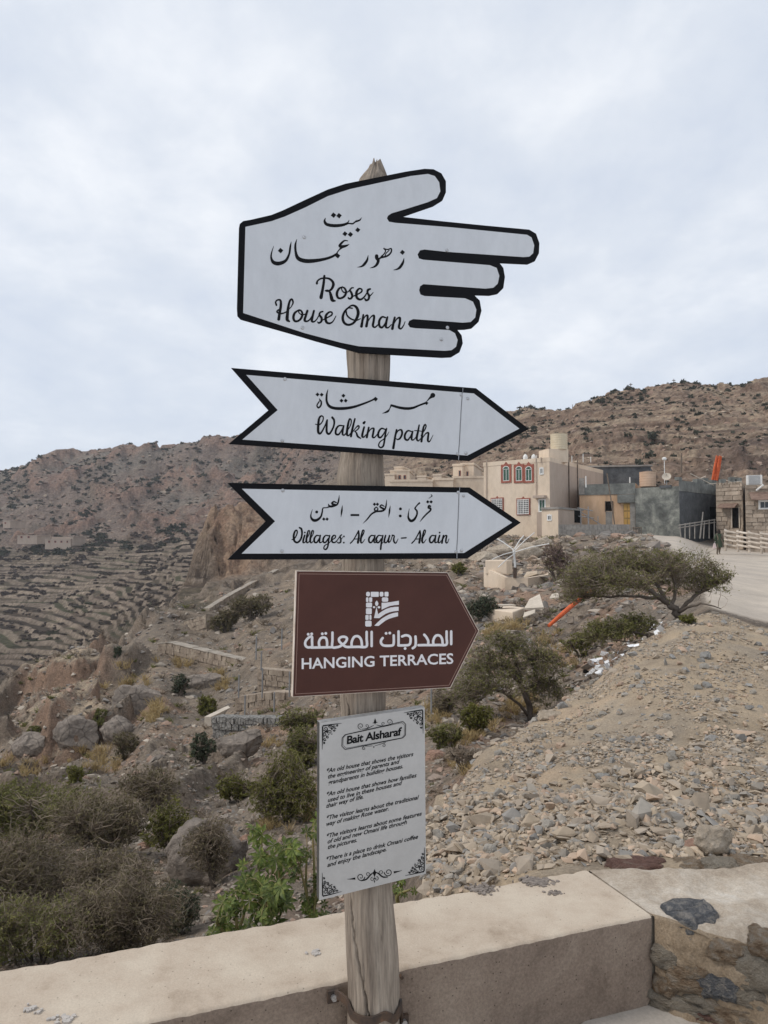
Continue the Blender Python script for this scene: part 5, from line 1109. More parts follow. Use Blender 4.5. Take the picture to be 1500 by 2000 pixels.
# ---- stone houses on the right
def stone_courses(fac, root, u0, u1, z0, z1, holes=(), row=.34, m=m_stone2):
    """protruding face stones, each its own piece"""
    z = z0; base = None
    while z < z1-.1:
        h = random.uniform(.8, 1.15)*row; u = u0
        while u < u1-.1:
            l = random.uniform(.4, .85)
            a, b, c0, c1 = u+.02, min(u+l, u1)-.02, z+.02, min(z+h, z1)-.02
            if b-a > .1 and c1-c0 > .08 and not any(a < H[1] and b > H[0] and c0 < H[3] and c1 > H[2] for H in holes):
                d = random.uniform(.03, .10); j = lambda s=.02: random.uniform(-s, s); mb = MB()
                mb.hexa([fac.p(a, c0, -.02), fac.p(b, c0, -.02), fac.p(b+j(), c0+j(), d), fac.p(a+j(), c0+j(), d), fac.p(a, c1, -.02), fac.p(b, c1, -.02), fac.p(b+j(), c1+j(), d*.9), fac.p(a+j(), c1+j(), d*.9)])
                mb.build('stone', m, root)
            u += l
        z += h
sa, sb, sc_, sd_ = XY(1399, 58), XY(1451, 56.5), XY(1480, 66), XY(1420, 68)
sh = thing('stone_house', 'small flat-roofed tan stone house with a shaded doorway at the roadside', 'house', (*sa, ground(1400, 57)))
J1 = Fac(sa, sb); zt5 = ztop(1425, 946, 57)
mb = MB(); slab(mb, [sa, sb, sc_, sd_], ground(1425, 57)-1, zt5); mb.build('wall', m_stone, sh)
Hd = J1.px(1431, 992, 1444, 1031); Hw = J1.px(1408, 985, 1446, 993)
stone_courses(J1, sh, 0, J1.L, ground(1425, 57)-.1, zt5, [Hd, Hw])
mb = MB(); J1.box(mb, *Hd, .004, .03); dr = mb.build('doorway', m_void, sh); mb = MB(); J1.box(mb, Hd[0]-.07, Hd[0]-.004, Hd[2], Hd[3]+.05, -.01, .12); J1.box(mb, Hd[1]+.004, Hd[1]+.07, Hd[2], Hd[3]+.05, -.01, .12); mb.build('frame', m_scrap, dr)
def awning(fac, root, rect, out=.7):
    u0, u1, z0, z1 = fac.px(*rect); mb = MB(); th = .07
    mb.hexa([fac.p(u0, z1-th, .01), fac.p(u1, z1-th, .01), fac.p(u1, z0-th, out), fac.p(u0, z0-th, out), fac.p(u0+.0, z1, .01), fac.p(u1, z1, .01), fac.p(u1, z0, out), fac.p(u0, z0, out)]); return mb.build('awning', m_awn, root)
awning(J1, sh, (1407, 983, 1442, 991))
mb = MB(); ns_ = 9
for k in range(ns_): J1.box(mb, J1.L*k/ns_+.02, J1.L*(k+.86)/ns_, zt5+.003, zt5+.12+.06*(k % 2), -.3, .04)
mb.build('parapet_stones', m_stone, sh)
ta, tb, tc_, td_ = XY(1456, 55), XY(1560, 54), XY(1570, 64), XY(1470, 66)
sh2 = thing('stone_house', 'larger tan stone house with a white-framed window under a sloping awning', 'house', (*ta, ground(1460, 55)))
L1 = Fac(ta, tb); zt6 = ztop(1480, 948, 55)
mb = MB(); slab(mb, [ta, tb, tc_, td_], ground(1480, 55)-1, zt6); mb.build('wall', m_stone, sh2)
Hq = L1.px(1480, 975, 1506, 997); Ha = L1.px(1462, 962, 1510, 977)
stone_courses(L1, sh2, 0, L1.L*.62, ground(1480, 55)-.1, zt6, [Hq, Ha]); window(L1, sh2, (1481,976,1506,995), frame=m_white, fw=.10, proud=.12); awning(L1, sh2, (1463, 961, 1512, 976), .9)
ac = thing('air_conditioner', 'white air-conditioning unit on the stone house roof', 'air conditioner', (*XY(1473, 57), zt6))
A_ = Fac(XY(1457, 57), XY(1490, 56.6)); q = A_.px(1458, 928, 1489, 947); mb = MB(); A_.box(mb, q[0], q[1], q[2], q[3], -.4, 0); mb.build('casing', m_white, ac, bevel=.02)
mb = MB()
for k in range(9): z = q[2]+(q[3]-q[2])*(k+.5)/9; A_.box(mb, q[0]+.15, q[1]-.15, z-.015, z+.015, .004, .03)
mb.build('grille', m_metal, ac)
mb = MB(); mb.tube([(*XY(1478, 54.6), ztop(1478, 958, 54.6)), (*XY(1492, 54.2), ztop(1492, 947, 54.2))], .07, 7); tag(mb.build('spout_pipe', m_white, None, (*XY(1478, 54.6), ztop(1478, 958, 54.6))), 'short white spout pipe on the stone house with the sloping awning', 'pipe')
# roof clutter between the grey building and the stone houses
mb = MB()
for x0, y0, x1, y1 in ((1345,944,1380,930),(1372,948,1400,944),(1400,946,1450,940),(1350,925,1395,948),(1420,938,1440,946)):
    mb.tube([(*XY(x0, 61), ztop(x0, y0, 61)), (*XY(x1, 61.3), ztop(x1, y1, 61.3))], .035, 5)
tag(mb.build('roof_poles', m_scrap, None, (*XY(1370, 61), ztop(1370, 948, 61))), 'heap of pale poles lying across the roofs behind the grey building', 'poles')
for i, (x, y0, y1) in enumerate(((1378,934,950),(1412,936,950),(1430,932,948),(1443,933,948))):
    mb = MB(); c0 = XY(x, 62); mb.box((c0[0], c0[1], (ztop(x, y0, 62)+ztop(x, y1, 62))/2), (.42, .4, (y1-y0)/F*62)); tag(mb.build('roof_column', m_bluegrey, None, (c0[0], c0[1], ztop(x, y1, 62))), 'short grey concrete stub column on the roofs beside the orange canopy', 'column', 'stub columns on the roofs')
# ---- log fence along the road
fn = thing('log_fence', 'rustic fence of pale horizontal logs below the stone houses', 'fence', (*XY(1420, 51), ground(1420, 51)))
bx_ = [1416, 1440, 1462, 1486, 1512, 1545]
for i in range(len(bx_)-1):
    Ya, Yb = 51-.9*i, 51-.9*(i+1)
    for k in range(4):
        ya_, yb_ = 1037+k*8.6+(i*1.8), 1040+k*8.6+((i+1)*1.8); mb = MB()
        mb.tube([(*XY(bx_[i]-2, Ya-.12*(i % 2)), ztop(bx_[i], ya_, Ya)), (*XY(bx_[i+1]+2, Yb-.12*(i % 2)), ztop(bx_[i+1], yb_+random.uniform(-1, 1), Yb))], [.085, .07], 7); mb.build('rail', m_wood, fn)
for i, x in enumerate(bx_):
    Ya = 51.1-.9*i; mb = MB(); mb.tube([(*XY(x, Ya), ztop(x, 1072+i*1.8, Ya)-.15), (*XY(x, Ya), ztop(x, 1033+i*1.6, Ya))], .08, 7); mb.build('post', m_wood, fn)
# ---- walker on the road
def skinned(name, verts, edges, radii, m, parent, root=0, sub=2):
    me = bpy.data.meshes.new(name+'_src'); me.from_pydata(verts, edges, []); o = bpy.data.objects.new('tmp', me); COL.objects.link(o)
    md = o.modifiers.new('s', 'SKIN'); me.skin_vertices
    for i, r in enumerate(radii): me.skin_vertices[0].data[i].radius = (r, r) if not hasattr(r, '__len__') else r
    me.skin_vertices[0].data[root].use_root = True; o.modifiers.new('u', 'SUBSURF').levels = sub
    dg = bpy.context.evaluated_depsgraph_get(); dg.update(); m2 = bpy.data.meshes.new_from_object(o.evaluated_get(dg)); bpy.data.objects.remove(o); m2.name = name
    m2.materials.clear(); m2.materials.append(m); m2.polygons.foreach_set('use_smooth', [True]*len(m2.polygons)); return link(name, m2, parent)
pxp, Yp = 1403, 50.5; pb_ = gp(pxp, Yp); pb_.z = ztop(1403, 1083.5, Yp)
per = thing('person', 'person in a long dark green coat walking down the dirt road with a pale bag', 'person', pb_); H = 1.66
vv = [(0,0,.92),(0,0,1.12),(0,0,1.36),(0,0,1.47),(0,-.02,1.58), (-.10,0,.88),(-.12,-.10,.50),(-.12,.05,.08),(-.12,-.09,.04), (.10,0,.88),(.11,.10,.50),(.11,.22,.14),(.11,.10,.06), (-.19,0,1.38),(-.25,.03,1.12),(-.24,-.08,.88), (.19,0,1.38),(.25,-.02,1.12),(.22,-.12,.90)]
ee = [(0,1),(1,2),(2,3),(3,4),(0,5),(5,6),(6,7),(7,8),(0,9),(9,10),(10,11),(11,12),(2,13),(13,14),(14,15),(2,16),(16,17),(17,18)]
rd_ = [.14,.14,.16,.06,.095,.10,.075,.05,.04,.10,.075,.05,.04,.065,.05,.035,.065,.05,.035]
skinned('body', vv, ee, rd_, m_oldwood, per)
mb = MB(); mb.v = []; 
for z, rx_, ry_ in ((.50,.235,.20),(.70,.215,.18),(.95,.18,.15),(1.15,.17,.14),(1.35,.205,.135),(1.44,.14,.10)):
    for k in range(16): t = k*math.pi/8; mb.v.append(tuple(pb_+Vector((rx_*math.cos(t), ry_*math.sin(t)+.01, z))))
for i in range(5):
    for k in range(16): mb.f.append((i*16+k, i*16+(k+1) % 16, (i+1)*16+(k+1) % 16, (i+1)*16+k))
mb.build('coat', m_cloth, per, smooth=True)
for s, y1_ in ((-1, -.08), (1, -.12)):
    mb = MB(); mb.tube([pb_+Vector((s*.17, 0, 1.40)), pb_+Vector((s*.26, .02, 1.12)), pb_+Vector((s*.25, y1_, .92))], [.075, .065, .055], 10); mb.build('sleeve', m_cloth, per, smooth=True)
mb = MB(); mb.lathe(pb_+Vector((0, 0, 1.44)), [(.10, 0), (.115, .06), (.12, .14), (.10, .22), (.05, .265), (.01, .275)], 14); mb.build('headscarf', mat('dark_scarf', (.03, .022, .018), rough=1), per, smooth=True)
bg_ = thing('carrier_bag', 'pale pinkish bag held by the person in the green coat', 'bag', pb_+Vector((-.33, -.10, .45)))
mb = MB(); c = pb_+Vector((-.33, -.10, .42)); mb.hexa([c+Vector(p) for p in ((-.15,-.05,0),(.12,-.05,.02),(.12,.05,.02),(-.15,.05,0),(-.07,-.02,.36),(.05,-.02,.36),(.05,.02,.36),(-.07,.02,.36))]); mb.build('pouch', mat('pale_pink_bag', (.62, .50, .48), rough=.7), bg_, bevel=.02)
mb = MB(); mb.tube([c+Vector((-.05, 0, .35)), c+Vector((.04, .0, .50)), c+Vector((.04, 0, .35))], .01, 5); mb.build('handle', m_white, bg_)
# ---- far cream buildings behind the signs
def block_house(name, label, rects, Y, m, depth=8, group=None, wins=()):
    """rects: pixel rectangles of wall blocks at distance Y"""
    x0 = min(r[0] for r in rects); t = thing(name, label, 'house', (*XY((rects[0][0]+rects[0][2])/2, Y), ztop(x0, rects[0][3], Y)), group)
    for i, (a, b, c_, d_) in enumerate(rects):
        Fq_ = Fac(XY(a, Y+i*.6), XY(c_, Y+i*.6-.4)); mb = MB(); q = Fq_.px(a, b, c_, d_); Fq_.box(mb, q[0], q[1], q[2]-(1. if group else 2.5), q[3], -depth, 0); mb.build('wall', m, t)
        mb = MB(); Fq_.box(mb, q[0]-.08, q[1]+.08, q[3]+.003, q[3]+.25, -depth-.08, .08); mb.build('parapet', m, t)
        for (wx0, wy0, wx1, wy1) in wins:
            if a <= wx0 and wx1 <= c_ and b <= wy0 and wy1 <= d_:
                mb = MB(); q = Fq_.px(wx0, wy0, wx1, wy1); Fq_.box(mb, *q, .004, .06); w = mb.build('window', m_trim, t); mb = MB(); k = (q[1]-q[0])*.2; Fq_.box(mb, q[0]+k, q[1]-k, q[2]+k, q[3]-k, .061, .075); mb.build('pane', m_glass, w)
    return t
block_house('cream_house', 'pale cream house with a stepped roof in the gap behind the post', [(752,928,770,946),(762,921,800,946),(770,914,786,925)], 118, m_cream, wins=[(769,928,774,936),(778,928,783,936),(788,928,793,936)])
block_house('cream_house', 'low cream house with flat roof between the far houses', [(815,932,832,945),(846,929,862,943)], 112, m_cream)
block_house('cream_house', 'tall cream house with square stair tower left behind the arrow sign tip', [(885,910,903,955),(900,908,925,950)], 88, m_cream, wins=[(896,919,900,930),(911,921,915,930)])
block_house('long_wall', 'long low cream boundary wall below the far houses', [(762,941,845,958),(845,938,885,960),(885,934,946,990)], 84, m_cream, depth=3)
bpy.data.objects['long_wall']['category'] = 'wall'
# houses across the valley
for (lab, rects, Y, wn) in (('pale two-storey house above the valley terraces on the far side', [(88,1054,138,1067),(102,1050,143,1060)], 246, [(94,1056,98,1060),(106,1056,110,1060),(118,1056,122,1060),(130,1056,133,1060)]),
     ('pale house half hidden by dark trees beside the terraces', [(34,1047,72,1057)], 252, [(40,1047,44,1051),(54,1047,58,1051)]),
     ('small pale house on the lower mountain flank, highest of the valley houses', [(6,1018,20,1026)], 264, [(9,1020,12,1023)])):
    block_house('valley_house', lab, rects, Y, m_creamdark, depth=9, group='houses across the valley', wins=wn)
# ---- ruined basin, block, debris below the houses
def seen_at(px, py, Y, lo=.62, hi=1.6):
    """distance of the ground that shows at a pixel, looked for round Y"""
    k = ray(px, py)[1]; i = int(round(float(np.interp(px, px_a, np.arange(NX))))); h = np.where((Zs[i] >= CAMZ+k*Y_a) & (Y_a > Y*lo) & (Y_a < Y*hi))[0]
    return float(Y_a[h[0]]) if len(h) else Y
kB = seen_at(1005, 1150, 38)/38.4; kC = seen_at(990, 1218, 32)/32.0
def concrete_ring():
    t = thing('concrete_basin', 'broken round concrete basin with a block pillar below the cream house', 'basin', (*XY(1005, 40), ground(1005, 40)))
    pts = [(944, 1108, 40.5), (985, 1128, 38.6), (1030, 1129, 38.2), (1072, 1122, 39.5), (1092, 1112, 42)]; pts = [(a, b, c*kB) for a, b, c in pts]
    for i in range(len(pts)-1):
        (x0, y0, Y0), (x1, y1, Y1_) = pts[i], pts[i+1]; Fq_ = Fac(XY(x0, Y0), XY(x1, Y1_)); mb = MB(); z1 = ztop(x0, y0, Y0); z1b = ztop(x1, y1, Y1_); zz = min(z1, z1b)-1.4
        mb.hexa([Fq_.p(0, zz, -.22), Fq_.p(Fq_.L, zz, -.22), Fq_.p(Fq_.L, zz, 0), Fq_.p(0, zz, 0), Fq_.p(0, z1, -.22), Fq_.p(Fq_.L, z1b, -.22), Fq_.p(Fq_.L, z1b, 0), Fq_.p(0, z1, 0)]); mb.build('wall_segment', m_cream, t)
    mb = MB(); slab(mb, [XY(950, 41*kB), XY(985, 39*kB), XY(1030, 38.6*kB), XY(1070, 39.9*kB), XY(1085, 43*kB), XY(1000, 45*kB)], ztop(1010, 1122, 40*kB)-1.4, ztop(1010, 1122, 40*kB)-.25); mb.build('floor_slab', m_scrap, t)
    Fq_ = Fac(XY(946, 40.2*kB), XY(992, 39.6*kB)); mb = MB(); q = Fq_.px(948, 1094, 991, 1122); Fq_.box(mb, q[0], q[1], q[2], q[3], -.9, .05); mb.build('pillar', m_cream, t, bevel=.05)
concrete_ring()
Q1 = Fac(XY(955, 39*kB), XY(1075, 38*kB)); Q_ = lambda x, y, d=0: Q1.p(*Q1.uz(x, y), d)
um = thing('frame_tree', 'bare white metal parasol frame standing on the concrete basin', 'parasol frame', Q_(1008, 1124))
for nm, a, b, r in (('pole', Q_(1008,1128), Q_(1003,1072), .055), ('arm', Q_(1006,1076), Q_(958,1045), .03), ('arm', Q_(1006,1075), Q_(1044,1040), .025), ('arm', Q_(1006,1078), Q_(1075,1062,.6), .025), ('arm', Q_(1006,1077), Q_(966,1092,.8), .022), ('arm', Q_(1005,1072), Q_(1020,1046,-.5), .03), ('arm', Q_(1007,1080), Q_(975,1108,.4), .025)):
    mb = MB(); mb.tube([a, a.lerp(b, .5)+Vector((0, 0, .05)), b], r, 6); mb.build(nm, m_white, um)
mb = MB(); q = Q1.px(1004, 1108, 1010, 1128); Q1.box(mb, q[0], q[1], q[2], q[3], .08, .3); mb.build('rusty_box', m_iron, um)
# concrete block with loose slabs
bk = thing('concrete_block', 'cube-like pale concrete block below the round basin', 'block', (*XY(985, 33), ground(985, 33)))
b1_, b2_, b3_ = XY(948, 33.5*kC), XY(1000, 31.8*kC), XY(1024, 34*kC); b4_ = (b1_[0]+b3_[0]-b2_[0], b1_[1]+b3_[1]-b2_[1])
mb = MB(); slab(mb, [b1_, b2_, b3_, b4_], ztop(985, 1225, 32.5*kC)-.4, ztop(985, 1192, 32.6*kC)); mb.build('body', m_cream, bk, bevel=.04)
mb = MB(); mb.box((*XY(985, 33.6*kC), ztop(985, 1182, 33.6*kC)), (.85*kC, .4, .05), .3); mb.build('lid', m_scrap, bk)
def slab_thing(name, label, c4, m, th_, cat='slab'):
    P = [Vector(p) for p in c4]; n = (P[1]-P[0]).cross(P[3]-P[0]).normalized()*th_; mb = MB(); mb.hexa([*[p-n for p in P], *P]); c = sum(P, Vector())/4; return tag(mb.build(name, m, None, c), label, cat)
slab_thing('leaning_slab', 'flat pale slab propped up beside the concrete block', [at(1024,1188,32.6*kC), at(1062,1186,32.0*kC), at(1054,1160,33.4*kC), at(1034,1170,33.6*kC)], m_scrap, .07)
slab_thing('corrugated_sheet', 'small pale corrugated sheet lying by the propped slab', [at(1021,1206,31.5*kC), at(1044,1197,31.2*kC), at(1045,1190,32*kC), at(1024,1196,32.2*kC)], m_scrap, .03, 'sheet')
slab_thing('fallen_slab', 'thin slab lying on the slope above the propped slab', [at(1073,1168,33.8*kC), at(1092,1166,33*kC), at(1090,1158,34.5*kC), at(1078,1160,35*kC)], m_scrap, .05)
mb = MB(); pts = [(1072,1222,22.5),(1095,1202,23),(1120,1180,24),(1142,1164,25),(1160,1150,26)]; mb.tube([Vector(gp(x, Y))+Vector((0, 0, .05)) if 0 else at(x, y, Y) for x, y, Y in pts], [.05, .07, .075, .07, .05], 8)
tag(mb.build('orange_pipe', m_tarp, None, at(1095, 1202, 23)), 'long bright orange pipe lying down the slope under the thorn tree', 'pipe')
# reddish boards near the pipe
slab_thing('brown_box', 'small brown crate lid on the sandy slope under the thorn tree', [at(1107,1218,22), at(1120,1216,21.6), at(1119,1203,22.2), at(1109,1203,22.4)], m_oldwood, .04, 'crate lid')
# rubbish: white bags
def bag(px, py, Y, r, seed, m, lab, cat='bag', name='rubbish_bag'):
    V_, F_ = rock_mesh('b', seed, 3, m, flat=.7, rough=.12); c = at(px, py, Y); o = link(name, np_mesh(name, V_*r, np.array(F_), m, True), None, c); tag(o, lab, cat); return o
bag(1172, 1314, 13.2, .11, 71, m_plastic, 'bright white plastic bag lying in the rubble beyond the heap')
bag(1144, 1311, 13.6, .06, 72, m_void, 'black scrap next to the bright white plastic bag', 'scrap', 'black_scrap')
rd = random.Random(5)
mb = MB()
for k in range(60):
    x = rd.uniform(1145, 1290); y = 1315-(x-1145)*.66+rd.uniform(-14, 16); c = seen(x, y, 8); c.z += .04; s = rd.uniform(.04, .12)
    a = Vector((rd.gauss(0, 1), rd.gauss(0, 1), rd.gauss(0, .4))).normalized()*s; b = Vector((rd.gauss(0, 1), rd.gauss(0, 1), rd.gauss(0, .6))).normalized()*s; mb.add([c-a, c-b, c+a, c+b], [(0, 1, 2, 3)])
tag(mb.build('scattered_litter', m_plastic, None, seen(1200, 1290, 8)), 'pale paper and plastic litter strewn in the gully beyond the rubble heap', 'litter', None, 'stuff')
# ---- retaining walls on the near slope
m_gabion = mat('grey_gabion', [(.3, (.17, .165, .155)), (.5, (.28, .27, .25)), (.72, (.38, .365, .34))], scale=7, detail=8, rough=.95, bump=1, bscale=14, coord='World', bdist=.08, cracks=(5, .12, .4))
m_coping = mat('worn_coping', [(.3, (.27, .235, .195)), (.7, (.40, .35, .29))], scale=2, rough=.95, coord='World', fine=.2, fscale=8)
def seen_at(px, py, Y, lo=.62, hi=1.6):
    """distance of the ground that shows at a pixel, looked for round Y"""
    k = ray(px, py)[1]; i = int(round(float(np.interp(px, px_a, np.arange(NX))))); h = np.where((Zs[i] >= CAMZ+k*Y_a) & (Y_a > Y*lo) & (Y_a < Y*hi))[0]
    return float(Y_a[h[0]]) if len(h) else Y
def drywall(name, label, path, h_px, m, cap=True, stones=True, thick=.5, sz=.3):
    """path of (px, py of the top, Y); height in photo pixels at the first point"""
    n = len(path); ys_ = np.array([seen_at(x, y+h, Y) for (x, y, Y), h in zip(path, h_px)]); xs_ = np.array([p[0] for p in path])
    ratio = float(np.median(ys_/np.array([p[2] for p in path]))); path = [(x, y, Y*ratio) for (x, y, Y) in path]; c0 = at(*path[n//2]); t = thing(name, label, 'wall', c0-Vector((0, 0, h_px[n//2]/F*path[n//2][2])))
    core = MB(); st_mb = MB(); cp = MB(); rd = random.Random(len(label))
    for i in range(n-1):
        (x0, y0, Y0), (x1, y1, Y1_) = path[i], path[i+1]; Fq_ = Fac(XY(x0, Y0), XY(x1, Y1_)); za, zb2 = ztop(x0, y0, Y0), ztop(x1, y1, Y1_); ha, hb = h_px[i]/F*Y0, h_px[i+1]/F*Y1_
        L_ = Fq_.L
        def blk(mbx, u0, u1, f0, f1, d0, d1, jit=0.):
            P = []
            for f in (f0, f1):
                for u, d in ((u0, d0), (u1, d0), (u1, d1), (u0, d1)):
                    s = u/L_; zt_ = za+(zb2-za)*s; hh = ha+(hb-ha)*s; P.append(Fq_.p(u+rd.uniform(-jit, jit), zt_-hh*(1-f)+rd.uniform(-jit, jit), d+rd.uniform(-jit, jit)))
            mbx.hexa(P)
        blk(core, 0, L_, -.8, .97, -thick, -.04)
        if stones:
            rows = max(2, int(round(max(ha, hb)/sz)))
            for r in range(rows):
                u = 0
                while u < L_:
                    l = rd.uniform(.7, 1.6)*sz; blk(st_mb, u+.01, min(u+l, L_)-.01, r/rows+.01, (r+1)/rows-.01, -.1, rd.uniform(0, .05), .012); u += l
        if cap:
            u = 0
            while u < L_: l = rd.uniform(.6, 1.1); blk(cp, u, min(u+l, L_)-.015, .965, 1.0+rd.uniform(0, .03), -thick-.02, .05, .02); u += l
    core.build('core', m, t)
    if stones: tag(st_mb.build('stones', m, t), kind='stuff')
    if cap: tag(cp.build('coping', m_coping, t), kind='stuff')
    return t
drywall('retaining_wall', 'straight stone retaining wall with pale coping on the slope left of the brown sign', [(312,1256,38),(330,1254,37.6),(410,1273,35),(496,1294,32.5)], [22,22,22,24], m_stone, sz=.26)
drywall('retaining_wall', 'short dark stone wall with a flat end above the straight coped wall', [(362,1212,46),(405,1200,44)], [26,26], m_stone, sz=.28)
drywall('retaining_wall', 'long thin sloping stone wall climbing towards the white arrow sign', [(410,1188,47),(450,1163,50),(500,1135,54),(545,1112,58)], [9,9,9,9], m_stone, sz=.25, thick=.4)
drywall('gabion_wall', 'low grey gabion wall below the brown sign', [(418,1400,25),(470,1402,24.4),(525,1402,24),(600,1404,23.5)], [23,24,24,22], m_gabion, sz=.18, cap=False)
drywall('terrace_wall', 'stepped stone terrace wall just beyond the grey gabion wall', [(462,1362,27.5),(520,1352,27),(600,1352,26.5)], [26,30,30], m_stone, sz=.24, cap=False)
drywall('terrace_wall', 'upper stone terrace wall with a flat top beside the brown sign edge', [(505,1305,31),(575,1312,30)], [32,32], m_stone, sz=.24, cap=False)
drywall('edge_wall', 'short pale wall climbing from the gabion wall corner', [(418,1400,25),(462,1378,27)], [10,9], m_scrap, stones=False, cap=False, thick=.3)
for i, (x, y0, y1, Y) in enumerate(((466,1352,1318,27),(478,1390,1358,25),(512,1352,1305,27),(535,1395,1352,25),(500,1280,1243,33),(510,1300,1272,31),(550,1260,1228,34),(565,1350,1312,27),(842,1490,1250,12))):
    p0, p1 = at(x, y0, Y), at(x+1, y1, Y); mb = MB(); mb.tube([p0-Vector((0, 0, .2)), p1], .022*Y/25+.004, 6)
    tag(mb.build('fence_post', m_metal, None, p0), 'thin grey metal fence post standing among the terrace walls' if i < 8 else 'slender bare metal stake standing right beside the grey information board', 'fence post', 'metal posts of the terrace fence' if i < 8 else None)
# ---- utility poles on the skyline
for i, (x, y0, y1, Y, lab) in enumerate(((1232,772,748,166,'taller utility pole with crossarm on the ridge of the rocky hill'),(1316,757,740,165,'short utility pole on the highest part of the rocky hill'),(1218,775,758,172,'thin pole beside the taller utility pole on the ridge'),(1118,806,790,185,'thin pole in the dip of the skyline beside the crag'),(1108,808,796,188,'tiny pole nearest the crag on the skyline'),(1331,920,885,70,'thin dark pole behind the village roofs under the hill'),(96,902,888,372,'tiny distant pylon on the mountain skyline'),(110,900,887,371,'second tiny distant pylon on the mountain skyline'))):
    t = thing('utility_pole', lab, 'utility pole', at(x, y0, Y)); rr_ = max(.07, .35/F*Y); mb = MB(); mb.tube([at(x, y0+4, Y), at(x, y1, Y)], rr_, 6); mb.build('shaft', m_oldwood, t)
    if i in (0, 1, 6, 7): mb = MB(); w_ = 3.2/F*Y; p = at(x, y1+3, Y); mb.box(p, (w_*2, .12, .14)); mb.build('crossarm', m_oldwood, t)
# ================================================================== STONES
m_st = [mat('stone_beige', [(.3, (.36, .29, .22)), (.7, (.50, .42, .33))], scale=1.5, rough=.95, bump=.5, bscale=6, bdist=.1, rnd=.18, fine=.2, fscale=8),
        mat('stone_grey', [(.3, (.28, .255, .22)), (.7, (.40, .37, .325))], scale=1.5, rough=.95, bump=.5, bscale=6, bdist=.1, rnd=.2, fine=.2, fscale=8),
        mat('stone_blue', [(.3, (.25, .24, .225)), (.7, (.37, .355, .33))], scale=1.5, rough=.9, bump=.5, bscale=6, bdist=.1, rnd=.2, fine=.2, fscale=8),
        mat('stone_peach', [(.3, (.42, .29, .21)), (.7, (.54, .42, .32))], scale=1.5, rough=.95, bump=.5, bscale=6, bdist=.1, rnd=.15, fine=.2, fscale=8)]
def shard(seed, n=13):
    import bmesh
    rd = np.random.default_rng(seed); p = rd.normal(size=(n, 3)); p /= np.linalg.norm(p, axis=1, keepdims=True); p *= rd.uniform(.68, 1.15, (n, 1))*np.array([1.05, rd.uniform(.6, .95), rd.uniform(.5, .85)])
    bm = bmesh.new(); [bm.verts.new(x) for x in p]; r = bmesh.ops.convex_hull(bm, input=bm.verts); junk = [g for g in set(r['geom_interior']+r['geom_unused']) if isinstance(g, bmesh.types.BMVert)]; [bm.verts.remove(g) for g in junk]
    bm.verts.index_update(); bmesh.ops.triangulate(bm, faces=bm.faces); bmesh.ops.recalc_face_normals(bm, faces=bm.faces); V = np.array([v.co for v in bm.verts]); F_ = np.array([[v.index for v in f.verts] for f in bm.faces]); bm.free(); return V, F_
def rough_rock(seed):
    V_, F_ = rock_mesh('r', seed, 3, None, flat=.7, rough=0., blocky=1.2)
    V_ = np.array([Vector(v)*(1+.20*mn.fractal(Vector(v)*1.7+Vector((seed*3, 0, 0)), 1, 2, 3)+.06*mn.fractal(Vector(v)*6+Vector((seed, 0, 0)), .8, 2, 3)) for v in V_]); return V_, np.array(F_)
from mathutils import noise as mn
RM = [[np_mesh('rubble_stone', *rough_rock(200+10*c+i), m_st[c], False) for i in range(5)] for c in range(4)]
rr_ = np.random.default_rng(11)
def heap_spots(n, Y0, Y1, near=1.0):
    out = []
    while len(out) < n:
        px = rr_.uniform(822, 1700); Y = Y0+(Y1-Y0)*rr_.uniform()**.75
        if Y > np.interp(px, ridge_px, ridge_Y)*1.0: continue
        if px < 865 and Y > 4.8: continue
        out.append((px, Y))
    return out
pick = lambda: int(rr_.choice([0, 0, 0, 1, 1, 2, 3]))
def heap_stone(px, Y, s, c=None, sink=.25, asp=(1, 1, 1), up=0.):
    c = pick() if c is None else c; o = link('stone', RM[c][rr_.integers(5)], heap, gp(px, Y, s*.3-s*sink*.3), (rr_.normal()*.35, rr_.normal()*.35+up, rr_.uniform(0, 6.28)), tuple(s*a*rr_.uniform(.8, 1.2) for a in asp)); return o
# the stones one can pick out in the photograph
for px, py, wpx, c, asp in ((1251,1336,24,2,(.8,.7,1.5)),(1296,1299,20,1,(.7,.6,1.9)),(1372,1284,30,2,(1.,.8,1.2)),(1366,1340,26,0,(1,.8,.9)),(1324,1377,18,1,(1,.8,.7)),(1214,1293,20,0,(1,.8,1)),(1075,1390,20,0,(1.1,.8,.8)),
      (1295,1504,36,1,(1.2,.8,.8)),(1206,1508,24,1,(1,1,1)),(1240,1493,20,1,(1,1,.9)),(1145,1625,34,1,(1,.8,1)),(1160,1635,20,0,(.8,.8,1.1)),(1117,1648,30,1,(1.2,.7,.9)),(963,1702,34,3,(1.2,.8,.8)),(977,1655,22,0,(1,.8,1)),(1201,1471,22,3,(1,.8,.8)),
      (1130,1400,20,3,(1,.8,.8)),(1165,1440,26,2,(1.1,.8,.6)),(1190,1450,22,2,(1,.8,.6)),(1010,1650,26,1,(1,.8,.8)),(950,1590,20,0,(1,1,.8)),(1010,1480,16,0,(1,1,.7)),(1070,1575,22,0,(.8,.7,1.2)),(870,1560,18,1,(1,.8,.8)),(1390,1410,18,1,(1,.7,.7)),(1330,1590,22,0,(1,1,.7)),(1420,1545,22,1,(1,.8,.8)),(1470,1500,20,2,(1,.8,.7)),(1255,1560,18,2,(1,1,.8)),(880,1650,26,2,(1,.8,.9)),(910,1690,26,1,(1,.8,.7)),(1045,1605,20,3,(1,.8,.8)),(1440,1620,24,0,(1,.8,.8)),(1480,1580,20,0,(1,.8,.8))):
    p = seen(px, py, 2.85, 14); heap_stone(px_of(p.x, p.y), p.y, wpx/F*p.y*.42, c, .35, asp)
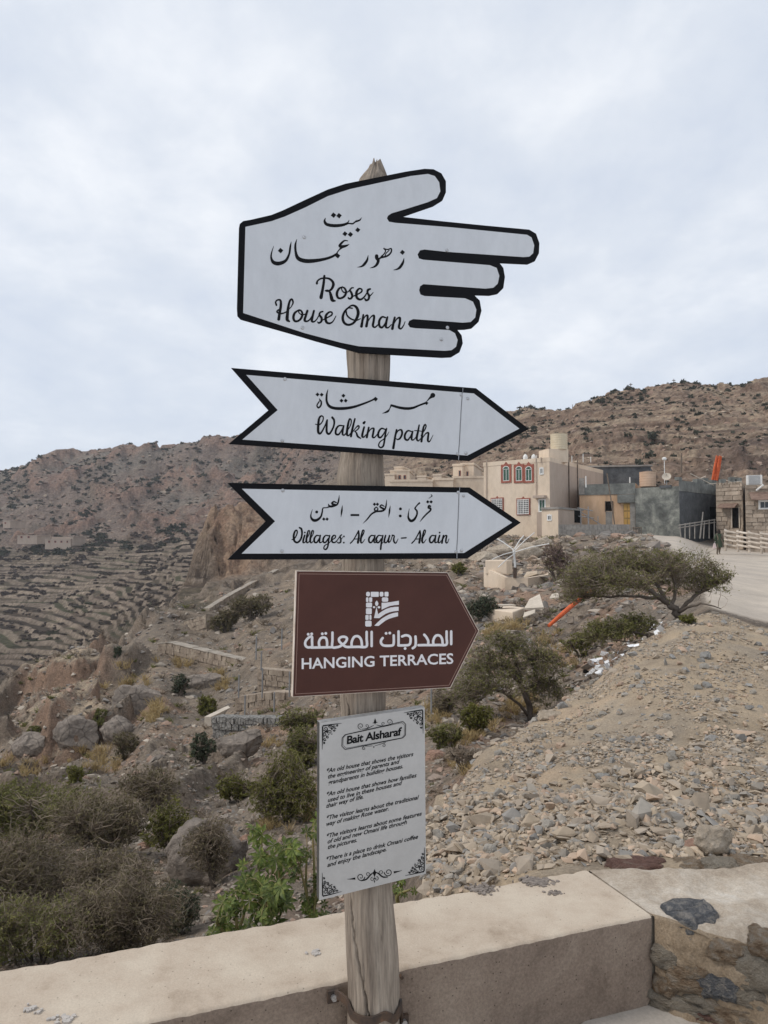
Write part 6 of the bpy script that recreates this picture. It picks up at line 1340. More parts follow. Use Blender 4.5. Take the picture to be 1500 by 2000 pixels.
for px, Y in heap_spots(255, 2.9, 12.5): heap_stone(px, Y, rr_.uniform(.016, .038)+.0036*Y*rr_.uniform(.3, 1.3))
BASEV = []
for i in range(10):
    BASEV.append(shard(300+i, 12))
def stone_cloud(name, P, S, cols, m, parent=None, flat=.75):
    n = len(P); vs_, fs_, cs_ = [], [], []; off = 0; ids = rr_.integers(0, 10, n)
    for k in range(10):
        ix = np.where(ids == k)[0]; V_, F_ = BASEV[k]; m_n = len(ix)
        if not m_n: continue
        a = rr_.uniform(0, 6.283, m_n); t = rr_.normal(0, .55, m_n); asp = rr_.uniform(.65, 1.35, (m_n, 3))
        v = V_[None]*asp[:, None, :]*S[ix][:, None, None]; v[..., 2] *= flat
        y = v[..., 1]*np.cos(t)[:, None]-v[..., 2]*np.sin(t)[:, None]; z = v[..., 1]*np.sin(t)[:, None]+v[..., 2]*np.cos(t)[:, None]
        x = v[..., 0]*np.cos(a)[:, None]-y*np.sin(a)[:, None]; y2 = v[..., 0]*np.sin(a)[:, None]+y*np.cos(a)[:, None]
        w_ = np.stack([x, y2, z], -1)+P[ix][:, None, :]; vs_.append(w_.reshape(-1, 3)); nv = len(V_)
        fs_.append((F_[None]+(np.arange(m_n)*nv)[:, None, None]).reshape(-1, 3)+off); off += m_n*nv
        cs_.append(np.repeat(cols[ix], nv, 0))
    return tag(link(name, np_mesh(name, np.concatenate(vs_), np.concatenate(fs_), m, False, np.concatenate(cs_)), parent), kind='stuff')
m_stones = mat('loose_stone_mix', [(.3, (.82, .82, .82)), (.7, (1.12, 1.1, 1.08))], scale=14, rough=.95, attr=True, coord='World', bump=.3, bscale=60, bdist=.01)
PAL = np.array([(.39, .32, .24), (.44, .365, .28), (.345, .285, .22), (.31, .28, .24), (.27, .255, .235), (.36, .305, .245), (.44, .335, .25), (.37, .305, .235)])
sp = heap_spots(20000, 2.85, 6.4)+heap_spots(17000, 5.5, 14)
sz = np.array([math.exp(rr_.normal(-4.72, .58))*(1.3 if Y < 5 else 1.0)+.0007*Y for px, Y in sp])
bandn = np.array([float(fbm(px_of(0, 1)*0+px/90., Y*.9, 3, 77)) for px, Y in sp])
keep = (bandn+rr_.normal(0, .12, len(sp)) > -.11+.10*sstep(6, 9, np.array([s[1] for s in sp]))) | (np.array([s[1] for s in sp]) < 4.8)
P = np.array([gp(px, Y, s*.35) for (px, Y), s in zip(sp, sz)])
stone_cloud('loose_stones', P[keep], sz[keep], PAL[rr_.integers(0, 8, keep.sum())]*rr_.uniform(.8, 1.15, (keep.sum(), 1)), m_stones, heap)
# scree and stones on the near slope
def scatter(n, px0, px1, Y0, Y1, cond=None, power=1.0):
    out = []
    while len(out) < n:
        px = rr_.uniform(px0, px1); Y = math.exp(rr_.uniform(math.log(Y0), math.log(Y1)))
        if cond and not cond(px, Y): continue
        out.append((px, Y))
    return out
notheap = lambda px, Y: not (px > 800 and Y < np.interp(px, ridge_px, ridge_Y)*1.03) and not (px > 1240 and np.interp(px, [1245, 1262, 1300, 1332, 1380, 1500, 1950], [57, 50, 38, 31, 15.6, 14.6, 14.6])*.985 < Y < 61)
sp = scatter(15000, -60, 1300, 4.0, 62, notheap); sz = np.array([abs(rr_.normal(.0, .0024))*Y*(1.6 if px > 850 else 1)+.0010*Y+.004 for px, Y in sp])
P = np.array([gp(px, Y, s*.15) for (px, Y), s in zip(sp, sz)])
PAL2 = np.array([(.26, .225, .19), (.31, .27, .225), (.22, .19, .165), (.34, .24, .185), (.20, .185, .17), (.37, .325, .27), (.25, .20, .165)])
tag(stone_cloud('hillside_gravel', P, sz, PAL2[rr_.integers(0, 7, len(P))]*rr_.uniform(.8, 1.2, (len(P), 1)), m_stones), kind='stuff')
sp = scatter(3200, 860, 1560, 62, 200, None); sz = np.array([(abs(rr_.normal(0, .0021))+.0008)*Y for px, Y in sp]); P = np.array([gp(px, Y, 0) for px, Y in sp])
PAL3 = np.array([(.34, .26, .20), (.29, .20, .155), (.38, .31, .24), (.25, .19, .155), (.31, .225, .175)])
stone_cloud('hill_boulders', P, sz, PAL3[rr_.integers(0, 5, len(P))]*rr_.uniform(.8, 1.15, (len(P), 1)), m_stones, None, .6)
sp = scatter(3500, -60, 700, 250, 400, None); sz = np.array([(abs(rr_.normal(0, .0022))+.0008)*Y for px, Y in sp]); P = np.array([gp(px, Y, 0) for px, Y in sp])
stone_cloud('mountain_boulders', P, sz, (PAL3[rr_.integers(0, 5, len(P))]*.8+.01)*rr_.uniform(.8, 1.15, (len(P), 1)), m_stones, None, .6)
sp = scatter(420, 870, 1110, 40, 58, notheap); sz = np.array([math.exp(rr_.normal(-1.7, .5)) for _ in sp]); P = np.array([gp(px, Y, 0) for px, Y in sp])
stone_cloud('slope_rocks', P, sz, np.array([(.42, .33, .25), (.36, .27, .20), (.46, .38, .29), (.31, .235, .18)])[rr_.integers(0, 4, len(P))]*rr_.uniform(.85, 1.1, (len(P), 1)), m_stones, None, .8)
# boulders
m_bould = mat('boulder_rock', [(.28, (.15, .125, .105)), (.45, (.235, .20, .17)), (.6, (.29, .245, .205)), (.75, (.34, .285, .235))], scale=1.3, detail=14, rough=.95, bump=.9, bscale=5, bdist=.12, coord='Object', fine=.35, fscale=9, cracks=(1.1, .035, .55), dist=.4)
m_bouldp = mat('boulder_pale', [(.28, (.33, .27, .205)), (.5, (.44, .37, .29)), (.75, (.52, .45, .36))], scale=1.5, detail=14, rough=.95, bump=.9, bscale=6, bdist=.1, coord='Object', fine=.3, fscale=12)
m_bouldr = mat('boulder_red', [(.28, (.27, .16, .12)), (.5, (.36, .23, .17)), (.75, (.42, .31, .24))], scale=1.5, detail=14, rough=.95, bump=.9, bscale=6, bdist=.1, coord='Object', fine=.3, fscale=12)
from mathutils import noise as mn
def boulder(px, py, wpx, hpx, Y, label, m=None, seed=0, tilt=0., depth=.8, name='boulder'):
    V_, F_ = rock_mesh('b', 400+seed, 5, None, flat=1., rough=0., blocky=.3); Y = seen_at(px, py+hpx*.55, Y) if Y > 5 else seen_at(px, py+hpx*.75, 3.2, .86, 1.5); c = at(px, py, Y+.3*wpx/F*Y); k = Y/F
    V2 = np.array([Vector(v)*(1+.16*mn.fractal(Vector(v)*1.6+Vector((seed*3, 0, 0)), 1, 2, 5)+.05*mn.fractal(Vector(v)*6+Vector((seed, 0, 0)), 1, 2, 4)) for v in V_])
    V2 = V2*np.array([wpx*k, min(wpx, hpx)*1.1*k*depth, hpx*k]); o = link(name, np_mesh(name, V2, np.array(F_), m or m_bould, True), None, c, (0, tilt, 0)); return tag(o, label, 'boulder')
boulder(398, 1672, 78, 105, 10.4, 'big rounded grey boulder behind the grey twiggy bush on the slope', seed=1, tilt=.35)
boulder(152, 1440, 52, 42, 24, 'broad cracked grey boulder below the reddish cliff', seed=2, tilt=.1)
boulder(62, 1455, 40, 34, 21, 'pair-topped grey boulder left of the broad cracked boulder', seed=3)
boulder(262, 1372, 60, 36, 27, 'long grey boulder above the broad cracked boulder, towards the coped wall', seed=4, tilt=-.25)
boulder(228, 1432, 34, 42, 23, 'steep dark boulder beside the broad cracked boulder', seed=5, tilt=-.3)
boulder(470, 1452, 48, 28, 19, 'flat-topped grey boulder under the gabion wall', seed=6, tilt=-.15)
boulder(395, 1335, 48, 26, 31, 'grey rock hump just below the coped retaining wall', seed=7, tilt=-.35)
boulder(478, 1640, 12, 12, 9.7, 'small square reddish rock beside the big rounded boulder', m_bouldr, 8)
boulder(462, 1672, 16, 30, 9.3, 'narrow slab of rock leaning beside the big rounded boulder', m_bould, 9, .6)
boulder(281, 1652, 14, 9, 10.5, 'small orange-red rock on the path of the slope', m_bouldr, 10)
boulder(851, 1478, 22, 16, 8.3, 'reddish rock at the foot of the rubble heap beside the board', m_bouldr, 11)
boulder(900, 1500, 12, 8, 8.6, 'small tan rock at the foot of the rubble heap', m_bouldp, 12)
boulder(1398, 1648, 44, 34, 3.35, 'large pale boulder resting on the rubble just behind the stone pier', m_bouldp, 13, .5)
boulder(1362, 1652, 36, 18, 3.2, 'brown overhanging rock beside the large pale boulder behind the pier', m_bouldr, 14, -.1)
boulder(1072, 1398, 26, 18, 9.0, 'pale outcrop stone at the edge of the rubble heap by the tree', m_bouldp, 15)
for i, (x, y, w_, h_, Y, l) in enumerate(((985,1078,40,18,52,'tan rock ledge under the cream house'),(1030,1082,36,22,50,'tan rounded rock between the cream house and the basin'),(1060,1062,28,14,54,'small tan rock under the cream annex'),(940,1090,30,18,50,'tan rock beside the tip of the lower white arrow sign'),(1075,1095,20,14,47,'reddish tan rock right of the basin'))):
    boulder(x, y, w_, h_, Y, l, m_bouldp, 20+i, -.1)

# ================================================================== PLANTS
m_bark = mat('grey_bark', [(.3, (.085, .068, .055)), (.7, (.17, .14, .115))], scale=6, rough=.95, bump=.5, bscale=30, coord='World')
m_twig = mat('dry_twigs', [(.3, (.13, .10, .075)), (.5, (.22, .175, .13)), (.7, (.34, .28, .215))], scale=9, rough=.95, coord='World')
m_twigp = mat('pinkish_twigs', [(.3, (.14, .095, .08)), (.7, (.27, .19, .16))], scale=9, rough=.95, coord='World')
m_olive = mat('olive_leaves', [(.3, (.09, .095, .030)), (.5, (.165, .165, .055)), (.7, (.28, .255, .095))], scale=5, rough=.8, coord='World', trans=.2)
m_brush = mat('brown_olive_leaves', [(.3, (.09, .08, .042)), (.5, (.15, .128, .068)), (.7, (.22, .185, .10))], scale=5, rough=.85, coord='World', trans=.15)
m_dgreen = mat('dark_green_leaves', [(.3, (.04, .052, .032)), (.7, (.10, .115, .07))], scale=7, rough=.8, coord='World', trans=.15)
m_ygreen = mat('yellow_green_leaves', [(.3, (.085, .09, .022)), (.7, (.21, .20, .052))], scale=5, rough=.8, coord='World', trans=.2)
m_far = mat('far_shrub_leaves', [(.3, (.035, .038, .028)), (.7, (.085, .085, .062))], scale=.5, rough=.95, coord='World')
m_straw = mat('dry_straw', [(.3, (.30, .215, .10)), (.7, (.50, .385, .20))], scale=9, rough=.9, coord='World', trans=.2)
def rib(pts, w0, w1, rg):
    """ribbons along pts (n,K,3)"""
    n, K, _ = pts.shape; t = np.gradient(pts, axis=1); t /= np.linalg.norm(t, axis=2, keepdims=True)+1e-9
    r = rg.normal(size=(n, 1, 3)); s = np.cross(t, r); s /= np.linalg.norm(s, axis=2, keepdims=True)+1e-9
    wd = (w0+(w1-w0)*np.linspace(0, 1, K))[None, :, None]/2 if np.isscalar(w0) else (w0[:, None]+(w1-w0)[:, None]*np.linspace(0, 1, K)[None])[..., None]/2
    V = np.stack([pts+s*wd, pts-s*wd], 2).reshape(n, K*2, 3); b = (np.arange(n)*K*2)[:, None]; k = np.arange(K-1)[None]*2
    Fq = np.stack([b+k, b+k+1, b+k+3, b+k+2], -1).reshape(-1, 4); return V.reshape(-1, 3), Fq
def leaves(P, s, rg, asp=.45):
    n = len(P); a = rg.normal(size=(n, 3)); a /= np.linalg.norm(a, axis=1, keepdims=True); b = rg.normal(size=(n, 3)); b -= a*(a*b).sum(1, keepdims=True); b /= np.linalg.norm(b, axis=1, keepdims=True)
    L = (s*rg.uniform(.6, 1.4, n))[:, None]; V = np.stack([P-a*L, P+b*L*asp, P+a*L, P-b*L*asp], 1).reshape(-1, 3); return V, (np.arange(n)*4)[:, None]+np.arange(4)[None]
def cat_(parts):
    vs_, fs_, o = [], [], 0
    for V, f in parts: vs_.append(V); fs_.append(f+o); o += len(V)
    return np.concatenate(vs_), np.concatenate(fs_)
def plant(name, label, cat, base, limbs, lobes, twigs=500, leaf=9000, ls=.03, mt=None, ml=None, tw=.008, seed=0, group=None, droop=.1, K=6, shell=.55, leafpart='foliage', trunkpart='stem', spray=.10, asp=.26):
    """limbs: [(points, r0, r1)], lobes: [(centre, (rx,ry,rz), weight)]"""
    rg = np.random.default_rng(900+seed); t = thing(name, label, cat, base, group); O = np.array(ORI[t.name])
    nodes = []; mb = MB()
    for pts, r0, r1 in limbs:
        q = crom([np.array(p) for p in pts], 5); rr2 = np.linspace(r0, r1, len(q)); q = [p+rg.normal(0, r0*.25, 3) for p in q]; mb.tube([Vector(p) for p in q], list(rr2), 7); nodes += [q[i] for i in range(len(q)//3, len(q))]
    mb.build(trunkpart, m_bark if mt is None else mt[0], t, smooth=True); nodes = np.array(nodes)
    wsum = sum(l[2] for l in lobes); ends = []
    for c, r, w_ in lobes:
        n = int(twigs*w_/wsum); d = rg.normal(size=(n, 3)); d /= np.linalg.norm(d, axis=1, keepdims=True); rad = (rg.uniform(shell**3, 1, n)**(1/3))[:, None]; ends.append(np.array(c)+d*rad*np.array(r))
    E = np.concatenate(ends)
    di = ((E[:, None]-nodes[None])**2).sum(2); near = nodes[np.argsort(di, axis=1)[:, :4][np.arange(len(E)), rg.integers(0, 4, len(E))]]
    tt_ = np.linspace(0, 1, K)[None, :, None]; L = np.linalg.norm(E-near, axis=1)[:, None, None]
    bend = rg.normal(size=(len(E), 1, 3))*.16*L; pts = near[:, None]*(1-tt_)+E[:, None]*tt_+bend*np.sin(tt_*np.pi)+rg.normal(size=(len(E), K, 3))*.02*L; pts[..., 2] -= (droop*L*tt_**2)[..., 0]*0
    A = rib(pts, tw, tw*.35, rg)
    # side twigs
    m_ = len(E)*3; src = rg.integers(0, len(E), m_); kk_ = rg.integers(K//2, K, m_); st0 = pts[src, kk_]; dd = rg.normal(size=(m_, 3)); dd[:, 2] = dd[:, 2]*.6+.15; dd /= np.linalg.norm(dd, axis=1, keepdims=True)
    Ls = (np.minimum(L[src, 0, 0], max(l[1][0] for l in lobes)*1.)*rg.uniform(.12, .38, m_))[:, None, None]; t3 = np.linspace(0, 1, 4)[None, :, None]
    p2 = st0[:, None]+dd[:, None]*Ls*t3+rg.normal(size=(m_, 1, 3))*Ls*.2*t3**2; B_ = rib(p2, tw*.5, tw*.22, rg)
    V, f = cat_([A, B_]); link('twigs', np_mesh('twigs', V-O, f, (mt[1] if mt else m_twig), False), t)
    if leaf:
        s2 = rg.integers(0, m_, leaf); LP = p2[s2, rg.integers(1, 4, leaf)]+rg.normal(size=(leaf, 3))*spray*max(.05, np.mean(Ls)*1.)
        V, f = leaves(LP, ls, rg, asp); link(leafpart, np_mesh(leafpart, V-O, f, ml or m_olive, False), t)
    return t
def lobe(px, py, rx, ry, Y, w_=1., ry_d=None):
    k = Y/F; return (tuple(at(px, py, Y)), (rx*k, (ry_d or (rx+ry)/2)*k, ry*k), w_*rx*ry)
def bush(name, label, px, py, rx, ry, Y, base=None, n=5, twigs=350, leaf=5000, ls=None, mt=None, ml=None, tw=None, seed=0, cat='bush', lobes=None, group=None, shell=.35, **k):
    if Y > 5: Y = seen_at(*(base or (px, py+ry*.92)), Y)
    rl = random.Random(seed*7+1)
    if lobes is None:
        nl = 5 if rx < 45 else 9; lobes = []
        for i in range(nl):
            a_ = 6.283*i/nl+rl.uniform(-.5, .5); q = rl.uniform(.35, .75); s_ = rl.uniform(.35, .62)
            lobes.append(lobe(px+rx*q*math.cos(a_), py+ry*q*.8*math.sin(a_)-ry*.05, rx*s_, ry*s_*rl.uniform(.8, 1.25), Y+rl.uniform(-.4, .4)*rx/F*Y, rl.uniform(.5, 1.3)))
        lobes.append(lobe(px, py, rx*.6, ry*.6, Y, .6))
    b = Vector(at(*(base or (px, py+ry*1.0)), Y)); k_ = Y/F; rd = random.Random(seed)
    limbs = []
    for i in range(n):
        e = Vector(at(px+rd.uniform(-.7, .7)*rx, py-rd.uniform(-.2, .5)*ry, Y+rd.uniform(-.5, .5)*rx*k_)); b2 = b+Vector((rd.uniform(-.12, .12)*rx*k_, rd.uniform(-.12, .12)*rx*k_, -.05)); m_ = b2.lerp(e, .5)+Vector((0, 0, .12*ry*k_))
        limbs.append(([tuple(b2), tuple(m_), tuple(e)], max(.006, .0022*Y*.9), .002*Y*.35))
    return plant(name, label, cat, b, limbs, lobes, int(twigs*1.5), int(leaf*1.05), ls or .0024*Y, mt, ml, tw or .0011*Y, seed, group, shell=shell, **k)
# thorn tree by the road
k = lambda x, y, Y: tuple(at(x, y, Y))
Yt = 14.2
plant('acacia_tree', 'wide flat-crowned thorn tree leaning over the slope below the dirt road', 'tree', at(1332, 1232, Yt),
  [([k(1334,1240,Yt),k(1326,1208,Yt),k(1308,1180,Yt),k(1290,1165,Yt)],.085,.05),([k(1308,1180,Yt),k(1260,1150,Yt-.2),k(1200,1140,Yt-.3),k(1140,1135,Yt-.4)],.05,.015),([k(1300,1172,Yt),k(1270,1130,Yt+.3),k(1220,1105,Yt+.3)],.045,.012),
   ([k(1312,1185,Yt),k(1320,1145,Yt),k(1310,1110,Yt-.3)],.04,.012),([k(1322,1200,Yt),k(1355,1165,Yt),k(1395,1145,Yt),k(1420,1135,Yt)],.045,.01),([k(1322,1195,Yt),k(1370,1180,Yt-.5),k(1410,1190,Yt-.6)],.03,.008),([k(1295,1170,Yt),k(1240,1165,Yt+.5),k(1180,1165,Yt+.6),k(1120,1165,Yt+.3)],.04,.01)],
  [lobe(1130,1125,48,26,Yt-.3),lobe(1175,1100,62,26,Yt),lobe(1245,1088,75,22,Yt+.2),lobe(1320,1095,78,24,Yt),lobe(1385,1120,52,22,Yt),lobe(1115,1160,38,18,Yt+.3,.8),lobe(1225,1130,70,22,Yt-.5),lobe(1330,1130,60,18,Yt+.4,.8),lobe(1165,1150,60,16,Yt+.5,.7),lobe(1405,1150,28,14,Yt-.3,.4),lobe(1290,1160,50,14,Yt,.3)],
  2300, 15500, .027, None, m_olive, .013, 1, shell=.2, leafpart='crown', trunkpart='trunk')
plant('thorn_bush', 'low spreading thorn bush with dark lower branches under the flat-crowned thorn tree', 'bush', at(1295, 1262, 13.6),
  [([k(1300,1264,13.6),k(1262,1240,13.6),k(1210,1232,13.6),k(1160,1235,13.6)],.035,.008),([k(1300,1262,13.6),k(1255,1255,13.4),k(1200,1252,13.3)],.03,.006),([k(1298,1262,13.6),k(1270,1225,13.8),k(1230,1208,13.9)],.03,.006)],
  [lobe(1190,1228,55,24,13.6),lobe(1240,1218,48,22,13.8),lobe(1165,1240,40,18,13.5,.8),lobe(1250,1248,40,12,13.5,.5)], 650, 8000, .028, None, m_olive, .012, 2, shell=.2)
Y2 = 12.6
plant('acacia_tree', 'rounded bushy thorn tree with dark forked trunk beside the brown arrow sign', 'tree', at(1034, 1402, Y2),
  [([k(1036,1408,Y2),k(1030,1370,Y2),k(1015,1330,Y2),k(1008,1290,Y2)],.06,.03),([k(1015,1332,Y2),k(975,1300,Y2),k(935,1300,Y2)],.04,.01),([k(1012,1310,Y2),k(1045,1285,Y2),k(1080,1285,Y2)],.04,.01),([k(1010,1292,Y2),k(995,1260,Y2),k(985,1240,Y2)],.03,.008),([k(1032,1398,Y2),k(1010,1372,Y2-.2),k(975,1350,Y2-.3),k(930,1345,Y2-.3)],.03,.008),([k(1024,1350,Y2),k(1060,1330,Y2+.3),k(1085,1335,Y2+.2)],.03,.008)],
  [lobe(1015,1290,62,42,Y2),lobe(955,1300,58,42,Y2),lobe(1065,1300,42,42,Y2),lobe(1060,1350,46,32,Y2+.3),lobe(925,1335,50,36,Y2-.3),lobe(980,1255,52,26,Y2),lobe(895,1365,36,26,Y2-.3,.8),lobe(1000,1335,50,26,Y2-.3,.6),lobe(1035,1245,40,16,Y2,.6)],
  2000, 15000, .023, None, m_olive, .011, 3, shell=.25, leafpart='crown', trunkpart='trunk')
G_ = m_olive
for i, (nm, lab, px, py, rx, ry, Y, tw_, lf, ml_, kw) in enumerate((
 ('bush', 'dark green bush between the brown arrow tip and the concrete block', 950,1188,34,26,33*kC*1.04,250,4500,m_dgreen,{}),
 ('bush', 'small yellow-green bush on the slope under the lower white arrow sign', 898,1112,16,14,42,120,1500,m_ygreen,{}),
 ('bush', 'thin pinkish twig shrub right of the round concrete basin', 1088,1098,30,42,43,420,500,m_brush,dict(mt=(m_bark,m_twigp))),
 ('bush', 'bright olive bush at the foot of the rounded thorn tree', 925,1405,34,34,11.8,260,4500,m_ygreen,{}),
 ('bush', 'olive bush beside the upper right corner of the grey board', 868,1440,36,28,10.6,260,3500,m_olive,{}),
 ('bush', 'leafless brown twig bush at the foot of the rubble heap', 905,1478,46,26,9.2,420,0,m_olive,{}),
 ('bush', 'grey leafless bush in the gully left of the rounded thorn tree', 868,1372,36,26,12.6,300,700,m_brush,{}),
 ('bush', 'sparse yellow bush on sandy ground between the two thorn trees', 1135,1260,34,26,19,220,1200,m_ygreen,{}),
 ('bush', 'small green bush behind the trunk of the flat-crowned thorn tree', 1345,1210,18,12,15.2,120,1200,m_ygreen,{}),
 ('bush', 'small brown tree-like bush on the slope above the big rounded boulder', 290,1540,62,44,14,420,2600,m_brush,dict(base=(290,1592))),
 ('bush', 'yellow-green upright bush left of the big rounded boulder', 335,1622,52,62,10.8,420,7000,m_ygreen,{}),
 ('bush', 'grey wispy bush of bare stems in front of the big rounded boulder', 410,1660,50,68,9.3,800,2200,m_brush,dict(base=(418,1740))),
 ('bush', 'large olive-green bush just left of the grey information board', 560,1540,66,72,11.6,650,11000,m_ygreen,{}),
 ('bush', 'olive bush above the large olive-green bush beside the board', 592,1462,44,46,14,380,6000,m_olive,{}),
 ('bush', 'low olive bush left of the large olive-green bush', 462,1542,48,28,13.4,320,4200,m_ygreen,{}),
 ('bush', 'olive bush touching the gabion wall below the brown sign', 590,1410,50,24,21,300,3500,m_olive,{}),
 ('bush', 'round bright green bush at the left end of the gabion wall', 405,1382,18,24,24.4,260,4500,m_ygreen,{}),
 ('bush', 'green tuft of bush between the broad cracked boulder and the steep dark boulder', 192,1400,17,20,23,160,2200,m_olive,{}),
 ('bush', 'small dull green bush at the foot of the reddish cliff', 70,1428,15,13,23,160,1500,m_olive,{}),
 ('bush', 'small yellow-green bush below the grey boulders', 150,1515,17,18,16,180,2500,m_ygreen,{}),
 ('bush', 'brownish bush beneath the steep dark boulder', 245,1460,32,28,18.4,260,2500,m_brush,{}),
 ('bush', 'tall dark grey-green bush left of the flat-topped boulder', 397,1460,26,34,18.4,320,4000,m_dgreen,{}),
 ('bush', 'brown bush behind the retaining walls, left of the brown sign', 440,1212,30,26,44,220,2200,m_brush,{}),
 ('bush', 'wide brown-green bush beside the long sloping wall', 492,1186,48,30,44,380,3600,m_brush,{}),
 ('bush', 'dark scrub in the cleft just under the coped retaining wall', 352,1335,24,24,29,200,1800,m_dgreen,{}),
 ('bush', 'small dark bush on the spur edge above the coped wall', 231,1275,9,13,40,80,700,m_dgreen,{}),
 ('bush', 'blue-green bush hugging the parapet, left of the castor plant', 335,1775,55,60,5.3,480,7500,m_dgreen,{}),
 ('bush', 'big olive bush highest of the mass at the left frame edge', 60,1590,130,72,9.2,900,20000,m_olive,{}),
 ('bush', 'olive and brown bush right beside the big olive bush', 190,1612,95,66,8.8,800,9000,m_brush,{}),
 ('bush', 'brown twiggy bush in the middle of the left mass', 55,1705,150,84,7.2,1000,12000,m_brush,{}),
 ('bush', 'tangled brown bush of bare twigs facing the big boulder', 215,1710,100,70,7.0,1100,5500,m_brush,{}),
 ('bush', 'low tangled olive-brown bush against the parapet at the left frame edge', 60,1815,160,78,5.4,1000,14000,m_olive,{}),
 ('bush', 'dense dark twig bush against the parapet, left of the blue-green bush', 235,1790,105,80,5.5,1200,8500,m_brush,{}),
 )):
    bush(nm, lab, px, py, rx, ry, Y, twigs=tw_, leaf=lf, ml=ml_, seed=50+i, **kw)
# castor plant behind the wall: every leaf its own blade
m_cleaf = mat('castor_leaf', [(.3, (.045, .075, .018)), (.5, (.11, .15, .032)), (.7, (.27, .28, .075))], scale=3, rough=.55, spec=.35, rnd=.35, trans=.35)
m_cstem = mat('castor_stem', [(.3, (.16, .17, .06)), (.7, (.26, .19, .09))], scale=8, rough=.7)
def castor_mesh(seed):
    rd = random.Random(seed); vs_ = [(0, 0, 0)]; fs_ = []; n = 7
    for i in range(n):
        a = -math.pi/2+(-2.35+4.7*i/(n-1)) + math.pi; L = (1-.42*abs(i-3)/3)*rd.uniform(.9, 1.1); ca, sa = math.cos(a), math.sin(a)
        def q(r, w_, dz): return (r*ca-w_*sa, r*sa+w_*ca, dz)
        b = len(vs_); vs_ += [q(.18, .05, .01), q(.5*L, .15, .05), q(.75*L, .09, .0), q(L, 0, -.18*L), q(.75*L, -.09, .0), q(.5*L, -.15, .05), q(.18, -.05, .01), q(.5*L, 0, -.0), q(.75*L, 0, -.05)]
        fs_ += [(0, b, b+7, b+6), (b, b+1, b+7), (b+1, b+2, b+8, b+7), (b+2, b+3, b+8), (b+3, b+4, b+8), (b+4, b+5, b+7, b+8), (b+5, b+6, b+7)]
    me = bpy.data.meshes.new('castor_leaf'); me.from_pydata(vs_, [], fs_); me.materials.append(m_cleaf); return me
CL = [castor_mesh(i) for i in range(3)]
def castor(label, base, tips, n, spread, lsz, seed):
    rd = random.Random(seed); t = thing('castor_plant', label, 'plant', at(*base), 'castor plants behind the parapet'); O = ORI[t.name]
    mb = MB(); spots = []
    for tip in tips:
        p0, p1 = Vector(at(*base)), Vector(at(*tip)); q = crom([np.array(p0), np.array(p0.lerp(p1, .5)+Vector((rd.uniform(-.04, .04), 0, .02))), np.array(p1)], 5); mb.tube([Vector(x) for x in q], [.010-.006*i/len(q) for i in range(len(q))], 6)
        spots += [(Vector(q[i]), i/len(q)) for i in range(len(q)//4, len(q))]+[(Vector(q[-1]), 1)]*4
    for i in range(n):
        p, s = rd.choice(spots); d = Vector((rd.gauss(0, 1), rd.gauss(0, .8), rd.gauss(.2, .7))).normalized(); e = p+d*rd.uniform(.3, 1.)*spread
        mb.tube([p, p.lerp(e, .5)+Vector((0, 0, .012)), e], .0022, 4, False)
        nrm = Vector((rd.gauss(0, .5), rd.gauss(-.5, .5), rd.uniform(.2, 1.))).normalized(); out_d = Vector((d.x, d.y, -.5)).normalized(); q = nrm.to_track_quat('Z', 'Y'); L = lsz*rd.uniform(.55, 1.15)
        o = link('leaf', CL[i % 3], t, e-O, (q @ Quaternion((0, 0, 1), rd.uniform(0, 6.28))).to_euler(), L)
    mb.build('stem', m_cstem, t, smooth=True); return t
castor('tall castor plant with star-shaped bright green leaves behind the parapet', (520,1830,3.9), [(512,1650,3.9),(545,1665,3.9),(490,1715,3.8),(545,1725,3.7),(520,1760,3.7)], 62, .10, .088, 1)
castor('low castor plant at the left of the tall one, just above the parapet', (455,1840,3.7), [(440,1765,3.7),(470,1745,3.8),(425,1790,3.6)], 26, .07, .07, 2)
castor('castor plant partly hidden behind the lower edge of the grey board', (612,1830,3.9), [(600,1660,4.0),(585,1690,3.9),(625,1720,3.9),(610,1620,4.)], 40, .09, .06, 3)
castor('small castor sprig peeping over the parapet just right of the post', (782,1780,3.3), [(785,1728,3.3),(800,1738,3.2)], 12, .04, .042, 4)
# dry grass and low dead scrub
def tufts(name, spots, hpx, m, blades=26, wd=.0007, seed=0, spread=.5):
    rg = np.random.default_rng(seed); P0_, P1_ = [], []
    W_ = []
    for (p, Y) in spots:
        h = hpx/F*Y*rg.uniform(.5, 1.3); b = np.array(p)+rg.normal(0, h*.22, (blades, 3))*np.array([1, 1, .1]); d = rg.normal(0, spread, (blades, 3)); d[:, 2] = 1; e = b+d*h*rg.uniform(.5, 1.1, (blades, 1)); P0_.append(b); P1_.append(e); W_.append(np.full(blades, wd*Y))
    A, B_ = np.concatenate(P0_), np.concatenate(P1_); W_ = np.concatenate(W_); L = np.linalg.norm(B_-A, axis=1)[:, None]; mid = (A+B_)/2+rg.normal(0, .12, A.shape)*L; pts = np.stack([A, mid, B_], 1)
    V, f = rib(pts, W_, W_*.3, rg); return tag(link(name, np_mesh(name, V, f, m, False)), kind='stuff')
rd = random.Random(3); sp = []
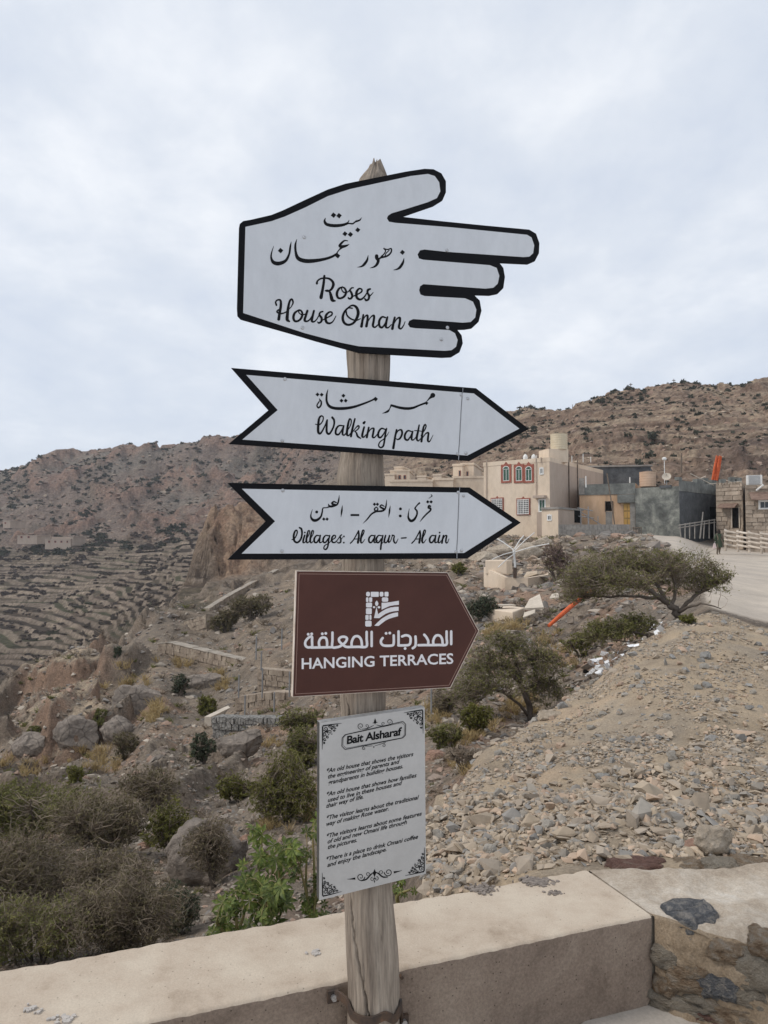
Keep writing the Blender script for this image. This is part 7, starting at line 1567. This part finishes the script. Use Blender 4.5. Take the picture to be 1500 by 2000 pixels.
for (x, y, rx, ry, n) in ((852,1400,22,18,16),(900,1450,24,16,12),(1000,1388,34,16,22),(925,1440,20,10,8),(315,1392,22,14,12),(300,1405,14,10,8),(430,1328,14,8,8),(440,1345,16,8,6),(250,1340,30,10,8),(180,1480,30,12,10),(60,1500,40,14,10),(1000,1225,24,16,10),(965,1240,20,14,10),(1100,1290,30,20,10),(880,1500,30,16,8),(350,1300,40,12,8),(210,1500,40,16,10),(600,1590,20,20,8),(540,1610,26,12,8),(960,1420,20,10,10),(1060,1250,30,10,6),(520,1450,30,14,6)):
    for _ in range(n): p = seen(rd.gauss(x, rx*.6), rd.gauss(y, ry*.6), 4); sp.append((tuple(p), p.y))
tufts('dry_grass', sp, 17, m_straw, 34, .0010, 1)
sp = [(tuple(gp(px, Y)), Y) for px, Y in scatter(1300, -60, 1250, 5, 60, notheap)]
tufts('dead_scrub', sp, 11, m_twig, 22, .0009, 2, .9)
sp = [(tuple(gp(px, Y)), Y) for px, Y in scatter(420, -60, 1250, 6, 60, notheap)]
tufts('low_herbs', sp, 8, m_olive, 26, .0012, 3, .9)
# shrubs dotted over the hills: the largest as single plants, the rest as one mass
def shrub_mesh(seed, n=46, m=m_far):
    rg = np.random.default_rng(seed); d = rg.normal(size=(n, 3)); d /= np.linalg.norm(d, axis=1, keepdims=True); d[:, 2] = np.abs(d[:, 2])*.85; P = d*rg.uniform(.35, 1.0, n)[:, None]*np.array([1, 1, .9]); V, f = leaves(P, .26, rg, .7); return V, f
SH = [shrub_mesh(i) for i in range(4)]; SHM = [np_mesh('hill_shrub', v, f, m_far) for v, f in SH]
def hillspots(n, px0, px1, Y0, Y1, k0, k1, s):
    out = []
    while len(out) < n:
        px = rr_.uniform(px0, px1); Y = rr_.uniform(Y0, Y1)
        if float(fbm(px/70., Y/(14. if Y < 200 else 30.), 3, 410))+rr_.normal(0, .12) < .02: continue
        out.append((px, Y, (k0+(k1-k0)*rr_.uniform()**2.2)*Y/F))
    return out
A = hillspots(1500, -40, 720, 258, 400, 2.2, 7.5, 1)+hillspots(1400, 840, 1540, 66, 200, 2., 8, 2)+hillspots(300, 560, 860, 75, 330, 1.8, 6, 3)+hillspots(170, 840, 1540, 140, 176, 2., 5.5, 3)
A += hillspots(110, 1130, 1540, 152, 168, 3, 7, 4)+hillspots(120, -30, 460, 355, 392, 3, 6, 4)
A.sort(key=lambda a: -a[2]/a[1])
for x, y, w_, Yh in ((1275,850,17,118),(1228,853,11,118),(1270,890,17,95),(1250,903,13,88),(1350,838,8,120),(1362,845,9,118),(1345,826,7,124),(1180,790,7,168)):
    p = seen(x, y+w_*.5, 62); A.insert(0, (px_of(p.x, p.y), p.y, w_*p.y/F))
for i, (px, Y, s) in enumerate(A[:290]):
    o = link('hill_shrub', SHM[i % 4], None, gp(px, Y, .15*s), (0, 0, rr_.uniform(0, 6)), (s*.85, s*.85, s*rr_.uniform(.9, 1.2)))
    tag(o, 'dark grey-green shrub dotted on the dry mountain slope' if Y > 250 or px < 800 else 'dark grey-green shrub dotted on the rocky hill behind the village', 'shrub', 'shrubs of the mountain slope' if Y > 250 or px < 800 else 'shrubs of the rocky hill')
def cloud_of(name, L, meshes, m, label=None):
    vs_, fs_, o = [], [], 0
    for i, (px, Y, s) in enumerate(L):
        v, f = meshes[i % len(meshes)]; a = rr_.uniform(0, 6.28); c_, s_ = math.cos(a), math.sin(a); w_ = np.stack([v[:, 0]*c_-v[:, 1]*s_, v[:, 0]*s_+v[:, 1]*c_, v[:, 2]*rr_.uniform(.8, 1.2)], -1)*s+np.array(gp(px, Y, .1*s)); vs_.append(w_); fs_.append(f+o); o += len(v)
    return tag(link(name, np_mesh(name, np.concatenate(vs_), np.concatenate(fs_), m)), label, None, None, 'stuff')
cloud_of('hill_scrub', A[290:], SH, m_far)
m_orch = mat('bare_orchard_twigs', [(.3, (.065, .052, .048)), (.55, (.105, .085, .075)), (.7, (.075, .08, .05))], scale=.12, rough=1, coord='World')
OR = [shrub_mesh(20+i, 60) for i in range(3)]; L = []
while len(L) < 2300:
    px = rr_.uniform(-40, 640); Y = rr_.uniform(112, 262)
    if float(fbm(px/45., Y/9., 3, 300)) + rr_.normal(0, .05) > .12 and (px < 430 or Y > 200): L.append((px, Y, rr_.uniform(2.5, 6.5)*Y/F*.8))
cloud_of('terrace_orchards', L, OR, m_orch)
L = [(px, Y, s) for px, Y, s in hillspots(260, -30, 470, 236, 266, 4, 10, 0)]
cloud_of('valley_trees', L, SH, m_far)
# ------------------------------------------------------------------ thin air haze round the whole place
hm = bpy.data.materials.new('haze_air'); hm.use_nodes = True; t_ = hm.node_tree; t_.nodes.clear()
o_ = t_.nodes.new('ShaderNodeOutputMaterial'); v_ = t_.nodes.new('ShaderNodeVolumePrincipled'); v_.inputs['Color'].default_value = (.86, .91, 1, 1); v_.inputs['Density'].default_value = .00028; v_.inputs['Anisotropy'].default_value = .2
t_.links.new(v_.outputs[0], o_.inputs['Volume'])
mb = MB(); mb.hexa([(-2300, -60, -62), (2300, -60, -62), (2300, 2600, -62), (-2300, 2600, -62), (-2300, -60, 95), (2300, -60, 95), (2300, 2600, 95), (-2300, 2600, 95)])
tag(mb.build('haze', hm), kind='stuff')
